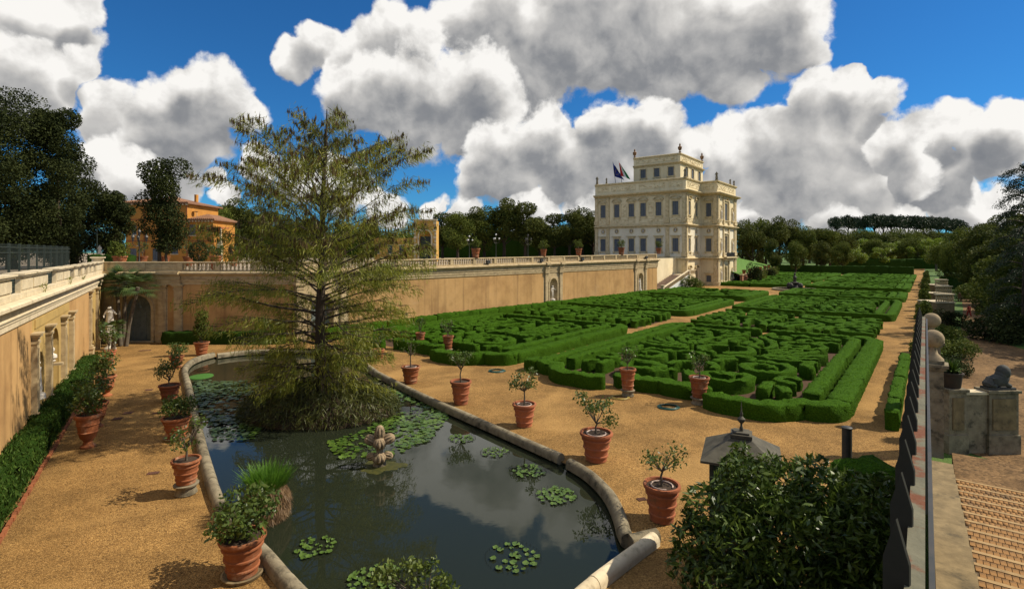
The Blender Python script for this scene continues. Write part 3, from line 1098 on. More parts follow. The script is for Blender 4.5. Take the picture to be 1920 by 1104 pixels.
# parapet: piers, railings and caps
par = thing('parapet', (C0.x, C0.y, 6.5), 'pale stone parapet of piers with iron grilles on top of the left wall', 'parapet')
w = WB(LWf)
w.box(-8, LWf.len, -0.45, 0.12, 6.52, 6.74)
w.build('plinth', COPING, par)
piers = [(-8, U(20)), (U(37), U(60)), (U(60), U(88)), (U(104), U(117)), (U(117), U(130)), (U(138), U(145)), (U(152), U(157)), (U(163), U(166.5)), (U(171), U(174)), (U(179), LWf.len)]
open_spans = []
for i, (a, b) in enumerate(piers):
    w = WB(LWf)
    w.box(a, b, -0.36, 0.03 if i % 2 else 0.0, 6.74, 7.42)
    w.box(a + 0.12, b - 0.12, 0.0, 0.06, 6.86, 7.30)
    w.build('pier', COPING, par)
    w = WB(LWf)
    w.box(a - 0.10, b + 0.10, -0.48, 0.14, 7.42, 7.50)
    w.box(a - 0.16, b + 0.16, -0.54, 0.20, 7.502, 7.58)
    w.build('cap', COPING, par)
    if i + 1 < len(piers):
        c = piers[i + 1][0]
        if c - b > 0.3:
            w = WB(LWf)
            n = max(2, int((c - b) / 0.16))
            for k in range(n + 1):
                u = b + (c - b) * k / n
                w.tube([(u, -0.17, 6.74), (u, -0.17, 7.40)], 0.018, 5)
            for z in (6.84, 7.02, 7.24, 7.38):
                w.box(b, c, -0.19, -0.15, z - 0.018, z + 0.018)
            w.build('grille', IRON_G, par)
w = WB(LWf)
w.box(LWf.len - 0.5, LWf.len + 0.35, -0.7, 0.15, 6.6, 7.9)
w.box(LWf.len - 0.62, LWf.len + 0.47, -0.82, 0.27, 7.9, 8.02)
w.build('corner_pier', COPING, par)

# tall railing fence on the walk behind the left parapet
ff = Frame(LWf((-8, -2.2, 0)), d=LWf.d)
fen = thing('railing_fence', ff((0, 0, TZ)), 'tall dark green railing fence above the left wall', 'fence')
flen = LWf.len + 8 - 1.0
w = WB(ff)
n = int(flen / 0.2)
for k in range(n):
    u = k * 0.2
    w.box(u - 0.008, u + 0.008, -0.008, 0.008, TZ, 8.95)
b = w.build('bars', IRON_G, fen)
tag(b, kind='stuff')
for z in (TZ + 0.15, 8.45, 8.75):
    w = WB(ff); w.box(0, flen, -0.03, 0.03, z - 0.025, z + 0.025); w.build('rail', IRON_G, fen)
for k in range(int(flen / 2.5) + 1):
    u = k * 2.5
    w = WB(ff); w.box(u - 0.05, u + 0.05, -0.05, 0.05, TZ, 8.98); w.build('post', IRON_G, fen)

# ---------------------------------------------------------------- the palace
pal = thing('palace', (K.x, K.y, 0), 'cream baroque palace of three storeys with a rooftop belvedere', 'palace')
L24 = 24.4
fL = Frame(K - E1 * L24, d=E1)          # long left front
fA = Frame(K, d=E2)                      # right side, near part
KA = K + E2 * 10.6
fB = Frame(KA, d=E1)                     # flank of the projecting middle
KB = KA + E1 * 4.1
fC = Frame(KB, d=E2)                     # middle front
LC = 16.1
KC = KB + E2 * LC
ZB1, ZB2, ZC, ZP = 7.1, 15.1, 23.1, 26.2


def facade_band(fr, u0, u1, z0, z1, holes, depth, mat, name):
    us = sorted(set([u0, u1] + [h[0] for h in holes] + [h[1] for h in holes]))
    zs = sorted(set([z0, z1] + [h[2] for h in holes] + [h[3] for h in holes]))
    w = WB(fr)
    for i in range(len(us) - 1):
        for j in range(len(zs) - 1):
            um, zm = (us[i] + us[i + 1]) / 2, (zs[j] + zs[j + 1]) / 2
            if any(h[0] < um < h[1] and h[2] < zm < h[3] for h in holes):
                continue
            w.poly([(us[i], 0, zs[j]), (us[i + 1], 0, zs[j]), (us[i + 1], 0, zs[j + 1]), (us[i], 0, zs[j + 1])])
    for (a, b, c, d) in holes:
        w.poly([(a, 0, c), (a, 0, d), (a, -depth, d), (a, -depth, c)])
        w.poly([(b, 0, d), (b, 0, c), (b, -depth, c), (b, -depth, d)])
        w.poly([(a, 0, d), (b, 0, d), (b, -depth, d), (a, -depth, d)])
        w.poly([(b, 0, c), (a, 0, c), (a, -depth, c), (b, -depth, c)])
    return w.build(name, mat, pal)


def facade(fr, u0, u1, z0, z1, holes, depth, mat, name='wall'):
    """storey by storey, the middle storey in paler stucco"""
    if z0 > 1:
        return facade_band(fr, u0, u1, z0, z1, holes, depth, mat, name)
    for (a, b, m_) in ((0.0, 7.0, mat), (7.0, 15.0, PALACE_W), (15.0, z1, mat)):
        facade_band(fr, u0, u1, a, b, [h for h in holes if a <= h[2] < b], depth, m_, name)


def seg_pediment(mb, w, z, h, y0, y1, n=10):
    """segmental pediment: curved band over a flat one (local: x along, -y out)"""
    hw = w / 2
    rr = (hw * hw + h * h) / (2 * h)
    a = math.asin(min(1, hw / rr))
    pts = [(rr * math.sin(-a + 2 * a * k / n), z + h - rr + rr * math.cos(-a + 2 * a * k / n)) for k in range(n + 1)]
    t = 0.2
    for k in range(n):
        (x0, za), (x1, zb) = pts[k], pts[k + 1]
        i = len(mb.v)
        for y in (y0, y1):
            for p in ((x0, za), (x1, zb), (x1, zb + t), (x0, za + t)):
                mb.vert((p[0], y, p[1]))
        for q in ((0, 1, 2, 3), (4, 7, 6, 5), (0, 4, 5, 1), (2, 6, 7, 3), (1, 5, 6, 2), (0, 3, 7, 4)):
            mb.f.append([i + k2 for k2 in q])


WINCACHE = {}


def window_meshes(style, w, h):
    key = (style, round(w, 2), round(h, 2))
    if key in WINCACHE:
        return WINCACHE[key]
    f = MB()
    j = 0.20
    hw = w / 2
    f.box(-hw - j, -hw, -0.12, 0, -0.05, h + j)
    f.box(hw, hw + j, -0.12, 0, -0.05, h + j)
    f.box(-hw, hw, -0.12, 0, h, h + j)
    f.box(-hw - j - 0.2, hw + j + 0.2, -0.26, 0, -0.25, -0.05)
    f.box(-hw - j - 0.05, -hw + 0.05, -0.18, 0, -0.55, -0.25)
    f.box(hw - 0.05, hw + j + 0.05, -0.18, 0, -0.55, -0.25)
    if style == 'segmental':
        f.box(-hw - j - 0.1, hw + j + 0.1, -0.15, 0, h + j, h + j + 0.35)
        f.box(-hw - j - 0.35, hw + j + 0.35, -0.38, 0, h + j + 0.35, h + j + 0.53)
        seg_pediment(f, w + 2 * j + 0.7, h + j + 0.53, 0.55, -0.38, 0)
    elif style == 'cornice':
        f.box(-hw - j - 0.05, hw + j + 0.05, -0.14, 0, h + j, h + j + 0.3)
        f.box(-hw - j - 0.35, hw + j + 0.35, -0.36, 0, h + j + 0.3, h + j + 0.5)
    s = MB()
    for sg in (-1, 1):
        x0, x1 = (0.03, hw) if sg > 0 else (-hw, -0.03)
        s.box(x0, x1, 0.10, 0.15, 0, h)
        n = max(4, int(h / 0.16))
        for k in range(n):
            z = h * (k + 0.5) / n
            s.box(x0 + 0.08, x1 - 0.08, 0.07, 0.10, z - 0.04, z + 0.035)
    me = f.mesh('window_frame'); me.materials.append(PALACE_T)
    ms = s.mesh('shutter'); ms.materials.append(SHUTTER)
    p = MB(); p.box(-hw, hw, 0.2, 0.25, 0, h)
    mp = p.mesh('pane'); mp.materials.append(GLASS_D)
    WINCACHE[key] = (me, ms, mp)
    return WINCACHE[key]


def window(fr, uc, w, z0, h, style, holes, closed=True):
    holes.append((uc - w / 2, uc + w / 2, z0, z0 + h))
    me, ms, mp = window_meshes(style, w, h)
    p = fr((uc, 0, z0))
    o = new_obj('window', me, pal, (p[0] - K.x, p[1] - K.y, p[2]))
    o.rotation_euler.z = fr.rz()
    new_obj('pane', mp, o)
    if closed:
        new_obj('shutter', ms, o)
    return o


def roundel_mesh():
    f = MB()
    n = 16
    for k in range(n):
        a, b = 2 * math.pi * k / n, 2 * math.pi * (k + 1) / n
        i = len(f.v)
        for y in (-0.14, 0.0):
            for (r, t) in ((0.42, a), (0.60, a), (0.60, b), (0.42, b)):
                f.vert((r * math.cos(t), y, r * 1.1 * math.sin(t)))
        for q in ((0, 1, 2, 3), (4, 7, 6, 5), (0, 4, 5, 1), (1, 5, 6, 2), (2, 6, 7, 3), (3, 7, 4, 0)):
            f.f.append([i + q2 for q2 in q])
    me = f.mesh('roundel'); me.materials.append(PALACE_T)
    bk = MB()
    for k in range(n):
        a, b = 2 * math.pi * k / n, 2 * math.pi * (k + 1) / n
        bk.poly([(0, -0.02, 0), (0.42 * math.cos(a), -0.02, 0.46 * math.sin(a)), (0.42 * math.cos(b), -0.02, 0.46 * math.sin(b))])
    mk = bk.mesh('shade_disc'); mk.materials.append(STONE_D)  # flat disc, its dark stone stands in for a hollow's shade
    b = MB()
    b.lathe([(0.001, -0.35), (0.12, -0.33), (0.26, -0.2), (0.24, -0.08), (0.10, 0.02), (0.09, 0.08), (0.15, 0.16), (0.15, 0.26), (0.08, 0.36), (0.001, 0.38)], 10, (0, -0.12, 0), 1, 0.7)
    mu = b.mesh('bust', smooth=True); mu.materials.append(MARBLE)
    return me, mk, mu


RME, RMK, RMU = roundel_mesh()


def roundel(fr, uc, z):
    p = fr((uc, 0, z))
    o = new_obj('roundel', RME, pal, (p[0] - K.x, p[1] - K.y, p[2]))
    o.rotation_euler.z = fr.rz()
    new_obj('shade_disc', RMK, o)
    new_obj('bust', RMU, o)


def relief(fr, uc, w, z0, z1, seed=0, name='relief_panel'):
    """framed stucco panel with raised ornament"""
    rn = random.Random(seed)
    m = WB(fr)
    t = 0.1
    m.box(uc - w / 2, uc + w / 2, 0.002, 0.05, z0, z0 + t)
    m.box(uc - w / 2, uc + w / 2, 0.002, 0.05, z1 - t, z1)
    m.box(uc - w / 2, uc - w / 2 + t, 0.002, 0.05, z0 + t, z1 - t)
    m.box(uc + w / 2 - t, uc + w / 2, 0.002, 0.05, z0 + t, z1 - t)
    k = max(4, int(w * (z1 - z0) * 3))
    for i in range(k):
        u = uc + rn.uniform(-1, 1) * (w / 2 - 0.3)
        z = rn.uniform(z0 + 0.25, z1 - 0.25)
        r = rn.uniform(0.08, 0.2)
        m.ball((u, 0.02, z), r * rn.uniform(0.8, 2), 0.07, r, 8, 5)
    m.build(name, PALACE_T, pal, smooth=True)


pxL = [1131, 1156.5, 1184, 1206, 1235, 1266.5]
uL = [fL.u_of_px(p) for p in pxL]
holes = []
for u in uL:
    window(fL, u, 1.5, 17.4, 3.3, 'segmental', holes)
    window(fL, u, 1.5, 8.6, 3.2, 'cornice', holes)
    roundel(fL, u, 13.75)
facade(fL, 0, L24, 0, ZP, holes, 0.3, PALACE)
for a, b, sd in ((1, 2, 3), (3, 4, 5)):
    relief(fL, (uL[a] + uL[b]) / 2, 1.5, 17.4, 20.7, sd)
cuts = [0.3, (uL[0] + uL[1]) / 2, (uL[2] + uL[3]) / 2, (uL[4] + uL[5]) / 2, L24 - 0.3]
for a, b in zip(cuts[:-1], cuts[1:]):
    relief(fL, (a + b) / 2, b - a - 1.0, 15.75, 16.7, int(a * 7), 'frieze_panel')
    relief(fL, (a + b) / 2, b - a - 1.0, 24.1, 25.4, int(a * 9), 'attic_panel')
# white fields between pilasters
for i in range(len(cuts) - 1):
    pass
holesA = []
uA = [fA.u_of_px(1292.5), fA.u_of_px(1305.5)]
for u in uA:
    window(fA, u, 1.3, 17.4, 3.3, 'segmental', holesA)
    window(fA, u, 1.2, 8.6, 3.2, 'cornice', holesA)
    roundel(fA, u, 13.75)
    window(fA, u, 1.3, 0.9, 3.0, 'segmental', holesA, closed=False)
facade(fA, 0, 10.6, 0, ZP, holesA, 0.3, PALACE)
relief(fA, 5.3, 8.5, 24.1, 25.4, 11, 'attic_panel')
relief(fA, 5.3, 8.5, 15.75, 16.7, 12, 'frieze_panel')
relief(fA, 5.3, 8.5, 7.5, 8.3, 13, 'frieze_panel')
holesB = []
uB = 2.0
window(fB, uB, 1.35, 17.4, 3.3, 'segmental', holesB)
window(fB, uB, 1.35, 8.6, 3.2, 'cornice', holesB)
roundel(fB, uB, 13.75)
window(fB, uB, 1.2, 0.15, 2.4, 'cornice', holesB)
facade(fB, 0, 4.1, 0, ZP, holesB, 0.3, PALACE)
relief(fB, uB, 2.6, 24.1, 25.4, 14, 'attic_panel')
relief(fB, uB, 2.6, 15.75, 16.7, 15, 'frieze_panel')
holesC = []
mid = fC.u_of_px(1361)
window(fC, mid, 2.2, 16.6, 4.4, 'segmental', holesC)
window(fC, mid, 2.0, 8.2, 4.4, 'cornice', holesC, closed=False)
ua1, ua2 = fC.u_of_px(1351), fC.u_of_px(1373)
holesC.append((mid - 1.6, mid + 1.6, 0.1, 5.2))
facade(fC, 0, LC, 0, ZP, holesC, 0.9, PALACE)
w = WB(fC)
arch_panel(w, mid - 1.6, mid + 1.6, 0.1, 5.2, mid, 2.4, 3.6, 0.1, 0.8, 'round', o=-0.02)
w.build('entrance_niche', PALACE_T, pal)
for u in (ua1, ua2):
    for (zb, zs) in ((16.8, 19.6), (8.8, 11.2), (1.4, 3.6)):
        w = WB(fC)
        arch_band(w, u, 1.2, zs, zb, 0.28, 0.0, 0.16)
        w.box(u - 0.6, u + 0.6, 0.003, 0.02, zb, zs)
        w.box(u - 0.9, u + 0.9, 0.0, 0.35, zb - 0.35, zb)
        w.build('niche_surround', PALACE_T, pal)
        w = WB(fC)
        w.lathe([(0.001, 0), (0.33, 0.02), (0.30, 0.5), (0.26, 1.0), (0.30, 1.5), (0.32, 1.9), (0.12, 2.1), (0.10, 2.16), (0.17, 2.28), (0.16, 2.42), (0.001, 2.55)], 8, (u, 0.22, zb), 1, 0.8)
        w.build('niche_statue', MARBLE, pal, smooth=True)
relief(fC, mid, LC - 2, 24.1, 25.4, 16, 'attic_panel')
relief(fC, mid, 4.5, 13.2, 14.7, 17)
# balcony
w = WB(fC)
w.box(mid - 3.6, mid + 3.6, 0.0, 1.3, 6.9, 7.25)
for k in range(7):
    w.box(mid - 3.3 + k * 1.05, mid - 3.0 + k * 1.05, 0.0, 1.0, 6.3, 6.9)
w.build('balcony_slab', PALACE_T, pal)
w = WB(fC)
for k in range(37):
    u = mid - 3.5 + 7.0 * k / 36
    w.box(u - 0.03, u + 0.03, 1.2, 1.26, 7.25, 8.2)
w.box(mid - 3.55, mid + 3.55, 1.18, 1.28, 8.2, 8.28)
w.build('balcony_railing', IRON, pal)
# pilasters by storey
w = WB()
for fr, us in ((fL, [0.45, (uL[0] + uL[1]) / 2 - 0.55, (uL[4] + uL[5]) / 2 + 0.1, L24 - 0.45]), (fA, [0.45]), (fB, [3.65]), (fC, [0.45, ua1 - 1.7, mid - 2.3, mid + 2.3, ua2 + 1.7, LC - 0.45])):
    w.xf = fr
    for u in us:
        for (a, b) in ((7.4, 14.6), (15.6, 22.5)) + (((0.0, 6.5),) if fr is not fL or u > 20 else ()):
            pilaster(w, u, 0.85, a, b, 0.24)
w.xf = None
w.build('pilasters', PALACE_T, pal)
# horizontal bands
pth = [fL((-0.0, 0, 0)), (K.x, K.y), (KA.x, KA.y), (KB.x, KB.y), (KC.x, KC.y), tuple((KC - E1 * 4.1))]
for nm, prof in (('plinth', [(0, 0.0), (0.14, 0.0), (0.14, 0.8), (0.06, 0.9), (0, 0.9)]),
                 ('string_course', [(0, 6.5), (0.12, 6.5), (0.2, 6.75), (0.6, 6.85), (0.6, 7.02), (0.14, 7.1), (0.0, 7.4)]),
                 ('string_course', [(0, 14.5), (0.14, 14.5), (0.26, 14.8), (0.72, 14.95), (0.72, 15.15), (0.16, 15.25), (0.1, 15.6), (0, 15.6)]),
                 ('cornice', [(0, 22.3), (0.14, 22.3), (0.18, 22.6), (0.40, 22.7), (1.0, 22.95), (1.15, 23.15), (1.15, 23.3), (0.2, 23.45), (0, 23.45)]),
                 ('roof_parapet', [(0, 25.75), (0.14, 25.75), (0.30, 25.95), (0.34, 26.1), (0.34, 26.22), (0.0, 26.3), (-0.6, 26.3), (-0.6, 25.4)])):
    w = WB(); w.sweep(pth, prof); w.build(nm, PALACE_T, pal)
# roof deck
w = WB()
back = K - E1 * L24
pts = [back, K, KA, KB, KC, KC - E1 * 4.1, K + E2 * 37.0, back + E2 * 37.0]
w.poly([(p.x, p.y, 25.4) for p in pts])
w.build('roof_deck', STONE_D, pal)
w = WB()
bl = back
w.poly([(bl.x, bl.y, 0), ((bl + E2 * 37).x, (bl + E2 * 37).y, 0), ((bl + E2 * 37).x, (bl + E2 * 37).y, 26), (bl.x, bl.y, 26)])
q1, q2 = bl + E2 * 37, K + E2 * 37
w.poly([(q1.x, q1.y, 0), (q2.x, q2.y, 0), (q2.x, q2.y, 26), (q1.x, q1.y, 26)])
q3 = KC - E1 * 4.1
w.poly([(KC.x, KC.y, 0), (q3.x, q3.y, 0), (q3.x, q3.y, 26), (KC.x, KC.y, 26)])
w.poly([(q3.x, q3.y, 0), (q2.x, q2.y, 0), (q2.x, q2.y, 26), (q3.x, q3.y, 26)])
w.build('rear_wall', PALACE, pal)
# belvedere
KV = K + E2 * 4.5 - E1 * 3.0
fV = Frame(KV - E1 * 12.5, d=E1)
fW = Frame(KV, d=E2)
hv, hw_ = [], []
for px in (1206, 1231.5, 1258):
    window(fV, fV.u_of_px(px), 1.5, 27.6, 2.2, 'plain', hv)
facade(fV, 0, 12.5, 25.4, 33.0, hv, 0.25, PALACE, 'belvedere_wall')
for px in (1287, 1298.5, 1311):
    window(fW, fW.u_of_px(px), 1.8, 27.4, 2.6, 'cornice', hw_)
facade(fW, 0, 16.8, 25.4, 33.0, hw_, 0.25, PALACE, 'belvedere_wall')
for nm, prof in (('belvedere_cornice', [(0, 30.3), (0.14, 30.3), (0.2, 30.5), (0.55, 30.7), (0.6, 30.9), (0.1, 31.0), (0, 31.0)]),
                 ('belvedere_parapet', [(0, 32.6), (0.16, 32.6), (0.28, 32.8), (0.28, 33.0), (0, 33.1), (-0.5, 33.1), (-0.5, 32.5)])):
    w = WB()
    b0 = KV - E1 * 12.5
    w.sweep([b0, KV, KV + E2 * 16.8], prof)
    w.build(nm, PALACE_T, pal)
relief(fW, 8.4, 15.0, 31.2, 32.4, 21, 'attic_panel')
relief(fV, 6.2, 11.0, 31.3, 32.4, 22, 'attic_panel')
w = WB()
b0 = KV - E1 * 12.5
b1, b2 = b0 + E2 * 16.8, KV + E2 * 16.8
w.poly([(b0.x, b0.y, 25.4), (b1.x, b1.y, 25.4), (b1.x, b1.y, 33), (b0.x, b0.y, 33)])
w.poly([(b1.x, b1.y, 25.4), (b2.x, b2.y, 25.4), (b2.x, b2.y, 33), (b1.x, b1.y, 33)])
w.poly([(b0.x, b0.y, 32.7), (KV.x, KV.y, 32.7), (b2.x, b2.y, 32.7), (b1.x, b1.y, 32.7)])
w.build('belvedere_wall', PALACE, pal)

# urns and statues on the roof
URNP = [(0.30, 0.0), (0.30, 0.25), (0.42, 0.25), (0.42, 0.35), (0.16, 0.45), (0.14, 0.6), (0.42, 0.85), (0.58, 1.25), (0.60, 1.6), (0.66, 1.66), (0.60, 1.75), (0.30, 1.95), (0.20, 2.2), (0.28, 2.35), (0.26, 2.5), (0.10, 2.8), (0.001, 2.95)]
m = MB(); m.lathe(URNP, 12)
URN = m.mesh('urn', smooth=True); URN.materials.append(M('urn_stone', (0.23, 0.13, 0.065), (0.15, 0.085, 0.045), scale=3, rough=0.9))
for (q, lab) in ((KV - E1 * 12.3 + E2 * 0.2, 'left'), (KV + E2 * 0.2 - E1 * 0.2, 'middle'), (KV + E2 * 16.6 - E1 * 0.2, 'right')):
    o = new_obj('roof_urn', URN, None, (q.x, q.y, 33.1)); o.scale = (0.82,) * 3
    tag(o, {'left': 'terracotta urn on the left corner of the belvedere roof', 'middle': 'terracotta urn on the near corner of the belvedere roof, highest in the picture', 'right': 'terracotta urn on the right corner of the belvedere roof'}[lab], 'urn', 'urns on the belvedere')

# ---------------------------------------------------------------- box hedges
HX = np.array([-.5, -.51, -.505, -.455, -.16, .16, .455, .505, .51, .5])
HZ = np.array([0, .45, .94, 1.0, 1.005, 1.005, 1.0, .94, .45, 0])


def hedge_arrays(path, w, h, rng, step=0.28, jit=0.035, z0=0.0, zw=0.018):
    """a clipped hedge along path (Nx2): ring sections, blunt rounded ends, leafy unevenness"""
    path = np.asarray(path, dtype=float)
    seg = np.linalg.norm(np.diff(path, axis=0), axis=1)
    cum = np.concatenate([[0], np.cumsum(seg)])
    n = max(3, int(cum[-1] / step) + 1)
    s = np.linspace(0, cum[-1], n)
    p = np.stack([np.interp(s, cum, path[:, 0]), np.interp(s, cum, path[:, 1])], 1)
    t = np.gradient(p, axis=0)
    t /= np.linalg.norm(t, axis=1, keepdims=True) + 1e-9
    # rounded ends
    e = w * 0.22
    p = np.concatenate([[p[0] - t[0] * e], p, [p[-1] + t[-1] * e]])
    t = np.concatenate([[t[0]], t, [t[-1]]])
    sc = np.ones(len(p)); sc[0] = sc[-1] = 0.72
    zc = np.ones(len(p)); zc[0] = zc[-1] = 0.95
    nn = np.stack([t[:, 1], -t[:, 0]], 1)
    m = len(HX)
    wob = 1 + 0.03 * rng.normal(size=len(p))
    v = np.zeros((len(p), m, 3))
    v[:, :, 0] = p[:, None, 0] + nn[:, None, 0] * (HX[None] * w * (sc * wob)[:, None])
    v[:, :, 1] = p[:, None, 1] + nn[:, None, 1] * (HX[None] * w * (sc * wob)[:, None])
    v[:, :, 2] = z0 + HZ[None] * h * (zc * (1 + zw * rng.normal(size=len(p))))[:, None]
    j = rng.normal(size=v.shape) * jit
    j[:, [0, -1]] = 0
    v += j
    idx = np.arange(len(p) * m).reshape(len(p), m)
    q = np.stack([idx[:-1, :-1], idx[1:, :-1], idx[1:, 1:], idx[:-1, 1:]], -1).reshape(-1, 4)
    caps = []
    for r, fl in ((idx[0], False), (idx[-1], True)):
        for k in range(m // 2 - 1):
            c = [r[k], r[k + 1], r[m - 2 - k], r[m - 1 - k]]
            caps.append(c[::-1] if fl else c)
        c = [r[m // 2 - 1], r[m // 2], r[m // 2], r[m // 2]]
    q = np.concatenate([q, np.array(caps)])
    return v.reshape(-1, 3), q


def sprig_arrays(v, q, n, rng, ln=0.07):
    """small leaves standing off a hedge surface"""
    a, b, c, d = v[q[:, 0]], v[q[:, 1]], v[q[:, 2]], v[q[:, 3]]
    nrm = np.cross(c - a, d - b)
    ar = np.linalg.norm(nrm, axis=1)
    pick = rng.choice(len(q), size=n, p=ar / ar.sum())
    u, w = rng.uniform(size=(n, 1)), rng.uniform(size=(n, 1))
    pos = (a[pick] * (1 - u) + b[pick] * u) * (1 - w) + (d[pick] * (1 - u) + c[pick] * u) * w
    nd = nrm[pick] / (ar[pick][:, None] + 1e-9)
    return leaf_arrays(pos + nd * 0.015, ln, ln * 0.62, rng, axis=nd * 0.9, spread=0.9)


def hedge_obj(name, path, w, h, rng, mat, parent=None, step=0.28, jit=0.035, origin=(0, 0, 0), z0=0.0):
    v, q = hedge_arrays(path, w, h, rng, step, jit, z0)
    me = np_mesh(name, v - np.array(origin), q, mat, smooth=False)
    return new_obj(name, me, parent)


def streamlines(A, B, seed, dsep, margin, pre=()):
    """evenly spaced curling lines in the right half [0, A/2] x [0, B], to be mirrored"""
    rn = np.random.default_rng(seed)
    H = A / 2
    k = max(4, int(H * B / 13))
    cen = np.stack([rn.uniform(0.1 * H, H * 0.95, k), rn.uniform(0.05 * B, 0.95 * B, k)], 1)
    amp = rn.choice([-1, 1], k) * rn.uniform(0.8, 1.4, k)
    sig = rn.uniform(1.0, 2.2, k)
    ph = rn.uniform(0, 6.28)

    def vec(p):
        d = p[None] - cen
        g = np.exp(-(d ** 2).sum(1) / (2 * sig ** 2))
        gr = (-(d / sig[:, None] ** 2) * (amp * g)[:, None]).sum(0)
        gr += 0.16 * np.array([math.cos(p[0] * 0.7 + ph), math.sin(p[1] * 0.45 + ph)]) + np.array([0.05, 0.12])
        v = np.array([-gr[1], gr[0]])
        # spiral slightly inwards
        v = v + 0.18 * gr
        return v / (np.linalg.norm(v) + 1e-9)

    lines, allp = [], np.zeros((0, 2))
    for p in pre:
        allp = np.concatenate([allp, np.asarray(p)])

    def ok(p, d):
        if not (0.35 < p[0] < H - margin and margin < p[1] < B - margin):
            return False
        return len(allp) == 0 or ((allp - p) ** 2).sum(1).min() > d * d
    for _ in range(1500):
        sd = np.array([rn.uniform(0.4, H - margin), rn.uniform(margin, B - margin)])
        if not ok(sd, dsep):
            continue
        line = [sd]
        maxlen = rn.uniform(2.5, 12.0)
        for sg in (1, -1):
            p = sd.copy()
            part = []
            ln = 0
            while ln < maxlen:
                v = vec(p)
                p = p + sg * 0.22 * v
                ln += 0.22
                if not ok(p, dsep * 0.86):
                    break
                if len(part) > 8 and min(((np.array(part[:-6]) - p) ** 2).sum(1)) < (dsep * 0.8) ** 2:
                    break
                part.append(p.copy())
            line = line + part if sg > 0 else part[::-1] + line
        if len(line) * 0.22 < 1.3:
            continue
        lines.append(np.array(line))
        allp = np.concatenate([allp, np.array(line)])
    return lines




def motif(B, k=1.0):
    """scrolls, rings and a plume of curved ribs for one half of a bed (x from the axis, y along)"""
    out = []

    def arc(cx, cy, r, a0, a1, n=26):
        return [(cx + r * math.cos(a0 + (a1 - a0) * i / n), cy + r * math.sin(a0 + (a1 - a0) * i / n)) for i in range(n + 1)]

    def spiral(cx, cy, r0, r1, a0, turns, n=60):
        return [(cx + (r0 + (r1 - r0) * i / n) * math.cos(a0 + turns * 6.283 * i / n), cy + (r0 + (r1 - r0) * i / n) * math.sin(a0 + turns * 6.283 * i / n)) for i in range(n + 1)]
    m = B / 2
    out.append(arc(0, m, 1.9, -1.35, 1.35))
    out.append(spiral(4.0, m - 5.6, 2.1, 0.55, 2.2, -1.35))
    out.append(spiral(4.3, m + 5.4, 2.2, 0.5, -2.0, 1.4))
    for i in range(7):                       # plume
        a = -0.75 + i * 0.27
        out.append([(1.2 + math.cos(a + t * 0.55) * (2.0 + 3.7 * t), m + math.sin(a + t * 0.55) * (2.0 + 3.7 * t)) for t in [j / 14 for j in range(15)]])
    out.append(arc(0.0, m - 7.6, 1.5, -0.2, 2.6, 18))
    out.append([(0.7, m + 3.2), (0.9, m + 5.0), (1.6, m + 6.8), (1.3, m + 8.4)])
    out.append(arc(2.2, m + 9.0, 0.7, 0, 6.0, 20))
    out.append(arc(6.2, m - 8.2, 0.75, 0, 6.0, 20))
    return [[p for p in l if 0.35 < p[0] < 6.6 and 2.6 < p[1] < B - 2.6] for l in out]


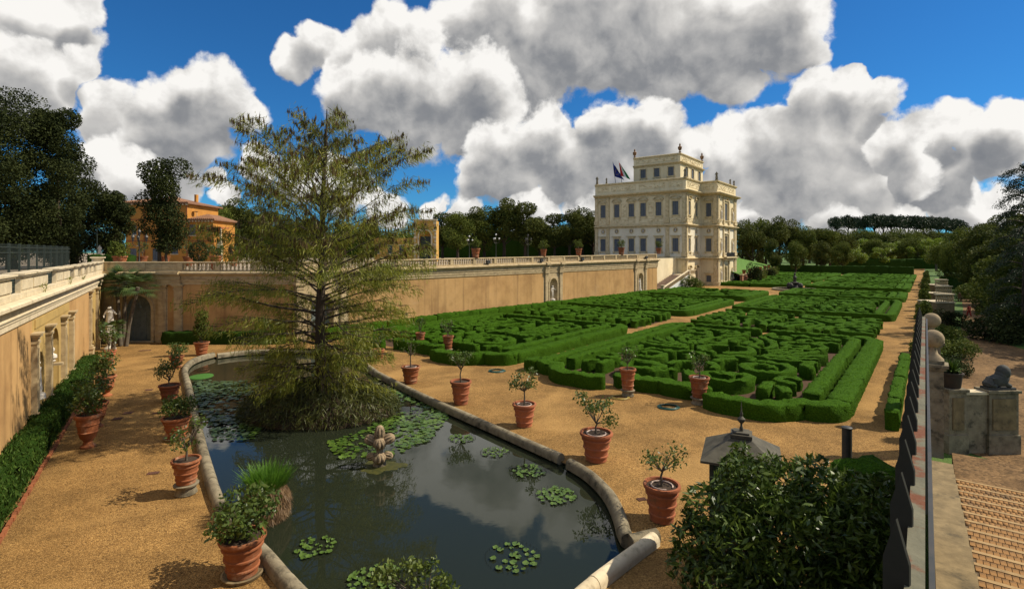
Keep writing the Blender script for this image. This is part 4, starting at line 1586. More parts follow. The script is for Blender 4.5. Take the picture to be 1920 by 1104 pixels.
bed_specs = []
rowsR = [(30.5, 57.5), (60.0, 75.0), (79.0, 104.0), (110.0, 126.0), (138, 162), (167, 190), (195, 224)]
rowsL = [(30.5, 52.0), (54.5, 66.5), (69.0, 91.0), (96.0, 114.0), (138, 162), (167, 190), (195, 224)]
rname = ['nearest', 'second', 'third', 'fourth', 'fifth', 'sixth', 'farthest']
hr = np.random.default_rng(11)
BEDSHADE = M('bed_shade', (0.085, 0.045, 0.022), (0.05, 0.028, 0.014), scale=6, rough=1.0, bump=0.6, bscale=25)  # dark sheet colour standing in for shade between the hedges
for side, rows, s0, s1 in (('right', rowsR, -21.8, -3.6), ('left', rowsL, -43.2, -25.0)):
    for i, (t0, t1) in enumerate(rows):
        A, B = s1 - s0, t1 - t0
        org = ST(s0 + A / 2, t0 + B / 2)
        near = i <= 2
        bed = thing('parterre_bed', org, '%s clipped box-hedge parterre bed in the %s-hand row beside the central path' % (rname[i], side), 'hedge bed', 'box hedge parterre beds')
        strokes = []
        hw, hh = (0.62, 0.82) if near else (0.76, 0.85)
        lace = i == 1
        w = WB()
        ed_ = 0.2 if not lace else 0.5
        w.poly([ST(s0 + ed_, t0 + ed_ + 0.3, 0.006), ST(s1 - ed_, t0 + ed_ + 0.3, 0.006), ST(s1 - ed_, t1 - ed_, 0.006), ST(s0 + ed_, t1 - ed_, 0.006)])
        w.build('bed_shade', BEDSHADE, bed)

        def tow(a, b):
            q = ST(s0 + a, t0 + b)
            return (q.x, q.y)
        if not lace:
            # outer border: scalloped towards the pond, rounded corners
            c = 1.6
            bor = []
            nfront = 40
            for k in range(nfront + 1):
                x = c + (A - 2 * c) * k / nfront
                f = k / nfront
                if i == 0:
                    bump = 1.5 * max(0, math.sin(3 * math.pi * f)) ** 0.7 if math.sin(3 * math.pi * f) > 0 else -0.2
                    bump += 0.3 * abs(math.sin(6 * math.pi * f))
                else:
                    bump = 0.9 * max(0, math.cos(2 * math.pi * (f - 0.5))) ** 2
                bor.append((x, 0.4 - bump))
            front = [(0.0, c), (0.25, c * 0.45), (c * 0.6, 0.35)] + bor + [(A - c * 0.6, 0.35), (A - 0.25, c * 0.45), (A, c)]
            cutn = (0.33, 0.68) if i == 0 else (0.5,)
            n = len(front)
            last = 0
            for f in list(cutn) + [1.0]:
                b_ = int(n * f)
                if b_ - last > 3:
                    strokes.append((front[last:b_], 1.7))
                last = b_ + 1
            strokes.append(([(A, c + 0.3), (A, B * 0.55)], 1.7))
            strokes.append(([(A, B * 0.55 + 0.1), (A, B - c), (A - 0.5, B - 0.4), (A - c, B)], 1.7))
            strokes.append(([(0, c + 0.3), (0, B - c), (0.5, B - 0.4), (c, B)], 1.5))
            strokes.append(([(c + 0.6, B), (A * 0.5 - 0.6, B)], 1.4))
            strokes.append(([(A * 0.5 + 0.6, B), (A - c - 0.6, B)], 1.4))
            # inner border
            g = 1.42
            strokes.append(([(g, g + 1.2), (g, B - g - 0.6), (g + 0.7, B - g)], 1.25))
            strokes.append(([(A - g, g + 1.2), (A - g, B - g - 0.6), (A - g - 0.7, B - g)], 1.25))
            mar = 2.35
        else:
            mar = 0.5
        dsep = 0.86 if near else 1.2
        pre = [l for l in motif(B) if len(l) > 4] if i in (0, 2) else []
        for l in pre:
            strokes.append(([(A / 2 + p[0], p[1]) for p in l], 0.95))
            strokes.append(([(A / 2 - p[0], p[1]) for p in l], 0.95))
        for ln in streamlines(A, B, 40 + i * 2 + (side == 'left'), dsep, mar, pre):
            strokes.append(([(A / 2 + p[0], p[1]) for p in ln], 1.0))
            strokes.append(([(A / 2 - p[0], p[1]) for p in ln], 1.0))
        if i == 0 and side == 'right':     # square block at the corner by the path
            strokes.append(([(-0.6, 0.4), (-0.6, 1.6)], 1.9))
        if near:
            sv, sq, no = [], [], 0
            for pts, k in strokes:
                if len(pts) < 2:
                    continue
                wp = [tow(*p) for p in pts]
                v, q = hedge_arrays(wp, hw * k * hr.uniform(0.9, 1.1), hh * hr.uniform(0.93, 1.06), hr, 0.24 if i == 0 else 0.34)
                me = np_mesh('hedge', v - np.array(org), q, HEDGE)
                new_obj('hedge', me, bed)
                if i == 0:
                    lv, lq = sprig_arrays(v, q, int(26 * len(v) / 10), hr, 0.11)
                    sv.append(lv); sq.append(lq + no); no += len(lv)
            if sv:
                me = np_mesh('sprigs', np.concatenate(sv) - np.array(org), np.concatenate(sq), None)
                me.materials.append(MATS['box_leaf'] if 'box_leaf' in MATS else leaf_mat('box_leaf', (0.030, 0.085, 0.006), (0.13, 0.25, 0.014), trans=0.3, scale=1.2, rough=0.8, spec=0.05))
                o = new_obj('sprigs', me, bed)
                o['kind'] = 'stuff'
        else:
            vs, qs, no = [], [], 0
            for pts, k in strokes:
                if len(pts) < 2:
                    continue
                v, q = hedge_arrays([tow(*p) for p in pts], hw * k, hh * hr.uniform(0.93, 1.06), hr, 0.6, 0.05)
                vs.append(v); qs.append(q + no); no += len(v)
            me = np_mesh('hedge_scrolls', np.concatenate(vs) - np.array(org), np.concatenate(qs), HEDGE)
            o = new_obj('hedge_scrolls', me, bed)
            o['kind'] = 'stuff'

# straight hedges
def long_hedge(name, pts, w, h, label, mat=HEDGE_D, seglen=3.4, step=0.3):
    pts = [Vector((p[0], p[1])) for p in pts]
    o = thing(name, (pts[0].x, pts[0].y, 0), label, 'hedge')
    for a, b in zip(pts[:-1], pts[1:]):
        L_ = (b - a).length
        n = max(1, round(L_ / seglen))
        for k in range(n):
            p = a.lerp(b, k / n); q = a.lerp(b, (k + 1) / n)
            d = (q - p).normalized()
            hedge_obj('hedge_block', [p + d * 0.2, q - d * 0.2], w, h * hr.uniform(0.95, 1.05), hr, mat, o, step, 0.04, (pts[0].x, pts[0].y, 0))
    return o


def F2(fr, u, o):
    q = fr((u, o, 0))
    return (q[0], q[1])


long_hedge('wall_hedge', [F2(WAf, WAf.u_of_px(345) - 1.2, 1.0), F2(WAf, WAf.len - 0.6, 1.0)], 0.9, 1.15, 'low dark clipped hedge below the wall between the green door and the tree')
long_hedge('wall_hedge', [F2(WBf, 2.5, 1.0), F2(WBf, LB - 3.0, 1.0)], 0.9, 1.15, 'long low clipped hedge along the foot of the ochre terrace wall', MATS['box_hedge'])
q0 = ST(-1.6, 34); q1 = ST(-1.6, 48)
long_hedge('path_hedge', [ST(-1.35, 31), ST(-1.35, 50)], 0.55, 0.9, 'narrow low hedge between the right-hand gravel path and the iron fence', MATS['box_hedge'])
# stand-alone hedge before the palace stair
long_hedge('stair_hedge', [G(1250, 556), G(1300, 549)], 1.3, 1.0, 'short thick hedge before the foot of the palace stair', MATS['box_hedge'])
long_hedge('end_hedge', [ST(-90, 236), ST(-4.0, 236)], 1.6, 3.2, 'tall dark hedge closing the far end of the parterre garden', HEDGE_D, 7.0, 0.9)
long_hedge('bank_hedge', [ST(-36, 150), ST(-44.5, 165), ST(-44.5, 228)], 1.2, 1.1, 'low hedge below the brick wall beyond the palace', MATS['box_hedge'], 6, 0.6)

long_hedge('park_edge_hedge', [(P(1560, 480, 262).x, 262), (P(1830, 480, 262).x, 262)], 3.0, 5.0, 'long dark hedge beyond the garden end under the spring-green trees', HEDGE_D, 9.0, 1.2)
long_hedge('park_edge_hedge', [(P(1772, 480, 120).x, 120), (P(1840, 480, 128).x, 128)], 2.5, 3.0, 'dark hedge in the park right of the stone balconies', HEDGE_D, 6.0, 0.8)
th = long_hedge('grove_hedge', [(P(340, 480, 168).x, 168), (P(1130, 480, 168).x, 168)], 3.0, 7.5, 'tall dark hedge closing the grove behind the terrace trees', HEDGE_D, 9.0, 1.2)
th.location.z = TZ - 0.5
# row of clipped shrubs along the right-hand path, casting toothed shadows
SHR = []
for sd in range(3):
    rr = np.random.default_rng(60 + sd)
    lob = [(0, 0, 0.9, 0.75, 0.75, 0.9)] + [(rr.uniform(-.35, .35), rr.uniform(-.35, .35), rr.uniform(0.5, 2.0), 0.45, 0.45, 0.5) for _ in range(7)]
    c = lobe_points(lob, 1500, rr, 0.6)
    v, q = leaf_arrays(c, 0.2, 0.12, rr)
    SHR.append(np_mesh('shrub_foliage', v, q, LEAF_MID))
nsh = 24
for k in range(nsh):
    t = 52 + (228 - 52) * (k / (nsh - 1)) ** 1.15
    p = ST(-0.35, t)
    o = thing('path_shrub', p, 'rounded dark shrub bordering the right-hand gravel path, %s from the near end' % ORD[k], 'shrub', 'shrubs along the right-hand path')
    sc = hr.uniform(0.9, 1.25)
    a = new_obj('foliage', SHR[k % 3], o)
    a.scale = (sc, sc, sc * hr.uniform(0.9, 1.2)); a.rotation_euler.z = hr.uniform(0, 6)

# yew hedge at the foot of the left wall, with its terracotta edging
yh = thing('yew_hedge', LWf((U(60), 0.8, 0)), 'rough dark green yew hedge at the foot of the left wall', 'hedge')
a0, a1 = -4.0, U(150)
pth = [F2(LWf, a0 + (a1 - a0) * k / 30, 0.6) for k in range(31)]
v, q = hedge_arrays(pth, 0.8, 1.0, hr, 0.25, 0.06)
new_obj('hedge_body', np_mesh('hedge_body', v - np.array(yh.location), q, HEDGE_D), yh)
lv, lq = sprig_arrays(v, q, 26000, hr, 0.15)
nrm_up = np.array([[0, 0, 0.9]])
c = lv.reshape(-1, 4, 3).mean(1)
lv, lq = leaf_arrays(c + hr.normal(size=c.shape) * 0.07, 0.17, 0.045, hr, axis=np.array([0, 0, 1.1]), spread=0.8)
o = new_obj('foliage', np_mesh('foliage', lv - np.array(yh.location), lq, LEAF_YEW), yh)
ed = thing('brick_edging', LWf((U(60), 1.6, 0)), 'low terracotta brick edging along the yew hedge at lower left', 'edging')
bm_ = MB(); bm_.box(-0.125, 0.125, -0.05, 0.05, 0, 0.13)
BRK = bm_.mesh('brick'); BRK.materials.append(TERRA)
uu = -1.0
while uu < U(118):
    p = LWf((uu, 1.2 + hr.uniform(-0.02, 0.02), 0.0))
    o = new_obj('brick', BRK, ed, (p[0] - ed.location.x, p[1] - ed.location.y, hr.uniform(-0.03, 0.0)))
    o.rotation_euler = (hr.uniform(-.05, .05), 0, LWf.rz() + hr.uniform(-0.06, 0.06))
    uu += 0.265

# ---------------------------------------------------------------- trees


def crown_mesh(name, lobes, n, leaf, mat, seed, shell=0.5, aspect=0.55):
    rr = np.random.default_rng(seed)
    c = lobe_points(lobes, n, rr, shell)
    v, q = leaf_arrays(c, leaf, leaf * aspect, rr)
    return np_mesh(name, v, q, mat)


def trunk_mesh(name, h, r, seed, limbs=5, spread=2.5, top=None, mat=BARK, lean=0.0):
    rn = random.Random(seed)
    m = MB()
    top = top or h * 1.5
    pts = [Vector((0, 0, -0.3)), Vector((lean * 0.3, rn.uniform(-.1, .1), h * 0.5)), Vector((lean, 0, h)), Vector((lean + rn.uniform(-.3, .3), rn.uniform(-.3, .3), top))]
    m.tube(pts, [r * 1.25, r, r * 0.85, r * 0.2], 8)
    for k in range(limbs):
        a = 2 * math.pi * (k + rn.random() * 0.5) / limbs
        z = h * rn.uniform(0.75, 1.1)
        l = spread * rn.uniform(0.7, 1.1)
        p0 = Vector((lean * z / h, 0, z))
        m.tube([p0, p0 + Vector((math.cos(a) * l * 0.5, math.sin(a) * l * 0.5, l * 0.45)), p0 + Vector((math.cos(a) * l, math.sin(a) * l, l * 1.1))], [r * 0.5, r * 0.32, r * 0.1], 6)
    me = m.mesh(name, smooth=True)
    me.materials.append(mat)
    return me


def rand_lobes(seed, n, W, Z0, Z1, r0, r1, power=1.0, cone=0.0):
    rn = random.Random(seed)
    out = []
    zm, zh = (Z0 + Z1) / 2, (Z1 - Z0) / 2
    for k in range(n):
        z = rn.uniform(-1, 1)
        rad = W * math.sqrt(max(0.05, 1 - abs(z) ** (2.2 * power))) * (1 - cone * (z + 1) / 2)
        a = rn.uniform(0, 6.283)
        d = rad * math.sqrt(rn.random()) * 0.85
        r = rn.uniform(r0, r1)
        out.append((d * math.cos(a), d * math.sin(a), zm + z * (zh - r * 0.6), r, r, r * rn.uniform(0.75, 1.05)))
    return out


KINDS = {}


def add_kind(name, variants):
    KINDS[name] = variants


add_kind('ilex', [(trunk_mesh('trunk', 3.2, 0.28, 100 + s, 5, 2.2, 8), crown_mesh('crown', rand_lobes(110 + s, 16, 2.9, 2.6, 11.6, 1.1, 2.0), 10000, 0.34, LEAF_OAK2, 120 + s)) for s in range(4)])
add_kind('mid', [(trunk_mesh('trunk', 3.0, 0.28, 130 + s, 5, 2.6, 7), crown_mesh('crown', rand_lobes(140 + s, 15, 3.6, 2.2, 10.5, 1.2, 2.3), 8500, 0.34, LEAF_MID, 150 + s)) for s in range(3)])
add_kind('spring', [(trunk_mesh('trunk', 3.5, 0.22, 160 + s, 6, 2.6, 7, BARK_L), crown_mesh('crown', rand_lobes(170 + s, 13, 3.8, 3.0, 10.0, 1.0, 1.9), 3800, 0.45, LEAF_SPRING, 180 + s, 0.3)) for s in range(2)])
add_kind('pine', [(trunk_mesh('trunk', 8.5, 0.34, 190 + s, 6, 3.2, 11.5, BARK), crown_mesh('crown', [(math.cos(a) * d, math.sin(a) * d, 11.6 + 0.5 * math.cos(a * 3 + s) - d * 0.1, 2.0, 2.0, 1.45) for a, d in [(k * 0.9, (0, 2.2, 4.0)[k % 3]) for k in range(14)]], 4200, 0.5, LEAF_PINE, 195 + s)) for s in range(3)])
add_kind('conifer', [(trunk_mesh('trunk', 2.0, 0.25, 200 + s, 3, 0.8, 12), crown_mesh('crown', [(random.Random(s * 50 + k).uniform(-.5, .5) * (1 - k / 16), random.Random(s * 50 + k + 1).uniform(-.5, .5) * (1 - k / 16), 1.2 + k * 0.8, 1.9 * (1 - k / 15) + 0.3, 1.9 * (1 - k / 15) + 0.3, 1.0) for k in range(14)], 4200, 0.42, LEAF_OAK2, 205 + s)) for s in range(2)])
trn = random.Random(5)


def tree(kind, loc, height, label, group=None, width=1.0, var=None, name='tree'):
    v = KINDS[kind]
    i = trn.randrange(len(v)) if var is None else var
    tk, cr = v[i]
    base = {'ilex': 11.9, 'mid': 11.0, 'spring': 10.4, 'pine': 13.2, 'conifer': 13.2}[kind]
    o = thing(name, loc, label, 'tree', group)
    k = height / base
    o.rotation_euler.z = trn.uniform(0, 6.28)
    o.scale = (k * width, k * width, k)
    new_obj('trunk', tk, o)
    new_obj('crown', cr, o)
    return o


def tree_px(kind, px, ytop, d, z0, label, group=None, width=1.0, var=None, name='tree'):
    p = P(px, ytop, d)
    return tree(kind, (p.x, p.y, z0), p.z - z0, label, group, width, var, name)


# big dark holm oaks at upper left
def big_oak(px, d, wid, z0, ytop, ybot, seed, n, label):
    top, bot = P(px, ytop, d).z, P(px, ybot, d).z
    p = P(px, ytop, d)
    o = thing('holm_oak', (p.x, p.y, z0), label, 'tree', 'dark holm oaks at upper left')
    lob = rand_lobes(seed, 60, wid, bot - z0, top - z0, wid * 0.26, wid * 0.42)
    new_obj('trunk', trunk_mesh('trunk', bot - z0 + 2, 0.45, seed, 6, wid * 0.6, (top - z0) * 0.55), o)
    new_obj('crown', crown_mesh('crown', lob, int(n * 2.1), 0.27, LEAF_ILEX, seed + 1, 0.4), o)
    return o


big_oak(22, 58, 6.6, TZ, 172, 492, 301, 24000, 'tallest dark holm oak, filling the upper left corner behind the railing fence')
big_oak(108, 60, 4.0, TZ, 203, 495, 302, 17000, 'dark holm oak just right of the tallest one at upper left')
big_oak(-70, 52, 5.0, TZ, 220, 495, 305, 10000, 'dark holm oak cut by the left picture edge')
big_oak(140, 68, 4.4, TZ, 330, 502, 306, 12000, 'low dark holm oak behind the end of the railing fence')
big_oak(212, 66, 2.4, TZ, 358, 482, 303, 8500, 'small dark round holm oak left of the orange house')
o = thing('holm_oak', (P(305, 400, 62).x, 62, TZ), 'column-shaped clipped holm oak with two trunks before the orange house', 'tree')
rz_ = P(305, 292, 62).z - TZ
lob = [(trn.uniform(-1.1, 1.1), trn.uniform(-1.1, 1.1), 3.2 + (rz_ - 4.6) * k / 15, 1.75, 1.75, 1.4) for k in range(16)] + [(0.5, 0, 2.6, 1.6, 1.5, 0.9), (0, 0, rz_ - 1.2, 1.5, 1.5, 1.0)]
m = MB()
m.tube([(-0.35, 0, -0.2), (-0.4, 0, 2.2), (-0.1, 0, 6)], [0.22, 0.19, 0.1], 8)
m.tube([(0.55, 0.1, -0.2), (0.35, 0, 1.4), (0.6, 0, 2.6), (0.3, 0, 6)], [0.17, 0.14, 0.12, 0.06], 8)
m.tube([(0.35, 0, 1.4), (1.2, 0.2, 3.0)], [0.1, 0.04], 6)
m.build('trunk', BARK, o, smooth=True)
new_obj('crown', crown_mesh('crown', lob, 14000, 0.28, LEAF_ILEX, 308, 0.4), o)

grp_ = 'trees behind the terrace'
spec = [('ilex', 372, 392, 118), ('mid', 402, 384, 112), ('ilex', 440, 372, 120), ('ilex', 480, 388, 118), ('mid', 528, 402, 115), ('ilex', 575, 398, 120), ('mid', 640, 412, 125), ('ilex', 690, 408, 135),
        ('ilex', 830, 396, 150), ('mid', 858, 392, 142), ('ilex', 886, 384, 148), ('mid', 908, 386, 150), ('ilex', 945, 368, 150), ('ilex', 985, 376, 147), ('mid', 1012, 408, 155),
        ('ilex', 1040, 398, 150), ('ilex', 1068, 392, 150), ('ilex', 1092, 390, 158), ('conifer', 1078, 384, 170), ('ilex', 1112, 396, 165), ('conifer', 945, 366, 175), ('conifer', 972, 370, 178), ('conifer', 1085, 380, 180)]
spec.sort(key=lambda s: s[1])
for i, (k, px, yt, d) in enumerate(spec):
    tree_px(k, px, yt, d, TZ, '%s from the left of the dark trees in a row behind the terrace balustrade' % ORD[i], grp_, {'ilex': 1.15, 'mid': 1.05, 'conifer': 0.7}[k])
# second, lower rank that closes the gaps under the crowns
for i in range(20):
    px = 360 + i * 41
    if 1100 < px:
        continue
    tree_px('mid' if i % 3 else 'ilex', px + trn.uniform(-8, 8), trn.uniform(418, 436), 185 + trn.uniform(-6, 6), TZ - 2, '%s from the left of the low trees in the far rank behind the terrace' % ORD[i], 'far rank behind the terrace', 1.9)

grp_ = 'trees right of the palace'
spec = [('mid', 1392, 412, 235), ('ilex', 1412, 418, 225), ('conifer', 1404, 405, 250), ('mid', 1436, 408, 240), ('ilex', 1462, 402, 230), ('ilex', 1484, 412, 236), ('mid', 1506, 424, 228), ('ilex', 1532, 426, 240),
        ('mid', 1556, 424, 236), ('ilex', 1582, 428, 244), ('ilex', 1448, 446, 200), ('mid', 1492, 452, 205), ('ilex', 1540, 450, 210), ('mid', 1578, 452, 214), ('conifer', 1426, 402, 260)]
spec.sort(key=lambda s: s[1])
for i, (k, px, yt, d) in enumerate(spec):
    tree_px(k, px, yt, d, 0, '%s from the left of the dark trees right of the palace' % ORD[i], grp_, {'ilex': 1.0, 'mid': 0.95, 'conifer': 0.5}[k])
spec = [(1596, 446, 270), (1618, 440, 285), (1640, 444, 275), (1664, 448, 280), (1690, 446, 290), (1706, 442, 270), (1722, 452, 265), (1738, 446, 285), (1756, 438, 250), (1772, 456, 200), (1652, 458, 262), (1606, 462, 262)]
spec.sort()
for i, (px, yt, d) in enumerate(spec):
    tree_px('spring' if i % 4 != 3 else 'mid', px, yt, d, -0.6, '%s from the left of the fresh yellow-green trees beyond the garden end' % ORD[i], 'spring-green trees beyond the garden', 1.25)
for i, (px, yt) in enumerate([(1568, 407), (1590, 404), (1606, 408), (1622, 405), (1640, 402), (1656, 403), (1672, 404), (1688, 404), (1703, 406), (1718, 405), (1732, 407), (1746, 406), (1760, 408), (1774, 409), (1788, 411), (1800, 416)]):
    tree_px('pine', px, yt, 470 + (i % 3) * 14, -0.6, '%s from the left of the distant umbrella pines on the skyline' % ORD[i], 'umbrella pines on the skyline', 0.62 if i > 3 else 0.5)
# wood that closes the view under the pines
for i in range(22):
    px = 1500 + i * 20
    tree_px('mid' if i % 2 else 'ilex', px + trn.uniform(-6, 6), trn.uniform(424, 438), 420 + trn.uniform(-14, 14), -0.6, '%s from the left of the dark wood below the umbrella pines' % ORD[i], 'dark wood below the umbrella pines', 1.3)
# dark park trees on the right; unseen ones past the edge added for shade
grp_ = 'dark park trees at right'
spec = [('ilex', 1796, 430, 150, 1.0), ('mid', 1820, 424, 135, 1.0), ('ilex', 1848, 420, 110, 1.1), ('ilex', 1880, 402, 120, 1.2), ('mid', 1912, 430, 90, 1.2), ('ilex', 1940, 392, 80, 1.2), ('ilex', 1868, 446, 82, 1.2), ('mid', 1905, 470, 66, 1.3), ('ilex', 1832, 470, 105, 1.2), ('ilex', 1980, 420, 75, 1.3), ('mid', 1782, 452, 120, 0.7), ('ilex', 2040, 330, 62, 1.3), ('ilex', 2120, 330, 50, 1.3), ('mid', 2080, 380, 80, 1.4), ('ilex', 2200, 330, 42, 1.2)]
spec.sort(key=lambda s: s[1])
for i, (k, px, yt, d, wd) in enumerate(spec):
    tree_px(k, px, yt, d, -0.6, '%s from the left of the dark park trees at the right' % ORD[i], grp_, wd)
# low dark bushes in front of them
BUSHM = [crown_mesh('foliage', rand_lobes(400 + s, 9, 1.6, -0.2, 2.2, 0.7, 1.1), 2600, 0.22, LEAF_MID if s else LEAF_ILEX, 410 + s, 0.5) for s in range(3)]
spec = [(1838, 566, 1.5), (1868, 572, 1.7), (1900, 578, 1.8), (1880, 640, 1.2), (1915, 640, 1.4), (1905, 610, 1.5), (1858, 548, 1.6), (1820, 540, 1.3), (1850, 590, 0.9), (1776, 640, 0.8), (1784, 668, 0.75), (1770, 610, 0.9), (1790, 700, 0.6)]
for i, (px, y, sc) in enumerate(sorted(spec)):
    p = G(px, y, -0.6)
    o = thing('park_bush', p, '%s from the left of the dark bushes beside the park path at right' % ORD[i], 'bush', 'dark bushes in the park')
    a = new_obj('foliage', BUSHM[i % 3], o); a.scale = (sc * 1.25, sc * 1.25, sc); a.rotation_euler.z = i

# cedar cut by the right edge
cd = thing('cedar_tree', (P(1925, 600, 56).x, 56, -0.6), 'dark cedar with drooping tiered branches at the right picture edge', 'tree')
ctop = P(1925, 300, 56).z + 0.6
m = MB(); m.tube([(0, 0, -0.3), (0.1, 0, ctop * 0.5), (0, 0, ctop)], [0.5, 0.35, 0.05], 8)
rn = random.Random(77)
cv, cq, cn = [], [], 0
crg = np.random.default_rng(78)
for k in range(46):
    z = 3.0 + (ctop - 3.2) * k / 46
    ln = (4.2 - 2.6 * (k / 46)) * rn.uniform(0.7, 1.15)
    a = k * 2.4 + rn.uniform(-.3, .3)
    d = Vector((math.cos(a), math.sin(a), 0))
    pts = [Vector((0, 0, z)), d * ln * 0.4 + Vector((0, 0, z + 0.35)), d * ln * 0.75 + Vector((0, 0, z + 0.15)), d * ln + Vector((0, 0, z - 0.75))]
    m.tube(pts, [0.09, 0.06, 0.04, 0.015], 5)
    pa = np.array([tuple(p) for p in pts])
    nn = 420
    tt = crg.uniform(0.25, 1, nn) ** 0.8
    c = np.stack([np.interp(tt * 3, [0, 1, 2, 3], pa[:, j]) for j in range(3)], 1)
    c += crg.normal(size=c.shape) * np.array([0.32, 0.32, 0.10]) * (0.5 + 0.5 * tt[:, None])
    c[:, 2] -= crg.uniform(0, 0.45, nn)
    v, q = leaf_arrays(c, 0.26, 0.06, crg, axis=np.array([d.x * 0.6, d.y * 0.6, -0.8]), spread=0.6)
    cv.append(v); cq.append(q + cn); cn += len(v)
m.build('trunk', BARK, cd, smooth=True)
new_obj('crown', np_mesh('crown', np.concatenate(cv), np.concatenate(cq), LEAF_PINE), cd)

# ---- the bald cypress on its islet
tb = G(600, 775, -0.1)
isl = thing('islet', (tb.x, tb.y, -0.12), 'overgrown islet with trailing brush round the foot of the pond tree', 'islet')
m = MB()
rn = random.Random(9)
ring = [(4.1 * math.cos(2 * math.pi * k / 28) * rn.uniform(0.93, 1.05), 2.7 * math.sin(2 * math.pi * k / 28) * rn.uniform(0.93, 1.05)) for k in range(28)]
prev = None
for (sc, z) in ((1.0, -0.3), (0.98, 0.15), (0.85, 0.5), (0.55, 0.8), (0.2, 0.95)):
    cur = [m.vert((x * sc, y * sc, z + rn.uniform(-.06, .06))) for x, y in ring]
    if prev:
        for k in range(28):
            m.f.append([prev[k], prev[(k + 1) % 28], cur[(k + 1) % 28], cur[k]])
    prev = cur
m.f.append(prev)
m.build('soil_mound', SOIL, isl, smooth=True)
ig = np.random.default_rng(91)
n = 12000
a = ig.uniform(0, 6.283, n); rr = np.sqrt(ig.uniform(0.02, 1, n))
c = np.stack([4.3 * rr * np.cos(a), 2.85 * rr * np.sin(a), 1.55 * np.sqrt(np.maximum(0, 1 - rr ** 2.5)) * ig.uniform(0.1, 1.15, n) + ig.uniform(-0.1, 0.3, n)], 1)
v, q = leaf_arrays(c, 0.45, 0.035, ig, axis=np.stack([np.cos(a) * 0.6, np.sin(a) * 0.6, -0.5 + 0 * a], 1), spread=0.7)
o = new_obj('brush', np_mesh('brush', v, q, leaf_mat('islet_brush', (0.026, 0.034, 0.008), (0.11, 0.12, 0.022), trans=0.2, scale=0.9)), isl)

cy = thing('bald_cypress', (tb.x, tb.y, 0.3), 'tall open bald cypress with olive foliage and hanging tassels, growing from the pond islet', 'tree')
Ht = P(620, 205, tb.y).z - 0.3
m = MB()
tr = lambda z: Vector((0.012 * z * z * 0.12 + 0.03 * math.sin(z), 0.03 * math.cos(z * 0.8), z))
zs = [-0.5, 0.4, 1.5, 3, 5, 7, 9, 11, 13, 15, Ht]
m.tube([tr(z) for z in zs], [0.48, 0.38, 0.31, 0.27, 0.24, 0.20, 0.16, 0.12, 0.09, 0.05, 0.02], 10)
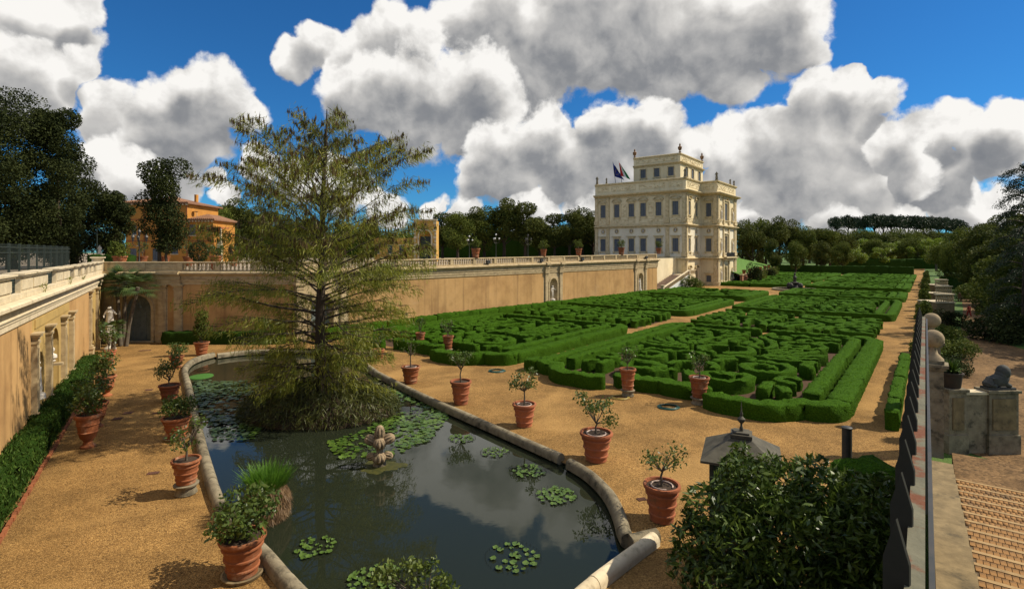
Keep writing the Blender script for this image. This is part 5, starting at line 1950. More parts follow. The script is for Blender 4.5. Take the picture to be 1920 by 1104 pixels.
# silhouette half-widths (m) by height above the islet
hzs = [0.8, 2.0, 3.2, 4.6, 6.1, 7.5, 9.0, 10.4, 11.9, 13.3, 14.5, 15.6, Ht]
hw = [3.4, 3.7, 4.2, 5.0, 5.9, 6.2, 5.6, 5.6, 5.9, 5.4, 4.6, 3.3, 1.6]
cg = np.random.default_rng(93)
bv, bq, bn = [], [], 0
gv, gq, gn_ = [], [], 0
nb = 138
for k in range(nb):
    f = k / (nb - 1)
    z0 = 1.0 + (Ht - 2.4) * f ** 1.12
    a = k * 2.39996 + rn.uniform(-.35, .35)
    d = Vector((math.cos(a), math.sin(a), 0))
    if rn.random() < 0.14:
        continue
    rise = 1.05 * max(0.0, f - 0.18) + rn.uniform(-0.10, 0.14)          # low limbs run level, high ones climb
    # reach until the silhouette at the tip height
    ln = 1.0
    for it in range(12):
        ln = float(np.interp(z0 + ln * rise, hzs, hw))
    ln *= rn.choice([1.06, 1.0, 0.94, 0.86, 0.72] if f > 0.35 else [1.05, 0.97, 0.9, 0.8, 0.6])
    p0 = tr(z0)
    r0 = 0.085 * (1 - 0.75 * f) * rn.uniform(0.7, 1.2)
    pts = [p0, p0 + d * ln * 0.35 + Vector((rn.uniform(-.2, .2), rn.uniform(-.2, .2), ln * rise * 0.42 + rn.uniform(-.15, .25))), p0 + d * ln * 0.7 + Vector((rn.uniform(-.35, .35), rn.uniform(-.35, .35), ln * rise * 0.85 + rn.uniform(-.25, .25))), p0 + d * ln + Vector((0, 0, ln * rise - 0.12 * ln * (1 - f)))]
    m.tube(pts, [r0, r0 * 0.7, r0 * 0.4, r0 * 0.12], 5, cap=False)
    nsub = int(5 + ln * 1.9)
    subs = [(pts, 1.0)]
    for s in range(nsub):
        t = 0.22 + 0.76 * (s + rn.random()) / nsub
        i3 = min(2, int(t * 3))
        q0 = pts[i3].lerp(pts[i3 + 1], t * 3 - i3)
        sa = a + rn.choice([-1, 1]) * rn.uniform(0.5, 1.2)
        sl = ln * 0.34 * (1.15 - t) + 0.45
        e = q0 + Vector((math.cos(sa) * sl, math.sin(sa) * sl, sl * (rise * 0.7) + rn.uniform(-.15, .1)))
        mid = q0.lerp(e, 0.5) + Vector((0, 0, rn.uniform(0, .1)))
        m.tube([q0, mid, e], [r0 * 0.32, r0 * 0.2, r0 * 0.06], 4, cap=False)
        subs.append(([q0, mid, e], 0.6))
    for sp, wgt in subs:
        pa = np.array([tuple(p) for p in sp])
        kk = len(sp) - 1
        L_ = float(np.linalg.norm(np.diff(pa, axis=0), axis=1).sum())
        # needled twigs, thicker in the lower half
        dens = 30 if f < 0.45 else 24
        nn = max(3, int(dens * L_ * rn.uniform(0.5, 1.4)))
        tt = cg.uniform(0.25, 1.02, nn)
        c = np.stack([np.interp(tt * kk, np.arange(kk + 1), pa[:, j]) for j in range(3)], 1)
        c += cg.normal(size=c.shape) * 0.11
        ax = np.array([d.x * 0.5, d.y * 0.5, -0.75])
        c[:, 2] -= cg.uniform(0, 0.42, nn)
        v, q = leaf_arrays(c, 0.32, 0.030, cg, axis=ax, spread=0.65)
        bv.append(v); bq.append(q + bn); bn += len(v)
        if f > 0.45 and wgt < 1:          # hanging tassels high in the crown
            nn = rn.randrange(6, 14)
            tt = cg.uniform(0.5, 1.0, nn)
            c = np.stack([np.interp(tt * kk, np.arange(kk + 1), pa[:, j]) for j in range(3)], 1)
            v, q = leaf_arrays(c - np.array([0, 0, 0.15]), 0.34, 0.06, cg, axis=np.array([0, 0, -1.6]), spread=0.35)
            gv.append(v); gq.append(q + gn_); gn_ += len(v)
tk = m.build('trunk', BARK, cy, smooth=True)
new_obj('crown', np_mesh('crown', np.concatenate(bv), np.concatenate(bq), LEAF_CYP), cy)
new_obj('tassels', np_mesh('tassels', np.concatenate(gv), np.concatenate(gq), LEAF_CYPB), cy)
print('cypress leaves', bn // 4, gn_ // 4)

# ---------------------------------------------------------------- potted plants
POTP = [(.29, 0), (.33, .02), (.335, .17), (.375, .19), (.375, .23), (.35, .25), (.375, .44), (.415, .46), (.415, .50), (.39, .52), (.42, .72), (.46, .74), (.46, .79), (.435, .81), (.445, .88), (.51, .90), (.525, .95), (.51, 1.0), (.45, 1.0), (.435, .93)]
URN2 = [(.30, 0), (.30, .05), (.20, .10), (.17, .18), (.22, .24), (.30, .30), (.36, .44), (.40, .47), (.37, .50), (.41, .68), (.45, .70), (.43, .74), (.45, .88), (.52, .90), (.53, .96), (.50, 1.0), (.45, 1.0), (.435, .94)]


def pot_mesh(prof, mat):
    m = MB(); m.lathe(prof, 22)
    m.f.pop()
    me = m.mesh('pot', smooth=True); me.materials.append(mat)
    return me


POT_A, POT_B, POT_C = pot_mesh(POTP, TERRA), pot_mesh(POTP, TERRA_O), pot_mesh(URN2, TERRA)
m = MB(); m.lathe([(0.001, 0.93), (.25, .935), (.445, .925)], 16); SOILM = m.mesh('soil', smooth=True); SOILM.materials.append(SOIL)
RINGM = M('pale_hose', (0.55, 0.42, 0.34), (0.4, 0.3, 0.24), scale=6, rough=0.6)
m = MB()
m.tube([(0.30 * math.cos(a * 0.42), 0.30 * math.sin(a * 0.42), 0.955) for a in range(14)], 0.022, 6)
HOSER = m.mesh('watering_ring', smooth=True); HOSER.materials.append(RINGM)
m = MB(); m.lathe([(0.40, 0), (0.52, 0.02), (0.55, 0.10), (0.50, 0.12), (0.40, 0.06)], 20); SAUC = m.mesh('saucer', smooth=True); SAUC.materials.append(KERB)
m = MB(); m.lathe([(0.42, 0), (0.46, 0.06), (0.40, 0.3), (0.40, 0.5), (0.50, 0.56), (0.52, 0.66), (0.45, 0.68)], 18); DRUM = m.mesh('stone_drum', smooth=True); DRUM.materials.append(STONE_D)


def foliage(rr, trunk_h, cw, ch, n, leaf, mat, style):
    """returns trunk MB and leaf mesh, local with the soil at z = 0"""
    m = MB()
    rn = random.Random(int(rr.integers(1e6)))
    cen = []
    if style == 'tree':
        m.tube([(0, 0, -0.1), (rn.uniform(-.04, .04), 0, trunk_h * 0.6), (rn.uniform(-.06, .06), rn.uniform(-.05, .05), trunk_h)], [0.035 + 0.012 * cw, 0.035, 0.03], 7)
        nl = 11
        for k in range(nl):
            a = 2 * math.pi * k / nl + rn.uniform(-.3, .3)
            r = cw * 0.5 * rn.uniform(0.35, 0.9)
            z = trunk_h + ch * rn.uniform(0.12, 0.92)
            e = (r * math.cos(a), r * math.sin(a), z)
            m.tube([(0, 0, trunk_h * 0.93), (e[0] * 0.5, e[1] * 0.5, trunk_h + (z - trunk_h) * 0.4), e], [0.022, 0.015, 0.006], 5)
            cen.append((*e, cw * 0.21, cw * 0.21, ch * 0.22))
        shell = 0.1
    else:
        for k in range(9):
            a = rn.uniform(0, 6.28); r = cw * 0.5 * rn.uniform(0.2, 0.75); z = ch * rn.uniform(0.25, 0.95)
            e = (r * math.cos(a), r * math.sin(a), z)
            m.tube([(rn.uniform(-.08, .08), rn.uniform(-.08, .08), -0.05), (e[0] * 0.5, e[1] * 0.5, z * 0.55), e], [0.02, 0.014, 0.006], 5)
            cen.append((e[0], e[1], z * 0.9, cw * 0.26, cw * 0.26, ch * 0.24))
        cen.append((0, 0, ch * 0.45, cw * 0.33, cw * 0.33, ch * 0.4))
        shell = 0.3
    c = lobe_points(cen, n, rr, shell)
    c[:, 2] = np.maximum(c[:, 2], 0.03)
    v, q = leaf_arrays(c, leaf, leaf * 0.5, rr, axis=np.array([0, 0, 0.25]), spread=1.0)
    return m, np_mesh('foliage', v, q, mat)


def potted(base, rim, h, cw, ch, label, trunk=0.5, n=500, leaf=0.13, style='tree', pot=None, under=None, mat=None, group='terracotta pots in the garden', seed=0, ring=False, fruit=None, name='potted_plant'):
    rr = np.random.default_rng(seed + 500)
    o = thing(name, base, label, 'potted plant', group)
    zb = 0.0
    if under == 'drum':
        d = new_obj('stone_drum', DRUM, o); d.scale = (rim * 0.85, rim * 0.85, 0.55); zb = 0.68 * 0.55
    elif under == 'saucer':
        d = new_obj('saucer', SAUC, o); d.scale = (rim * 0.85,) * 3; zb = 0.05
    p = new_obj('pot', pot or POT_A, o, (0, 0, zb)); p.scale = (rim, rim, h)
    p.rotation_euler.z = rr.uniform(0, 6)
    s = new_obj('soil', SOILM, p)
    if ring:
        r_ = new_obj('watering_ring', HOSER, p)
    tm, fm = foliage(rr, trunk, cw, ch, n, leaf, mat or LEAF_CITRUS, style)
    zs_ = zb + h * 0.93
    t = tm.build('trunk', BARK_L, o, smooth=True); t.location.z = zs_
    f = new_obj('foliage', fm, o, (0, 0, zs_))
    return o


def pt(px, py):
    return G(px, py)


potted(pt(455, 1078), 1.12, 1.0, 1.95, 1.15, 'large terracotta pot with a bushy shrub, nearest at lower left beside the pond', 0, 1500, 0.15, 'bush', POT_A, 'saucer', seed=1)
potted(pt(349, 925), 0.92, 0.85, 1.3, 1.15, 'pot on a stone drum with a thin lopsided tree, second along the left pond rim', 0.45, 330, 0.13, 'tree', POT_A, 'drum', seed=2)
potted(pt(331, 822), 1.18, 0.95, 1.7, 1.1, 'wide terracotta pot with a broad leafy shrub, third along the left pond rim', 0, 1100, 0.14, 'bush', POT_A, 'saucer', seed=3)
potted(pt(318, 752), 1.1, 0.95, 1.5, 1.9, 'old terracotta pot with a tall loose shrub, fourth along the left pond rim', 0.3, 650, 0.15, 'tree', POT_B, None, seed=4)
potted(pt(331, 690), 0.95, 0.9, 1.3, 1.1, 'terracotta pot with a small shrub, fifth along the left pond rim', 0, 500, 0.15, 'bush', POT_A, None, seed=5)
# topiary pot by the far hedge
tp = potted(pt(378, 666), 1.15, 1.1, 1.35, 1.7, 'terracotta pot with a two-tiered clipped laurel at the far end of the pond', 0, 900, 0.16, 'bush', POT_A, None, seed=6, mat=LEAF_MID)
rr = np.random.default_rng(700)
c = lobe_points([(0, 0, 2.7, 0.55, 0.55, 0.45), (0, 0, 3.3, 0.55, 0.55, 0.5)], 800, rr, 0.4)
v, q = leaf_arrays(c, 0.16, 0.08, rr)
new_obj('upper_tier', np_mesh('upper_tier', v, q, LEAF_MID), tp)
potted(pt(165, 838), 0.95, 1.45, 1.45, 1.5, 'footed terracotta urn with a bushy citrus, nearest before the left wall', 0.1, 1000, 0.14, 'bush', POT_C, None, seed=7)
potted(pt(180, 800), 1.0, 1.2, 1.6, 1.7, 'footed terracotta urn with a bushy citrus, second before the left wall', 0.1, 1000, 0.14, 'bush', POT_C, None, seed=8)
potted(pt(199, 742), 1.0, 1.2, 1.8, 1.6, 'terracotta urn with a leafy citrus, third in the row before the left wall', 0.1, 900, 0.15, 'bush', POT_C, None, seed=9)
potted(pt(204, 684), 0.95, 1.1, 1.2, 1.9, 'terracotta pot with a thin upright shrub, farthest before the left wall, near the statue', 0.4, 330, 0.16, 'tree', POT_B, None, seed=10)
potted(pt(1241, 974), 1.12, 1.15, 1.65, 1.0, 'large terracotta pot with a sparse tree, nearest along the right pond rim', 0.5, 330, 0.12, 'tree', POT_B, None, ring=True, seed=11)
potted(pt(1118, 862), 1.3, 1.15, 1.7, 1.35, 'large terracotta pot with a rounded little citrus tree, second along the right pond rim', 0.45, 620, 0.14, 'tree', POT_B, None, ring=True, seed=12)
potted(pt(983, 798), 1.14, 1.1, 1.6, 1.2, 'terracotta pot with a small spreading citrus, third along the right pond rim', 0.7, 480, 0.15, 'tree', POT_B, None, ring=True, seed=13)
potted(pt(864, 757), 1.16, 1.3, 1.5, 0.95, 'terracotta pot with a flat-topped little tree, fourth along the right pond rim', 0.75, 420, 0.15, 'tree', POT_B, None, seed=14)
potted(pt(770, 718), 1.2, 1.1, 1.2, 1.2, 'terracotta pot with a spindly sapling, fifth along the right pond rim', 0.8, 90, 0.15, 'tree', POT_A, None, ring=True, seed=15)
potted(pt(708, 676), 1.05, 0.9, 1.2, 1.3, 'terracotta pot half hidden by the drooping branches of the pond tree', 0.3, 200, 0.16, 'tree', POT_A, None, seed=16)
potted(pt(1177, 742), 0.95, 1.25, 1.2, 0.95, 'terracotta pot with a thin tree before the nearest right-hand hedge bed', 0.4, 200, 0.14, 'tree', POT_A, 'drum', seed=17)
potted(pt(1311, 757), 1.1, 1.15, 1.35, 1.0, 'terracotta pot with a thin tree before the scalloped front of the right-hand bed', 0.4, 260, 0.14, 'tree', POT_A, 'drum', ring=True, seed=18)
potted(pt(788, 655), 0.85, 1.1, 1.2, 1.0, 'left of two terracotta pots standing in the near left-hand hedge bed', 0.3, 200, 0.16, 'tree', POT_A, 'drum', seed=19)
potted(pt(840, 662), 0.95, 1.1, 1.3, 1.1, 'right of two terracotta pots standing in the near left-hand hedge bed', 0.3, 220, 0.16, 'tree', POT_A, 'drum', seed=20)
# pots up on the terrace
gt = 'terracotta pots on the terrace'


def wall_top(px, off=-0.1):
    u = WBf.u_of_px(px)
    p = lift(WBf((u, off, 7.56)))
    return Vector(p)


for i, (px, rim, lab) in enumerate([(893, 1.15, 'on the balustrade, first of five from the left'), (1020, 1.0, 'on the balustrade above the nearer statue niche'), (1086, 1.1, 'on the balustrade, third of five from the left'), (1166, 1.25, 'on the balustrade before the palace windows'), (1236, 1.15, 'on the balustrade end beside the palace')]):
    potted(wall_top(px), rim, rim * 1.05, 1.7, 1.5, 'terracotta pot with a green shrub ' + lab, 0, 420, 0.2, 'bush', POT_A, None, LEAF_MID, gt, seed=30 + i)
potted((P(219, 480, 51.5).x, 51.9, TZ), 1.25, 1.5, 2.0, 1.5, 'big terracotta tub with a broad shrub behind the terrace corner', 0, 800, 0.22, 'bush', POT_A, None, LEAF_MID, gt, seed=40)
potted((P(397, 480, 51.5).x, 52.2, TZ), 1.15, 1.5, 1.7, 1.3, 'big flared terracotta pot with a small citrus on the terrace before the house wing', 0.2, 450, 0.2, 'bush', POT_A, None, LEAF_CITRUS, gt, seed=41)
for i, (px, d, lab) in enumerate([(267, 72, 'left of the column-shaped oak before the orange house'), (309, 74, 'right of the oak trunks before the orange house'), (353, 70, 'before the corner of the orange house'), (437, 70, 'right of the orange house')]):
    potted((P(px, 480, d).x, d, TZ), 1.3, 1.3, 1.6, 1.5, 'terracotta pot with a small tree ' + lab, 0.5, 260, 0.2, 'tree', POT_A, None, LEAF_CITRUS, gt, seed=50 + i)
# clipped ball bush in an iron guard
bb = thing('ball_topiary', (P(373, 480, 58).x, 58, TZ), 'round dark topiary bush in an iron guard before the house wing', 'topiary')
rr = np.random.default_rng(81)
c = lobe_points([(0, 0, 1.9, 1.0, 1.0, 1.15)], 1300, rr, 0.75)
v, q = leaf_arrays(c, 0.2, 0.11, rr)
new_obj('foliage', np_mesh('foliage', v, q, LEAF_ILEX), bb)
m = MB()
m.tube([(0, 0, 0), (0, 0, 1.6)], 0.07, 6)
for k in range(8):
    a = k * math.pi / 4
    m.tube([(0.85 * math.cos(a), 0.85 * math.sin(a), 0), (0.85 * math.cos(a), 0.85 * math.sin(a), 0.8)], 0.03, 4)
m.build('trunk', BARK, bb)

# ---------------------------------------------------------------- figures


def skin_figure(name, joints, edges, radii, mat, parent=None, loc=None, rz=0.0, sub=1, scale=1.0):
    me = bpy.data.meshes.new(name)
    me.from_pydata([tuple(j) for j in joints], edges, [])
    me.materials.append(mat)
    o = new_obj(name, me, parent, loc)
    o.modifiers.new('skin', 'SKIN')
    for i, r in enumerate(radii):
        sv = me.skin_vertices[0].data[i]
        sv.radius = (r, r) if not isinstance(r, tuple) else r
        sv.use_root = (i == 0)
    s = o.modifiers.new('sub', 'SUBSURF'); s.levels = sub; s.render_levels = sub
    o.rotation_euler.z = rz
    o.scale = (scale,) * 3
    return o


def human_joints(armL=(-0.34, 0.05, 1.05), handL=(-0.30, 0.22, 0.95), armR=(0.33, 0.0, 1.08), handR=(0.28, 0.25, 1.12), stride=0.0):
    J = [(0, 0, 0.97), (0, 0.01, 1.15), (0, 0, 1.36), (0, 0, 1.49), (0, 0.02, 1.60), (0, 0.03, 1.70),
         (-0.17, 0, 1.42), armL, handL, (0.17, 0, 1.42), armR, handR,
         (-0.10, 0, 0.92), (-0.11, 0.04 + stride * 0.5, 0.50), (-0.11, stride * 0.9, 0.08), (-0.12, 0.14 + stride * 0.9, 0.03),
         (0.10, 0, 0.92), (0.11, 0.04 - stride * 0.4, 0.50), (0.12, -stride, 0.08), (0.13, 0.14 - stride, 0.03)]
    Ed = [(0, 1), (1, 2), (2, 3), (3, 4), (4, 5), (2, 6), (6, 7), (7, 8), (2, 9), (9, 10), (10, 11), (0, 12), (12, 13), (13, 14), (14, 15), (0, 16), (16, 17), (17, 18), (18, 19)]
    Rd = [(0.15, 0.11), (0.13, 0.10), (0.16, 0.11), (0.065, 0.065), (0.125, 0.135), (0.12, 0.13), (0.085, 0.08), (0.05, 0.05), (0.035, 0.03), (0.075, 0.07), (0.05, 0.05), (0.035, 0.03),
          0.105, 0.07, 0.045, 0.035, 0.105, 0.07, 0.045, 0.035]
    return J, Ed, Rd


def robe_mesh(mat, h0=0.05, h1=1.42, seed=0):
    m = MB()
    n = 22
    prof = [(0.24, h0), (0.26, 0.3), (0.23, 0.7), (0.21, 0.95), (0.20, 1.15), (0.23, 1.33), (0.10, h1)]
    rn = random.Random(seed)
    ph = rn.uniform(0, 6)
    prev = None
    for (r, z) in prof:
        cur = []
        for k in range(n):
            a = 2 * math.pi * k / n
            fold = 1 + 0.10 * math.cos(7 * a + ph + z * 1.5) * (1.2 - z * 0.6)
            cur.append(m.vert((r * fold * math.cos(a), r * 0.78 * fold * math.sin(a), z)))
        if prev:
            for k in range(n):
                m.f.append([prev[k], prev[(k + 1) % n], cur[(k + 1) % n], cur[k]])
        prev = cur
    me = m.mesh('robe', smooth=True); me.materials.append(mat)
    return me


def statue(loc, height, label, mat=MARBLE, rz=0.0, robe=True, plinth=0.25, pose=0, group=None):
    o = thing('statue', loc, label, 'statue', group, rz)
    poses = [dict(), dict(armR=(0.36, 0.1, 1.15), handR=(0.42, 0.34, 1.2)), dict(armL=(-0.36, 0.0, 1.15), handL=(-0.16, 0.18, 1.0), armR=(0.34, -0.02, 1.1), handR=(0.36, 0.1, 0.82))]
    J, Ed, Rd = human_joints(**poses[pose % 3])
    J = [(x, -y, z) for x, y, z in J]
    sc = (height - plinth) / 1.8
    b = skin_figure('body', [(x * sc, y * sc, z * sc + plinth) for x, y, z in J], Ed, [tuple(a * sc for a in r) if isinstance(r, tuple) else r * sc for r in Rd], mat, o)
    if robe:
        r = new_obj('robe', robe_mesh(mat, seed=pose), o, (0, 0, plinth)); r.scale = (sc,) * 3
    m = MB(); m.lathe([(0.36 * sc, 0), (0.36 * sc, plinth * 0.7), (0.32 * sc, plinth)], 12)
    m.build('plinth', mat, o)
    return o


# statues in the niches of the terrace wall
for i, lab in ((1, 'marble statue standing in the nearer niche of the terrace wall'), (2, 'marble statue in the niche beside the palace stair')):
    p = WBf((nichesB[i], -0.18, 1.15))
    statue(p, 2.35, lab, rz=WBf.rz(), robe=(i == 2), pose=1 if i == 1 else 2, group='statues in the terrace wall')
p = LWf((U(73.5), -0.08, 1.3)); statue(p, 1.95, 'slender pale statue in the narrow niche of the left wall', rz=LWf.rz(), robe=True, pose=2)
# bust on a bracket in the wide niche
bt = thing('bust', LWf((U(101), -0.1, 2.35)), 'small marble bust on a bracket in the wide niche of the left wall', 'bust')
m = MB()
m.lathe([(0.05, 0), (0.16, 0.08), (0.20, 0.14), (0.12, 0.17), (0.25, 0.30), (0.24, 0.45), (0.09, 0.55), (0.08, 0.6), (0.14, 0.68), (0.145, 0.80), (0.07, 0.90), (0.001, 0.92)], 12)
m.build('head_and_shoulders', MARBLE, bt, smooth=True)
m = MB(); m.box(-0.2, 0.2, -0.5, 0.15, -0.12, 0.0); m.build('bracket', STONE, bt)
bt.rotation_euler.z = LWf.rz()
# statue on a tall pedestal by the palms
sp = G(206, 655)
pd = thing('pedestal', sp, 'white carved pedestal carrying the statue beside the palms', 'pedestal')
m = MB(); m.lathe([(0.46, 0), (0.46, 0.12), (0.38, 0.2), (0.30, 0.35), (0.27, 0.7), (0.33, 1.0), (0.36, 1.15), (0.44, 1.22), (0.44, 1.36)], 12)
m.build('carved_shaft', MARBLE, pd, smooth=True)
statue((sp.x, sp.y, 1.36), 2.5, 'white draped statue on a pedestal beside the palm trees', rz=0.5, pose=1)
# small white statue at the terrace hedge, and statues on the palace roof
statue((P(187, 480, 60).x, 60, TZ + 1.2), 1.5, 'small white statue on the terrace above the end of the railing fence', pose=0)
m_ = MB()
for q, zz, lab in ((fL((0.4, -0.3, 0)), 26.3, 'at the far left corner of the palace roof'), (fL((3.2, -0.3, 0)), 26.3, 'left of the flags on the palace roof'), (fA((0.3, -0.3, 0)), 26.3, 'on the near corner of the palace roof below the belvedere'), (fC((0.4, -0.3, 0)), 26.3, 'on the roof corner of the projecting middle'), (fC((12.0, -0.3, 0)), 26.3, 'second from the right on the palace roof'), (fC((LC - 0.6, -0.3, 0)), 26.3, 'at the far right corner of the palace roof')):
    statue((q[0], q[1], zz), 2.3 if 'far left' in lab or 'projecting' in lab or 'near corner' in lab else 1.7, 'small stone statue ' + lab, STONE_D, rz=E1.angle(Vector((1, 0))) * -1, pose=len(lab), group='statues on the palace roof')

# flags
def flag(px, cols, label, seed):
    u = fL.u_of_px(px)
    p = fL((u, -1.0, 25.4))
    o = thing('flag', p, label, 'flag')
    m = MB(); m.tube([(0, 0, 0), (-0.9, 0, 6.6)], [0.07, 0.04], 6); m.build('pole', IRON, o)
    nx, nz = 3 * 4, 10
    g = {}
    for k, c in enumerate(cols):
        m = MB()
        for i in range(4):
            for j in range(nz):
                def q(a, b):
                    f = (k * 4 + a) / 12; z = b / nz
                    x = -0.9 + f * 2.6 * (0.25 + 0.75 * (1 - z)) + (1 - z) * 0.45
                    return (x, 0.18 * math.sin(f * 7 + z * 4 + seed), 6.4 - (1 - z) * 3.6 - f * 1.0)
                m.poly([q(i, j), q(i + 1, j), q(i + 1, j + 1), q(i, j + 1)])
        ob = m.build('cloth_stripe' if len(set(cols)) > 1 else 'cloth', c, o, smooth=True)
    return o


FB = M('flag_blue', (0.012, 0.03, 0.22), (0.008, 0.02, 0.15), scale=2, rough=0.8)
FG = M('flag_green', (0.01, 0.20, 0.05), (0.008, 0.15, 0.04), scale=2, rough=0.8)
FW = M('flag_white', (0.75, 0.74, 0.7), (0.65, 0.64, 0.6), scale=2, rough=0.8)
FR = M('flag_red', (0.45, 0.02, 0.02), (0.35, 0.02, 0.02), scale=2, rough=0.8)
FY = M('flag_gold', (0.75, 0.55, 0.03), (0.65, 0.45, 0.03), scale=2, rough=0.8)
eu = flag(1152, [FB, FB, FB], 'blue flag with a ring of gold stars on the palace roof', 0)
m = MB()
for k in range(12):
    a = 2 * math.pi * k / 12
    cxx, czz = 0.18 + 0.42 * math.cos(a), 3.9 + 0.75 * math.sin(a)
    for s in range(5):
        b0 = math.pi / 2 + 2 * math.pi * s / 5
        pts_ = [(cxx + 0.10 * math.cos(b0), -0.22, czz + 0.10 * math.sin(b0)), (cxx + 0.04 * math.cos(b0 + 0.63), -0.22, czz + 0.04 * math.sin(b0 + 0.63)), (cxx, -0.22, czz), (cxx + 0.04 * math.cos(b0 - 0.63), -0.22, czz + 0.04 * math.sin(b0 - 0.63))]
        m.poly(pts_)
m.build('stars', FY, eu)
flag(1163.5, [FR, FW, FG], 'green, white and red tricolour flag on the palace roof', 2)

# ---------------------------------------------------------------- garden stair of the palace
gs = thing('garden_stair', ST(-45.0, 105.5), 'stone stair with a sloping balustrade rising beside the palace corner', 'stair')
nst = 16
STEPM = M('stair_stone', (0.34, 0.25, 0.19), (0.24, 0.17, 0.13), scale=2, rough=0.9, bump=0.3)
for k in range(nst):
    w = WB(); a = k * 0.95
    pts_ = [ST(-46.9, 105.5 + a), ST(-43.1, 105.5 + a), ST(-43.1, 121.5), ST(-46.9, 121.5)]
    w.prism([(p.x, p.y) for p in pts_][::1], 0.2 * k, 0.2 * (k + 1))
    w.build('step', STEPM, gs)
w = WB()
for k in range(3):
    pts_ = [ST(-47.6 - 0.3 * k, 105.4 - 0.5 * k), ST(-42.5 + 0.3 * k, 105.4 - 0.5 * k), ST(-42.5 + 0.3 * k, 105.5), ST(-47.6 - 0.3 * k, 105.5)]
    w.prism([(p.x, p.y) for p in pts_], 0.0, 0.30 - 0.1 * k)
w.build('bottom_steps', COPING, gs)
fs = Frame(ST(-42.9, 105.6).xy, d=E2)
w = WB(fs)
for k in range(12):
    u0, u1 = k * 1.25, (k + 1) * 1.25
    z0, z1 = 3.2 * u0 / 15.2, 3.2 * u1 / 15.2
    w.poly([(u0, 0.12, 0), (u1, 0.12, 0), (u1, 0.12, z1 + 0.15), (u0, 0.12, z0 + 0.15)])
    w.poly([(u0, 0.12, z0 + 0.15), (u1, 0.12, z1 + 0.15), (u1, -0.2, z1 + 0.15), (u0, -0.2, z0 + 0.15)])
w.build('side_wall', M('white_stair_wall', (0.72, 0.72, 0.66), (0.62, 0.62, 0.56), scale=1, rough=0.9), gs)
w = WB(fs)
for (ua, ub, za, zb) in ((0, 15.0, 0, 3.2), (15.0, 19.4, 3.2, 3.2)):
    i = len(w.v)
    for (u, z) in ((ua, za), (ub, zb)):
        for (o_, dz) in ((-0.24, 1.0), (0.16, 1.0), (0.18, 1.14), (-0.26, 1.14)):
            w.vert((u, o_, z + dz))
    for s in range(4):
        w.f.append([i + s, i + (s + 1) % 4, i + 4 + (s + 1) % 4, i + 4 + s])
w.build('handrail', COPING, gs)
BM2 = bal_mesh(0.85, 8, 1.0)
for k in range(34):
    u = 0.5 + k * 0.55
    z = min(3.2, 3.2 * u / 15.0)
    p = fs((u, -0.04, z + 0.15))
    new_obj('baluster', BM2, gs, (p[0] - gs.location.x, p[1] - gs.location.y, p[2]))
w = WB(fs)
w.box(-0.5, 0.1, -0.3, 0.25, 0, 1.5); w.box(-0.6, 0.2, -0.4, 0.35, 1.499, 1.65)
w.build('newel', COPING, gs)
w = WB(fs)
w.box(14.8, 15.3, -0.3, 0.25, 0, 4.2)
w.build('newel', COPING, gs)
w = WB()
w.prism([(p.x, p.y) for p in (ST(-46.9, 121.5), ST(-43.1, 121.5), ST(-43.1, 125.5), ST(-46.9, 125.5))], 0, 3.2)
w.build('landing', PALACE, gs)
sh = thing('stair_shrub', fs((11.0, 2.2, 0)), 'rounded dark shrub against the white stair wall', 'shrub')
a = new_obj('foliage', BUSHM[1], sh); a.scale = (1.3, 1.3, 1.5)

# brick retaining wall, grassy bank and shrubs beyond the palace
bw = thing('brick_wall', G(1480, 512, 0), 'reddish brick retaining wall below the grassy bank beyond the palace', 'wall')
pA, pB = ST(-38.5, 148), ST(-47.0, 228)
w = WB(Frame(pA.xy, pB.xy))
Lw = (pB.xy - pA.xy).length
BRICKW = M('brick_wall_mat', (0.36, 0.15, 0.075), (0.26, 0.11, 0.06), scale=1.5, rough=0.95, bump=0.5, bscale=8, c3=(0.42, 0.26, 0.15), c3scale=0.7)
w.box(0, Lw, -0.6, 0, 0, 2.3)
w.build('wall_body', BRICKW, bw)
w = WB(Frame(pA.xy, pB.xy))
w.box(-0.2, Lw, -0.75, 0.15, 2.3, 2.5)
w.build('coping', STONE, bw)
for k in range(9):
    w = WB(Frame(pA.xy, pB.xy)); u = 3 + k * 9.0
    w.box(u, u + 1.0, 0, 0.7, 0, 1.9)
    w.build('buttress', BRICKW, bw)
bank = WB()
n_ = pA.lerp(pB, 0)
off = -Frame(pA.xy, pB.xy).n
for k in range(14):
    a, b = pA.lerp(pB, k / 14), pA.lerp(pB, (k + 1) / 14)
    for j in range(5):
        def q(p, jj):
            return (p.x + off.x * (0.3 + jj * 3.2), p.y + off.y * (0.3 + jj * 3.2), 2.42 + 2.9 * (jj / 5) ** 0.8 * 1.4)
        bank.poly([q(a, j), q(b, j), q(b, j + 1), q(a, j + 1)])
o = bank.build('grass_bank', M('bank_grass', (0.09, 0.19, 0.02), (0.06, 0.14, 0.015), scale=0.6, rough=0.9, bump=0.8, bscale=6, bdist=0.2), None, smooth=True)
tag(o, kind='structure')
for k in range(6):
    p = pA.lerp(pB, 0.06 + k * 0.14)
    o = thing('bank_shrub', (p.x + 1.6, p.y - 1.0, 0), '%s round shrub before the brick wall beyond the palace' % ORD[k], 'shrub', 'shrubs before the brick wall')
    a = new_obj('foliage', BUSHM[k % 3], o); a.scale = (1.1, 1.1, 1.5 if k else 2.4)
    q = p + Vector((off.x * 0.3, off.y * 0.3, 2.5))
    o = thing('wall_pot', q, '%s small terracotta pot on the brick wall beyond the palace' % ORD[k], 'pot', 'pots on the brick wall')
    a = new_obj('pot', POT_A, o); a.scale = (1.1, 1.1, 1.1)

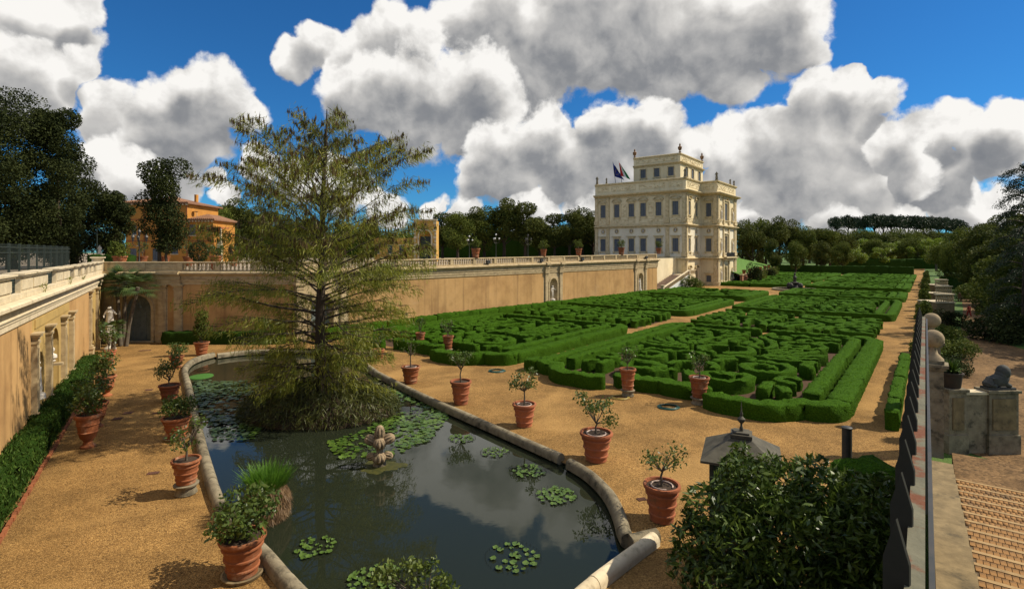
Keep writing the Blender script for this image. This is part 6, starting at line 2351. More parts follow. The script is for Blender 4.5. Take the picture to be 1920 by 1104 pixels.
# fountain of the central path
FDARK = M('dark_wet_stone', (0.055, 0.05, 0.038), (0.035, 0.033, 0.025), scale=4, rough=0.7, bump=0.4)
ft = thing('parterre_fountain', ST(-23.2, 131.5), 'dark stone fountain figure in a round basin on the central path', 'fountain')
m = MB(); m.lathe([(4.6, 0), (4.6, 0.35), (4.4, 0.42), (4.15, 0.42), (4.1, 0.25)], 32); m.f.pop(); m.build('basin_rim', STONE_D, ft, smooth=True)
m = MB(); m.lathe([(0.001, 0.26), (4.12, 0.26)], 32); m.build('basin_water', WATER, ft)
m = MB(); m.lathe([(1.7, 0), (1.5, 0.6), (0.9, 0.9), (0.7, 1.6), (1.1, 2.0), (1.2, 2.15), (0.5, 2.3), (0.35, 3.0), (0.55, 3.5), (0.35, 3.9), (0.15, 4.1), (0.28, 4.4), (0.26, 4.7), (0.001, 4.95)], 16); a = m.build('figure_column', FDARK, ft, smooth=True); a.scale = (0.75, 0.75, 0.8)
for k in range(4):
    a = k * math.pi / 2 + 0.5
    m = MB(); m.ball((1.35 * math.cos(a), 1.35 * math.sin(a), 1.0), 0.5, 0.5, 0.65); m.build('rock', FDARK, ft, smooth=True)

# ---------------------------------------------------------------- pond life and fountain
WZ = -0.12


def pad_mesh(seed):
    m = MB(); n = 12; rn = random.Random(seed)
    c = m.vert((0, 0, 0.012))
    ring = []
    for k in range(n + 1):
        a = 0.2 + (2 * math.pi - 0.4) * k / n
        r = rn.uniform(0.93, 1.05)
        ring.append(m.vert((r * math.cos(a), r * math.sin(a), 0.02 + rn.uniform(0, 0.04))))
    for k in range(n):
        m.f.append([c, ring[k], ring[k + 1]])
    me = m.mesh('lily_pad', smooth=True)
    me.materials.append(LEAF_LILY)
    return me


PADS = [pad_mesh(s) for s in range(4)]
prn = random.Random(21)


def in_poly(x, y, poly):
    c = False
    n = len(poly)
    for i in range(n):
        x1, y1 = poly[i].x, poly[i].y
        x2, y2 = poly[(i + 1) % n].x, poly[(i + 1) % n].y
        if (y1 > y) != (y2 > y) and x < (x2 - x1) * (y - y1) / (y2 - y1) + x1:
            c = not c
    return c


def lily_plant(px, py, rad, n, pr, label, basket=True):
    p = G(px, py, WZ)
    o = thing('water_lily', p, label, 'water lily', 'water lilies in the pond')
    if basket:
        m = MB()
        m.tube([(rad * math.cos(a * 0.2618), rad * math.sin(a * 0.2618), -0.02) for a in range(25)], 0.012, 5)
        for k in range(36):
            a = k * 2 * math.pi / 36
            m.tube([(rad * math.cos(a), rad * math.sin(a), -0.05), (rad * 1.02 * math.cos(a), rad * 1.02 * math.sin(a), 0.05)], 0.006, 3)
        m.build('wire_basket', IRON, o)
    pts = []
    tries = 0
    while len(pts) < n and tries < 900:
        tries += 1
        a, r = prn.uniform(0, 6.283), rad * 0.92 * math.sqrt(prn.random())
        q = (r * math.cos(a), r * math.sin(a))
        if all((q[0] - s[0]) ** 2 + (q[1] - s[1]) ** 2 > (pr * 1.25) ** 2 for s in pts):
            pts.append(q)
    for q in pts:
        a = new_obj('lily_pad', prn.choice(PADS), o, (q[0], q[1], prn.uniform(0, 0.01)))
        s = pr * prn.uniform(0.5, 1.05)
        a.scale = (s, s, 1); a.rotation_euler = (prn.uniform(-.06, .06), prn.uniform(-.06, .06), prn.uniform(0, 6.28))
    return o


lily_plant(591, 1026, 0.62, 26, 0.105, 'small ring of lily pads in a wire basket, left of centre near the bottom')
lily_plant(702, 1086, 0.72, 34, 0.11, 'cluster of lily pads in a wire basket beside the shrub at the bottom edge')
lily_plant(962, 1044, 0.78, 24, 0.12, 'loose group of pale lily pads in the open water at lower right')
lily_plant(1043, 929, 0.74, 34, 0.12, 'dense group of lily pads near the curved right rim')
lily_plant(990, 884, 0.70, 26, 0.115, 'dark group of lily pads in the reflection of the third right-hand pot')
lily_plant(928, 848, 0.62, 40, 0.075, 'small yellowish group of water plants below the straight right rim')
lily_plant(866, 822, 0.62, 26, 0.10, 'dark group of lily pads close to the straight right rim')
lily_plant(440, 535 + 540, 0.1, 1, 0.1, 'single lily pad afloat near the lower left rim', False) if False else None
pg = G(377, 706, WZ)
o = thing('duckweed_mat', pg, 'bright green floating plant mat by the far left rim', 'water plant')
m = MB(); m.lathe([(0.75, 0.0), (0.72, 0.05), (0.4, 0.09), (0.001, 0.1)], 18, (0, 0, 0), 1, 1.15); m.build('leaf_mat', M('duckweed', (0.035, 0.11, 0.012), (0.05, 0.15, 0.018), scale=12, rough=0.8, bump=0.8, bscale=40), o, smooth=True)


def lily_bed(name, polypx, n, pr, mat, label, exclude=None, lift_=0.03):
    poly = [G(x, y, WZ) for x, y in polypx]
    xs = [p.x for p in poly]; ys = [p.y for p in poly]
    rr = np.random.default_rng(len(name) + n)
    V, Q, k = [], [], 0
    nseg = 9
    ang = 0.2 + (2 * math.pi - 0.4) * np.arange(nseg) / (nseg - 1)
    cnt = 0
    org = poly[0]
    for _ in range(n * 6):
        x, y = rr.uniform(min(xs), max(xs)), rr.uniform(min(ys), max(ys))
        if not in_poly(x, y, poly) or not in_poly(x, y, pond_loop):
            continue
        # patchy
        if math.sin(x * 1.3) + math.cos(y * 1.1 + x * 0.7) + rr.normal() * 0.9 < -0.75:
            continue
        r = pr * rr.uniform(0.6, 1.2); a0 = rr.uniform(0, 6.28)
        z = WZ + 0.015 + rr.uniform(0, lift_)
        tx, ty = rr.normal() * 0.12, rr.normal() * 0.12
        c, s = np.cos(ang + a0) * r, np.sin(ang + a0) * r
        V.append(np.concatenate([[[x, y, z]], np.stack([x + c, y + s, z + c * tx + s * ty + 0.012], 1)]))
        Q.append(np.array([[k, k + 1 + j, k + 2 + j] for j in range(nseg - 1)])); k += nseg + 1
        cnt += 1
        if cnt >= n:
            break
    me = np_mesh(name, np.concatenate(V) - np.array(org), np.concatenate(Q), mat)
    o = new_obj(name, me, None, org)
    return tag(o, label, 'water lilies', kind='stuff')


lily_bed('lily_pads', [(360, 716), (480, 716), (500, 760), (480, 790), (400, 800), (372, 770)], 950, 0.13, LEAF_LILYD, 'broad dull green bed of lily pads at the left of the islet', None, 0.1)
lily_bed('lily_pads', [(385, 775), (460, 770), (500, 800), (470, 826), (400, 826)], 260, 0.115, LEAF_LILY, 'bright green fringe of lily pads before the dull bed at left')
lily_bed('lily_pads', [(640, 735), (745, 720), (800, 752), (842, 782), (800, 830), (735, 856), (640, 862), (610, 830), (700, 800)], 1250, 0.115, LEAF_LILY, 'broad bright green bed of lily pads right of the islet')

# the fountain of ribbed fruits
fp = G(712, 872, WZ)
fo = thing('pond_fountain', fp, 'weathered stone fountain of ribbed buds standing in the pond', 'fountain')


FOUNT = M('brown_fountain_stone', (0.34, 0.25, 0.15), (0.19, 0.14, 0.08), scale=4, rough=0.9, bump=0.5, bscale=20, c3=(0.05, 0.045, 0.025), c3scale=4, c3lo=0.5, c3hi=0.7)


def ribbed(m, c, r, h, ribs=9, tilt=(0, 0), amp=0.12, n=36, k=9):
    rot = Matrix.Rotation(tilt[0], 3, 'X') @ Matrix.Rotation(tilt[1], 3, 'Y')
    i = len(m.v)
    for j in range(k + 1):
        t = math.pi * j / k
        for q in range(n):
            a = 2 * math.pi * q / n
            rr_ = r * max(0.02, math.sin(t)) ** 0.85 * (1 + amp * (abs(math.cos(a * ribs / 2)) - 0.6))
            p = rot @ Vector((rr_ * math.cos(a), rr_ * math.sin(a), -h * math.cos(t)))
            m.vert((c[0] + p.x, c[1] + p.y, c[2] + p.z))
    for j in range(k):
        for q in range(n):
            q2 = (q + 1) % n
            m.f.append([i + j * n + q, i + j * n + q2, i + (j + 1) * n + q2, i + (j + 1) * n + q])


for (c, r, h, tl, nm) in (((0, 0, 1.28), 0.20, 0.34, (0, 0), 'top_bud'), ((-0.36, 0, 1.02), 0.20, 0.26, (0, -1.1), 'side_bud'), ((0.36, 0.02, 1.06), 0.20, 0.26, (0, 1.1), 'side_bud'), ((0.03, -0.14, 0.92), 0.24, 0.24, (0.3, 0), 'centre_bud'),
                          ((0, 0.24, 1.0), 0.19, 0.24, (-0.8, 0), 'rear_bud'), ((0.02, -0.12, 0.34), 0.27, 0.22, (0.2, 0), 'lower_bud'), ((-0.34, 0, 0.36), 0.15, 0.2, (0, -1.9), 'lower_curl'), ((0.34, 0, 0.40), 0.15, 0.2, (0, 1.9), 'lower_curl')):
    m = MB(); ribbed(m, c, r, h, tilt=tl, amp=0.22); m.build(nm, FOUNT, fo, smooth=True)
m = MB(); m.lathe([(0.30, -0.2), (0.26, 0.1), (0.16, 0.3), (0.14, 0.6), (0.17, 0.75), (0.12, 1.0), (0.08, 1.1)], 14); m.build('stem', STONE_D, fo, smooth=True)
m = MB()
c0 = m.vert((0.1, -0.1, 0.03)); ring = []
for k in range(40):
    a = 2 * math.pi * k / 40
    r = 0.75 + 0.16 * math.sin(3 * a + 1) + 0.09 * math.sin(7 * a) + 0.05 * math.sin(13 * a + 2)
    ring.append(m.vert((0.1 + r * 1.1 * math.cos(a), -0.1 + r * 0.85 * math.sin(a), 0.004)))
for k in range(40):
    m.f.append([c0, ring[k], ring[(k + 1) % 40]])
m.build('mossy_foot', M('pond_moss', (0.030, 0.034, 0.008), (0.065, 0.062, 0.012), scale=5, rough=0.6, bump=0.6, bscale=15), fo, smooth=True)

# reed clump
rp = G(500, 972, WZ)
rc = thing('reed_clump', rp, 'tussock of bright green reeds on a brown root ball in the pond', 'reeds')
rr = np.random.default_rng(31)
n = 5200
a = rr.uniform(0, 6.283, n); z = rr.uniform(0.0, 1.0, n)
rad = 0.62 * (0.75 + 0.35 * np.sin(np.pi * (z * 0.75 + 0.1))) * rr.uniform(0.88, 1.05, n)
c = np.stack([rad * np.cos(a), rad * np.sin(a), z * 1.0], 1)
v, q = leaf_arrays(c, 0.42, 0.014, rr, axis=np.stack([np.cos(a) * 0.35, np.sin(a) * 0.35, -0.9 + 0 * a], 1), spread=0.35)
new_obj('dry_roots', np_mesh('dry_roots', v, q, LEAF_ROOT), rc)
m = MB(); m.lathe([(0.45, -0.1), (0.56, 0.3), (0.56, 0.8), (0.3, 1.05), (0.001, 1.1)], 14); m.build('root_ball', SOIL, rc, smooth=True)
n = 900
V, Q = [], []
for k in range(n):
    a_, r_ = rr.uniform(0, 6.283), 0.5 * math.sqrt(rr.uniform())
    b = np.array([r_ * math.cos(a_), r_ * math.sin(a_), 0.95])
    h_ = rr.uniform(0.45, 0.85); ln_ = np.array([math.cos(a_) * r_ * 0.7 + rr.normal() * 0.1, math.sin(a_) * r_ * 0.7 + rr.normal() * 0.1, h_])
    s_ = np.array([-math.sin(a_ + rr.normal()), math.cos(a_), 0]) * 0.014
    i = len(V)
    V += [b - s_, b + s_, b + ln_ * 0.6 + s_ * 0.8, b + ln_ * 0.6 - s_ * 0.8, b + ln_ + np.array([ln_[0] * 0.25, ln_[1] * 0.25, -0.02])]
    Q += [[i, i + 1, i + 2, i + 3], [i + 3, i + 2, i + 4, i + 4]]
new_obj('green_blades', np_mesh('green_blades', V, [x for x in Q], LEAF_REED), rc)

# leafy shrub at the bottom edge, standing in the pond
bp_ = G(800, 1130, WZ)
o = thing('water_shrub', bp_, 'yellow-green leafy shrub rising at the bottom edge of the pond', 'shrub')
rr = np.random.default_rng(33)
lob = [(rr.uniform(-1.5, 0.75), rr.uniform(-.4, .4), rr.uniform(0.25, 0.95), 0.26, 0.26, 0.2) for _ in range(18)]
c = lobe_points(lob, 900, rr, 0.2)
v, q = leaf_arrays(c, 0.13, 0.07, rr)
new_obj('foliage', np_mesh('foliage', v, q, leaf_mat('pale_leaf', (0.05, 0.085, 0.012), (0.17, 0.21, 0.04), trans=0.3, scale=2.0)), o)
m = MB()
for l in lob:
    m.tube([(0, 0, 0), (l[0] * 0.6, l[1] * 0.6, l[2] * 0.6), l[:3]], [0.02, 0.014, 0.006], 5)
m.build('stems', BARK_L, o)

# ---------------------------------------------------------------- right foreground
# leafy evergreen shrub
bs = thing('evergreen_shrub', (5.2, 10.6, 0), 'big glossy evergreen shrub filling the lower right foreground', 'shrub')
rr = np.random.default_rng(35)


def bush_lobes(pxs):
    out = []
    for (px, py, d, r) in pxs:
        p = P(px, py, d)
        out.append((p.x - 5.2, p.y - 10.6, p.z, r, r, r * 0.9))
    return out


lob = bush_lobes([(1400, 915, 10.2, 0.62), (1380, 880, 10.6, 0.36), (1470, 905, 10.4, 0.55), (1545, 935, 10.2, 0.6), (1620, 960, 10.0, 0.55), (1660, 930, 10.8, 0.5), (1340, 960, 10.0, 0.6), (1300, 1010, 9.8, 0.42), (1290, 1060, 9.6, 0.4), (1380, 1020, 9.6, 0.7), (1470, 1010, 9.5, 0.8), (1560, 1030, 9.4, 0.8), (1640, 1040, 9.4, 0.65), (1340, 1100, 9.3, 0.6), (1430, 1110, 9.2, 0.8), (1530, 1120, 9.2, 0.8), (1620, 1120, 9.2, 0.7), (1550, 960, 10.8, 0.5), (1500, 880, 10.8, 0.28), (1530, 868, 10.8, 0.22), (1440, 872, 10.8, 0.28), (1390, 850, 10.9, 0.24), (1600, 905, 10.9, 0.3), (1560, 892, 10.8, 0.22), (1460, 1180, 9.4, 1.0), (1580, 1190, 9.6, 1.0), (1350, 1180, 9.6, 0.8), (1510, 940, 10.3, 0.5), (1490, 960, 10.0, 0.5), (1590, 990, 9.8, 0.6), (1430, 960, 9.9, 0.55)])
c = lobe_points(lob, 21000, rr, 0.5)
v, q = leaf_arrays(c, 0.19, 0.055, rr, axis=np.array([0.05, -0.25, 0.15]), spread=1.0)
new_obj('foliage', np_mesh('foliage', v, q, LEAF_BUSH), bs)
m = MB()
for l in lob:
    m.tube([(rr.uniform(-.5, .5), rr.uniform(-.3, .5), 0), (l[0] * 0.5, l[1] * 0.5 + 0.4, l[2] * 0.5), (l[0], l[1], l[2])], [0.07, 0.04, 0.012], 6)
m.build('stems', BARK, bs)
# a clipped hedge end beside it
hb = P(1655, 872, 12.6)
o = thing('clipped_hedge', (hb.x, hb.y, 0), 'square clipped hedge end between the iron pole and the spiked fence', 'hedge')
v, q = hedge_arrays([(-0.75, 0), (0.15, 0)], 1.1, hb.z, hr, 0.2, 0.03, zw=0.004)
new_obj('hedge_body', np_mesh('hedge_body', v, q, HEDGE), o)
lv, lq = sprig_arrays(v, q, 2600, hr, 0.08)
new_obj('foliage', np_mesh('foliage', lv, lq, MATS['box_leaf']), o)

# hip-roofed kiosk
kd = 14.5
kc = P(1390, 850, kd)
kz = kc.z
kk = thing('lantern_kiosk', (kc.x, kc.y, 0), 'dark iron kiosk with a grey hipped metal roof and finial behind the evergreen shrub', 'kiosk', None, R(-24))
hw_ = 0.98
m = MB()
pz = 0.50
base = [(-hw_, -hw_, 0), (hw_, -hw_, 0), (hw_, hw_, 0), (-hw_, hw_, 0)]
top = [(-0.2, -0.2, pz), (0.2, -0.2, pz), (0.2, 0.2, pz), (-0.2, 0.2, pz)]
for k in range(4):
    k2 = (k + 1) % 4
    a, b, c_, d_ = Vector(base[k]), Vector(base[k2]), Vector(top[k2]), Vector(top[k])
    m.poly([a + Vector((0, 0, kz)), b + Vector((0, 0, kz)), c_ + Vector((0, 0, kz)), d_ + Vector((0, 0, kz))])
m.box(-hw_, hw_, -hw_, hw_, kz - 0.06, kz - 0.002)
roof = m.build('roof', LEAD, kk)
m = MB()
m.box(-0.27, 0.27, -0.27, 0.27, kz + pz - 0.02, kz + pz + 0.07)
m.box(-0.20, 0.20, -0.20, 0.20, kz + pz + 0.07, kz + pz + 0.12)
m.build('roof_cap', LEAD, roof)
m = MB(); m.lathe([(0.05, 0), (0.05, 0.08), (0.03, 0.12), (0.03, 0.2), (0.09, 0.26), (0.10, 0.33), (0.03, 0.40), (0.045, 0.46), (0.02, 0.52), (0.001, 0.85)], 12, (0, 0, kz + pz + 0.12)); m.build('finial', LEAD, roof, smooth=True)
for sx in (-1, 1):
    for sy in (-1, 1):
        m = MB(); m.box(sx * 0.72 - 0.05, sx * 0.72 + 0.05, sy * 0.72 - 0.05, sy * 0.72 + 0.05, 0, kz - 0.06); m.build('post', IRON_G, kk)
for (x0, x1, y0, y1) in ((-0.67, 0.67, -0.73, -0.71), (-0.67, 0.67, 0.71, 0.73), (-0.73, -0.71, -0.67, 0.67), (0.71, 0.73, -0.67, 0.67)):
    m = MB(); m.box(x0, x1, y0, y1, 0.05, kz - 0.1); m.build('panel', M('kiosk_green', (0.03, 0.075, 0.055), (0.02, 0.05, 0.04), scale=3, rough=0.5) if 'kiosk_green' not in MATS else MATS['kiosk_green'], kk)
# iron pole
pd_ = 13.5
pp = P(1588, 803, pd_)
po = thing('iron_pole', (pp.x, pp.y, 0), 'thick dark iron pole with a flat cap standing by the shrub', 'pole')
m = MB(); m.lathe([(0.13, 0), (0.13, 0.3), (0.115, 0.32), (0.115, pp.z)], 16); m.build('shaft', IRON, po, smooth=True)
m = MB(); m.lathe([(0.125, pp.z), (0.125, pp.z + 0.03), (0.09, pp.z + 0.05), (0.001, pp.z + 0.055)], 16); m.build('cap', IRON, po, smooth=True)

# spiked fence
RUST = M('rusty_paint', (0.10, 0.095, 0.06), (0.145, 0.135, 0.085), scale=4, rough=0.8, bump=0.4, bscale=20, c3=(0.13, 0.042, 0.014), c3scale=2.2, c3lo=0.5, c3hi=0.6)
PICK = M('dark_picket', (0.022, 0.022, 0.018), (0.035, 0.033, 0.026), scale=3, rough=0.8, spec=0.15, c3=(0.06, 0.035, 0.02), c3scale=3, c3lo=0.6, c3hi=0.8)
fr = Frame((fence_x(0), 0), d=(0.775, 1.0))
sf = thing('spiked_fence', fr((2, 0, 6.8)), 'iron fence of broad pointed pickets running down beside the brick stair', 'fence')
c_ = 1.0 / math.sqrt(1 + 0.775 ** 2)
m = MB()
m.prism([(-0.055, 0), (0.055, 0), (0.055, 1.10), (0, 1.30), (-0.055, 1.10)], -0.012, 0.012)
pk = m.mesh('picket'); pk.materials.append(PICK)
d_ = 2.05
k = 0
while d_ < 13:
    p = fr((d_ / c_, 0, 0))
    o = new_obj('picket', pk, sf, (p[0] - sf.location.x, p[1] - sf.location.y, 7.2 - 1.30 - sf.location.z))
    o.rotation_euler = (R(90), 0, fr.rz() + R(74))
    d_ += 0.55
w = WB(fr); w.box(1.0, 13.2 / c_, 0.03, 0.11, 6.80, 6.90); w.build('top_rail', RUST, sf)
w = WB(fr); w.box(1.0, 13.2 / c_, 0.125, 0.15, 6.70, 6.86); w.build('side_rail', IRON, sf)
w = WB(fr); w.box(1.0, 13.2 / c_, 0.03, 0.08, 6.15, 6.21); w.build('lower_rail', IRON, sf)
for d_ in (2.6, 6.0, 9.4, 12.8):
    w = WB(fr); u = d_ / c_; w.box(u - 0.04, u + 0.04, 0.03, 0.13, 5.6, 6.80); w.build('post', IRON, sf)
fw = thing('fence_wall', fr((0, 0, 0)), 'dark rendered wall carrying the spiked fence beside the brick stair', 'wall')
w = WB(fr); w.box(-3, 13.4 / c_, -0.06, 0.02, -0.6, 5.60); w.build('wall_body', STONE_D, fw)
w = WB(fr); w.box(-3, 13.4 / c_, -0.07, 0.03, 5.601, 5.66); w.build('coping', STONE_D, fw)
w = WB(fr); w.box(13.4 / c_, 300 / c_, -0.2, 0.0, -0.7, 0.12); w.build('low_wall', STONE_D, fw)

# brick stair (cordonata) right of the fence: broad sloping brick treads with stone edges
s0 = fr((0, 0, 0))
bst = thing('brick_stair', fr((20 / c_, 1.2, -0.6)), 'broad stair of brick treads with stone edges descending at the lower right', 'stair')
STM = M('stair_edge', (0.38, 0.25, 0.11), (0.26, 0.17, 0.075), scale=3, rough=0.9, bump=0.4, c3=(0.14, 0.10, 0.06), c3scale=3)
BRK2 = M('tread_brick', (0.30, 0.155, 0.048), (0.19, 0.095, 0.03), scale=2.2, rough=0.9, bump=0.4, bscale=30, c3=(0.10, 0.065, 0.03), c3scale=1.1, c3lo=0.48, c3hi=0.7)
MORT = M('mortar', (0.12, 0.085, 0.05), (0.08, 0.06, 0.035), scale=6, rough=1.0)
x_in, x_out = 1.0, 6.5
nb_ = 0
bm_ = MB(); bm_.box(-0.055, 0.055, -0.115, 0.115, 0, 0.03)
BR = bm_.mesh('brick'); BR.materials.append(BRK2)
bm_ = MB(); bm_.box(-0.055, 0.055, -0.2, 0.2, 0, 0.03)
BRL = bm_.mesh('brick'); BRL.materials.append(BRK2)
tread_d = 0.95
nt_ = 14
extra = MB(); extra.xf = None
xv, xq, xn = [], [], 0
for k in range(nt_):
    u1 = 20.5 / c_ - k * tread_d          # far, lower edge
    u0 = u1 - tread_d
    z = 0.02 + k * 0.125
    w = WB(fr); w.box(u0, u1, x_in, x_out, z - 0.5, z); tr_ = w.build('tread', MORT, bst)
    w = WB(fr); w.box(u1 - 0.11, u1 + 0.02, x_in, x_out, z - 0.13, z + 0.035); w.build('stone_edge', STM, tr_)
    # bricks: two rows, long side along the walk
    rows_ = 3
    rowd = (tread_d - 0.15) / rows_
    nbr = int((x_out - x_in) / 0.125)
    for r_ in range(rows_):
        uc = u0 + 0.03 + rowd * (r_ + 0.5)
        for j in range(nbr):
            o_ = x_in + 0.07 + j * 0.125 + (0.06 if r_ % 2 else 0)
            if o_ > x_out - 0.05:
                continue
            p = fr((uc, o_, z))
            px_ = 960 + F * p[0] / max(0.1, p[1])
            py_ = HY + F * (E - z) / max(0.1, p[1])
            if px_ > 1960 or py_ > 1140:
                continue
            if k >= nt_ - 11 and nb_ < 290 and py_ > 985:
                b_ = new_obj('brick', BR, tr_, (p[0] - bst.location.x, p[1] - bst.location.y, z - bst.location.z - 0.006 + prn.uniform(-.004, .006)))
                b_.rotation_euler.z = fr.rz() + R(90) + prn.uniform(-.03, .03)
                b_.scale.y = rowd / 0.255
                nb_ += 1
            else:
                t_ = Vector((fr.d.x, fr.d.y)); n2 = Vector((fr.n.x, fr.n.y))
                h1, h2 = rowd * 0.46, 0.055
                zt_ = z + 0.022 + prn.uniform(-.004, .006)
                cs = [(-h1, -h2), (h1, -h2), (h1, h2), (-h1, h2)]
                vs_ = [[p[0] + t_.x * a + n2.x * b, p[1] + t_.y * a + n2.y * b, zz] for zz in (z - 0.005, zt_) for a, b in cs]
                xv += vs_
                xq += [[xn + 4, xn + 5, xn + 6, xn + 7], [xn, xn + 1, xn + 5, xn + 4], [xn + 1, xn + 2, xn + 6, xn + 5], [xn + 2, xn + 3, xn + 7, xn + 6], [xn + 3, xn, xn + 4, xn + 7]]
                xn += 8
me = np_mesh('brick_paving', np.array(xv) - np.array(bst.location), xq, BRK2)
o = new_obj('brick_paving', me, bst); o['kind'] = 'stuff'
for k in range(9):
    u1 = 21.5 / c_ - k * 1.75
    z = 0.12 + max(0, (20.5 / c_ - u1 + 0.9)) * 0.132
    w = WB(fr); w.box(u1 - 1.735, u1, 0.28, 0.97, z - 0.6, z + 0.06 + prn.uniform(-.02, .02)); w.build('kerb_stone', KERB, bst)
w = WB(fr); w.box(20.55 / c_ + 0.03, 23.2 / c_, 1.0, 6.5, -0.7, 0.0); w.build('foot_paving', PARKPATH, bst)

# ball-topped columns
BALLST = M('ball_stone', (0.36, 0.27, 0.16), (0.24, 0.18, 0.105), scale=3, rough=0.9, bump=0.5, bscale=16, c3=(0.10, 0.08, 0.05), c3scale=4, c3lo=0.52, c3hi=0.7)


def ball_column(px, py, d, rb, zb, label):
    p = P(px, py, d)
    o = thing('ball_column', (p.x, p.y, zb), label, 'column', 'ball-topped gate columns')
    zt_ = p.z - rb - zb
    m = MB()
    for k in range(4):
        h = (zt_ - 0.9) / 4
        m.box(-0.34, 0.34, -0.34, 0.34, k * h + 0.008, (k + 1) * h - 0.008)
    m.box(-0.325, 0.325, -0.325, 0.325, 0, zt_ - 0.9)
    m.build('shaft', STONE_D, o)
    m = MB()
    m.box(-0.42, 0.42, -0.42, 0.42, zt_ - 0.9, zt_ - 0.78); m.box(-0.50, 0.50, -0.50, 0.50, zt_ - 0.78, zt_ - 0.66)
    m.box(-0.36, 0.36, -0.36, 0.36, zt_ - 0.66, zt_ - 0.5)
    m.build('capital', STONE_D, o)
    m = MB(); m.lathe([(0.34, zt_ - 0.5), (0.32, zt_ - 0.42), (0.16, zt_ - 0.25), (0.12, zt_ - 0.1), (0.13, zt_ + 0.04)], 16); m.build('neck', BALLST, o, smooth=True)
    m = MB(); m.ball((0, 0, zt_ + rb * 0.95), rb * 0.80, rb, rb, 24, 14); m.build('ball', BALLST, o, smooth=True)
    o.rotation_euler.z = fr.rz()
    return o


ball_column(1750, 634, 22.6, 0.38, -0.1, 'nearer stone column topped by a big stone ball beside the stair foot')
ball_column(1747, 600, 26.5, 0.37, -0.6, 'farther stone column topped by a stone ball, just behind the nearer one')

# lion pier wall
ld = 24.0
pl0, pl1 = P(1780, 800, ld), P(1910, 800, ld)
lf = Frame((pl0.x, pl0.y), (pl1.x, pl1.y))
lwz = P(1843, 737, ld).z
lp = thing('pier_wall', (pl0.x, pl0.y, -0.6), 'shaded stone wall with panelled end piers closing the foot of the brick stair', 'wall')
Ll = lf.len
w = WB(lf); w.box(0.75, Ll - 1.3, -0.5, -0.1, -0.6, lwz - 0.08); w.build('wall_body', STONE_D, lp)
w = WB(lf); w.box(0.75, Ll - 1.3, -0.56, -0.02, lwz - 0.08, lwz + 0.04); w.build('wall_coping', COPING, lp)
for (a, b, zt_) in ((0, 0.78, lwz + 0.05), (Ll - 1.32, Ll, lwz + 0.0)):
    w = WB(lf); w.box(a, b, -0.62, 0.0, -0.6, zt_); w.box(a - 0.06, b + 0.06, -0.68, 0.06, -0.6, 0.25); w.build('pier', STONE_D, lp)
    w = WB(lf); w.box(a + 0.14, b - 0.14, 0.0, 0.05, 0.5, zt_ - 0.25); w.build('pier_panel', KERB, lp)
    w = WB(lf); w.box(a - 0.08, b + 0.08, -0.72, 0.08, zt_, zt_ + 0.12); w.build('pier_cap', STONE_D, lp)
# lion
pli = lf((Ll - 0.66, -0.3, lwz + 0.12))
ln_ = thing('lion_statue', pli, 'dark stone lion crouching on the right-hand pier', 'statue', None, lf.rz())
LM = M('dark_lion_stone', (0.045, 0.045, 0.04), (0.07, 0.07, 0.06), scale=5, rough=0.8, bump=0.5)
m = MB(); m.box(-0.62, 0.62, -0.24, 0.24, 0, 0.1); m.build('plinth', LM, ln_)
J = [(-0.15, 0, 0.36), (-0.42, 0, 0.32), (0.12, 0, 0.44), (0.28, 0, 0.66), (0.36, 0, 0.84), (0.52, 0, 0.80), (-0.42, 0.16, 0.2), (-0.2, 0.2, 0.14), (-0.42, -0.16, 0.2), (-0.2, -0.2, 0.14), (0.2, 0.15, 0.26), (0.48, 0.15, 0.14), (0.2, -0.15, 0.26), (0.48, -0.15, 0.14), (-0.6, 0.05, 0.26), (-0.52, -0.16, 0.13)]
Ed = [(0, 1), (0, 2), (2, 3), (3, 4), (4, 5), (1, 6), (6, 7), (1, 8), (8, 9), (2, 10), (10, 11), (2, 12), (12, 13), (1, 14), (14, 15)]
skin_figure('body', J, Ed, [0.19, 0.21, 0.22, 0.22, 0.21, 0.15, 0.15, 0.10, 0.15, 0.10, 0.12, 0.095, 0.12, 0.095, 0.06, 0.05], LM, ln_, sub=2)
m = MB(); m.ball((0.24, 0, 0.76), 0.27, 0.28, 0.34, 14, 9); m.ball((0.14, 0, 0.60), 0.24, 0.25, 0.28, 14, 9); m.build('mane', LM, ln_, smooth=True)
# agave in a big pot on the left pier
pa_ = lf((0.4, -0.35, lwz + 0.17))
ag = thing('potted_agave', pa_, 'dark pot with a spiky leafy plant on the left-hand pier', 'potted plant')
DARKPOT = M('dark_pot', (0.05, 0.035, 0.025), (0.035, 0.028, 0.02), scale=4, rough=0.8)
m = MB(); m.lathe([(0.30, 0), (0.33, 0.05), (0.40, 0.6), (0.45, 0.62), (0.45, 0.7), (0.38, 0.7), (0.36, 0.6)], 16); m.build('pot', DARKPOT, ag, smooth=True)
rr = np.random.default_rng(55)
V, Q = [], []
for k in range(150):
    a_, el = rr.uniform(0, 6.283), rr.uniform(0.2, 1.5)
    L_ = rr.uniform(0.4, 0.8); d3 = np.array([math.cos(a_) * math.cos(el), math.sin(a_) * math.cos(el), math.sin(el)])
    s_ = np.array([-math.sin(a_), math.cos(a_), 0]) * 0.03
    b = np.array([0, 0, 0.62]) + d3 * 0.05; i = len(V)
    V += [b - s_, b + s_, b + d3 * L_ * 0.6 + s_, b + d3 * L_ * 0.6 - s_, b + d3 * L_ + np.array([0, 0, -0.25 * L_ * math.cos(el)])]
    Q += [[i, i + 1, i + 2, i + 3], [i + 3, i + 2, i + 4, i + 4]]
new_obj('leaves', np_mesh('leaves', V, Q, LEAF_YEW), ag)

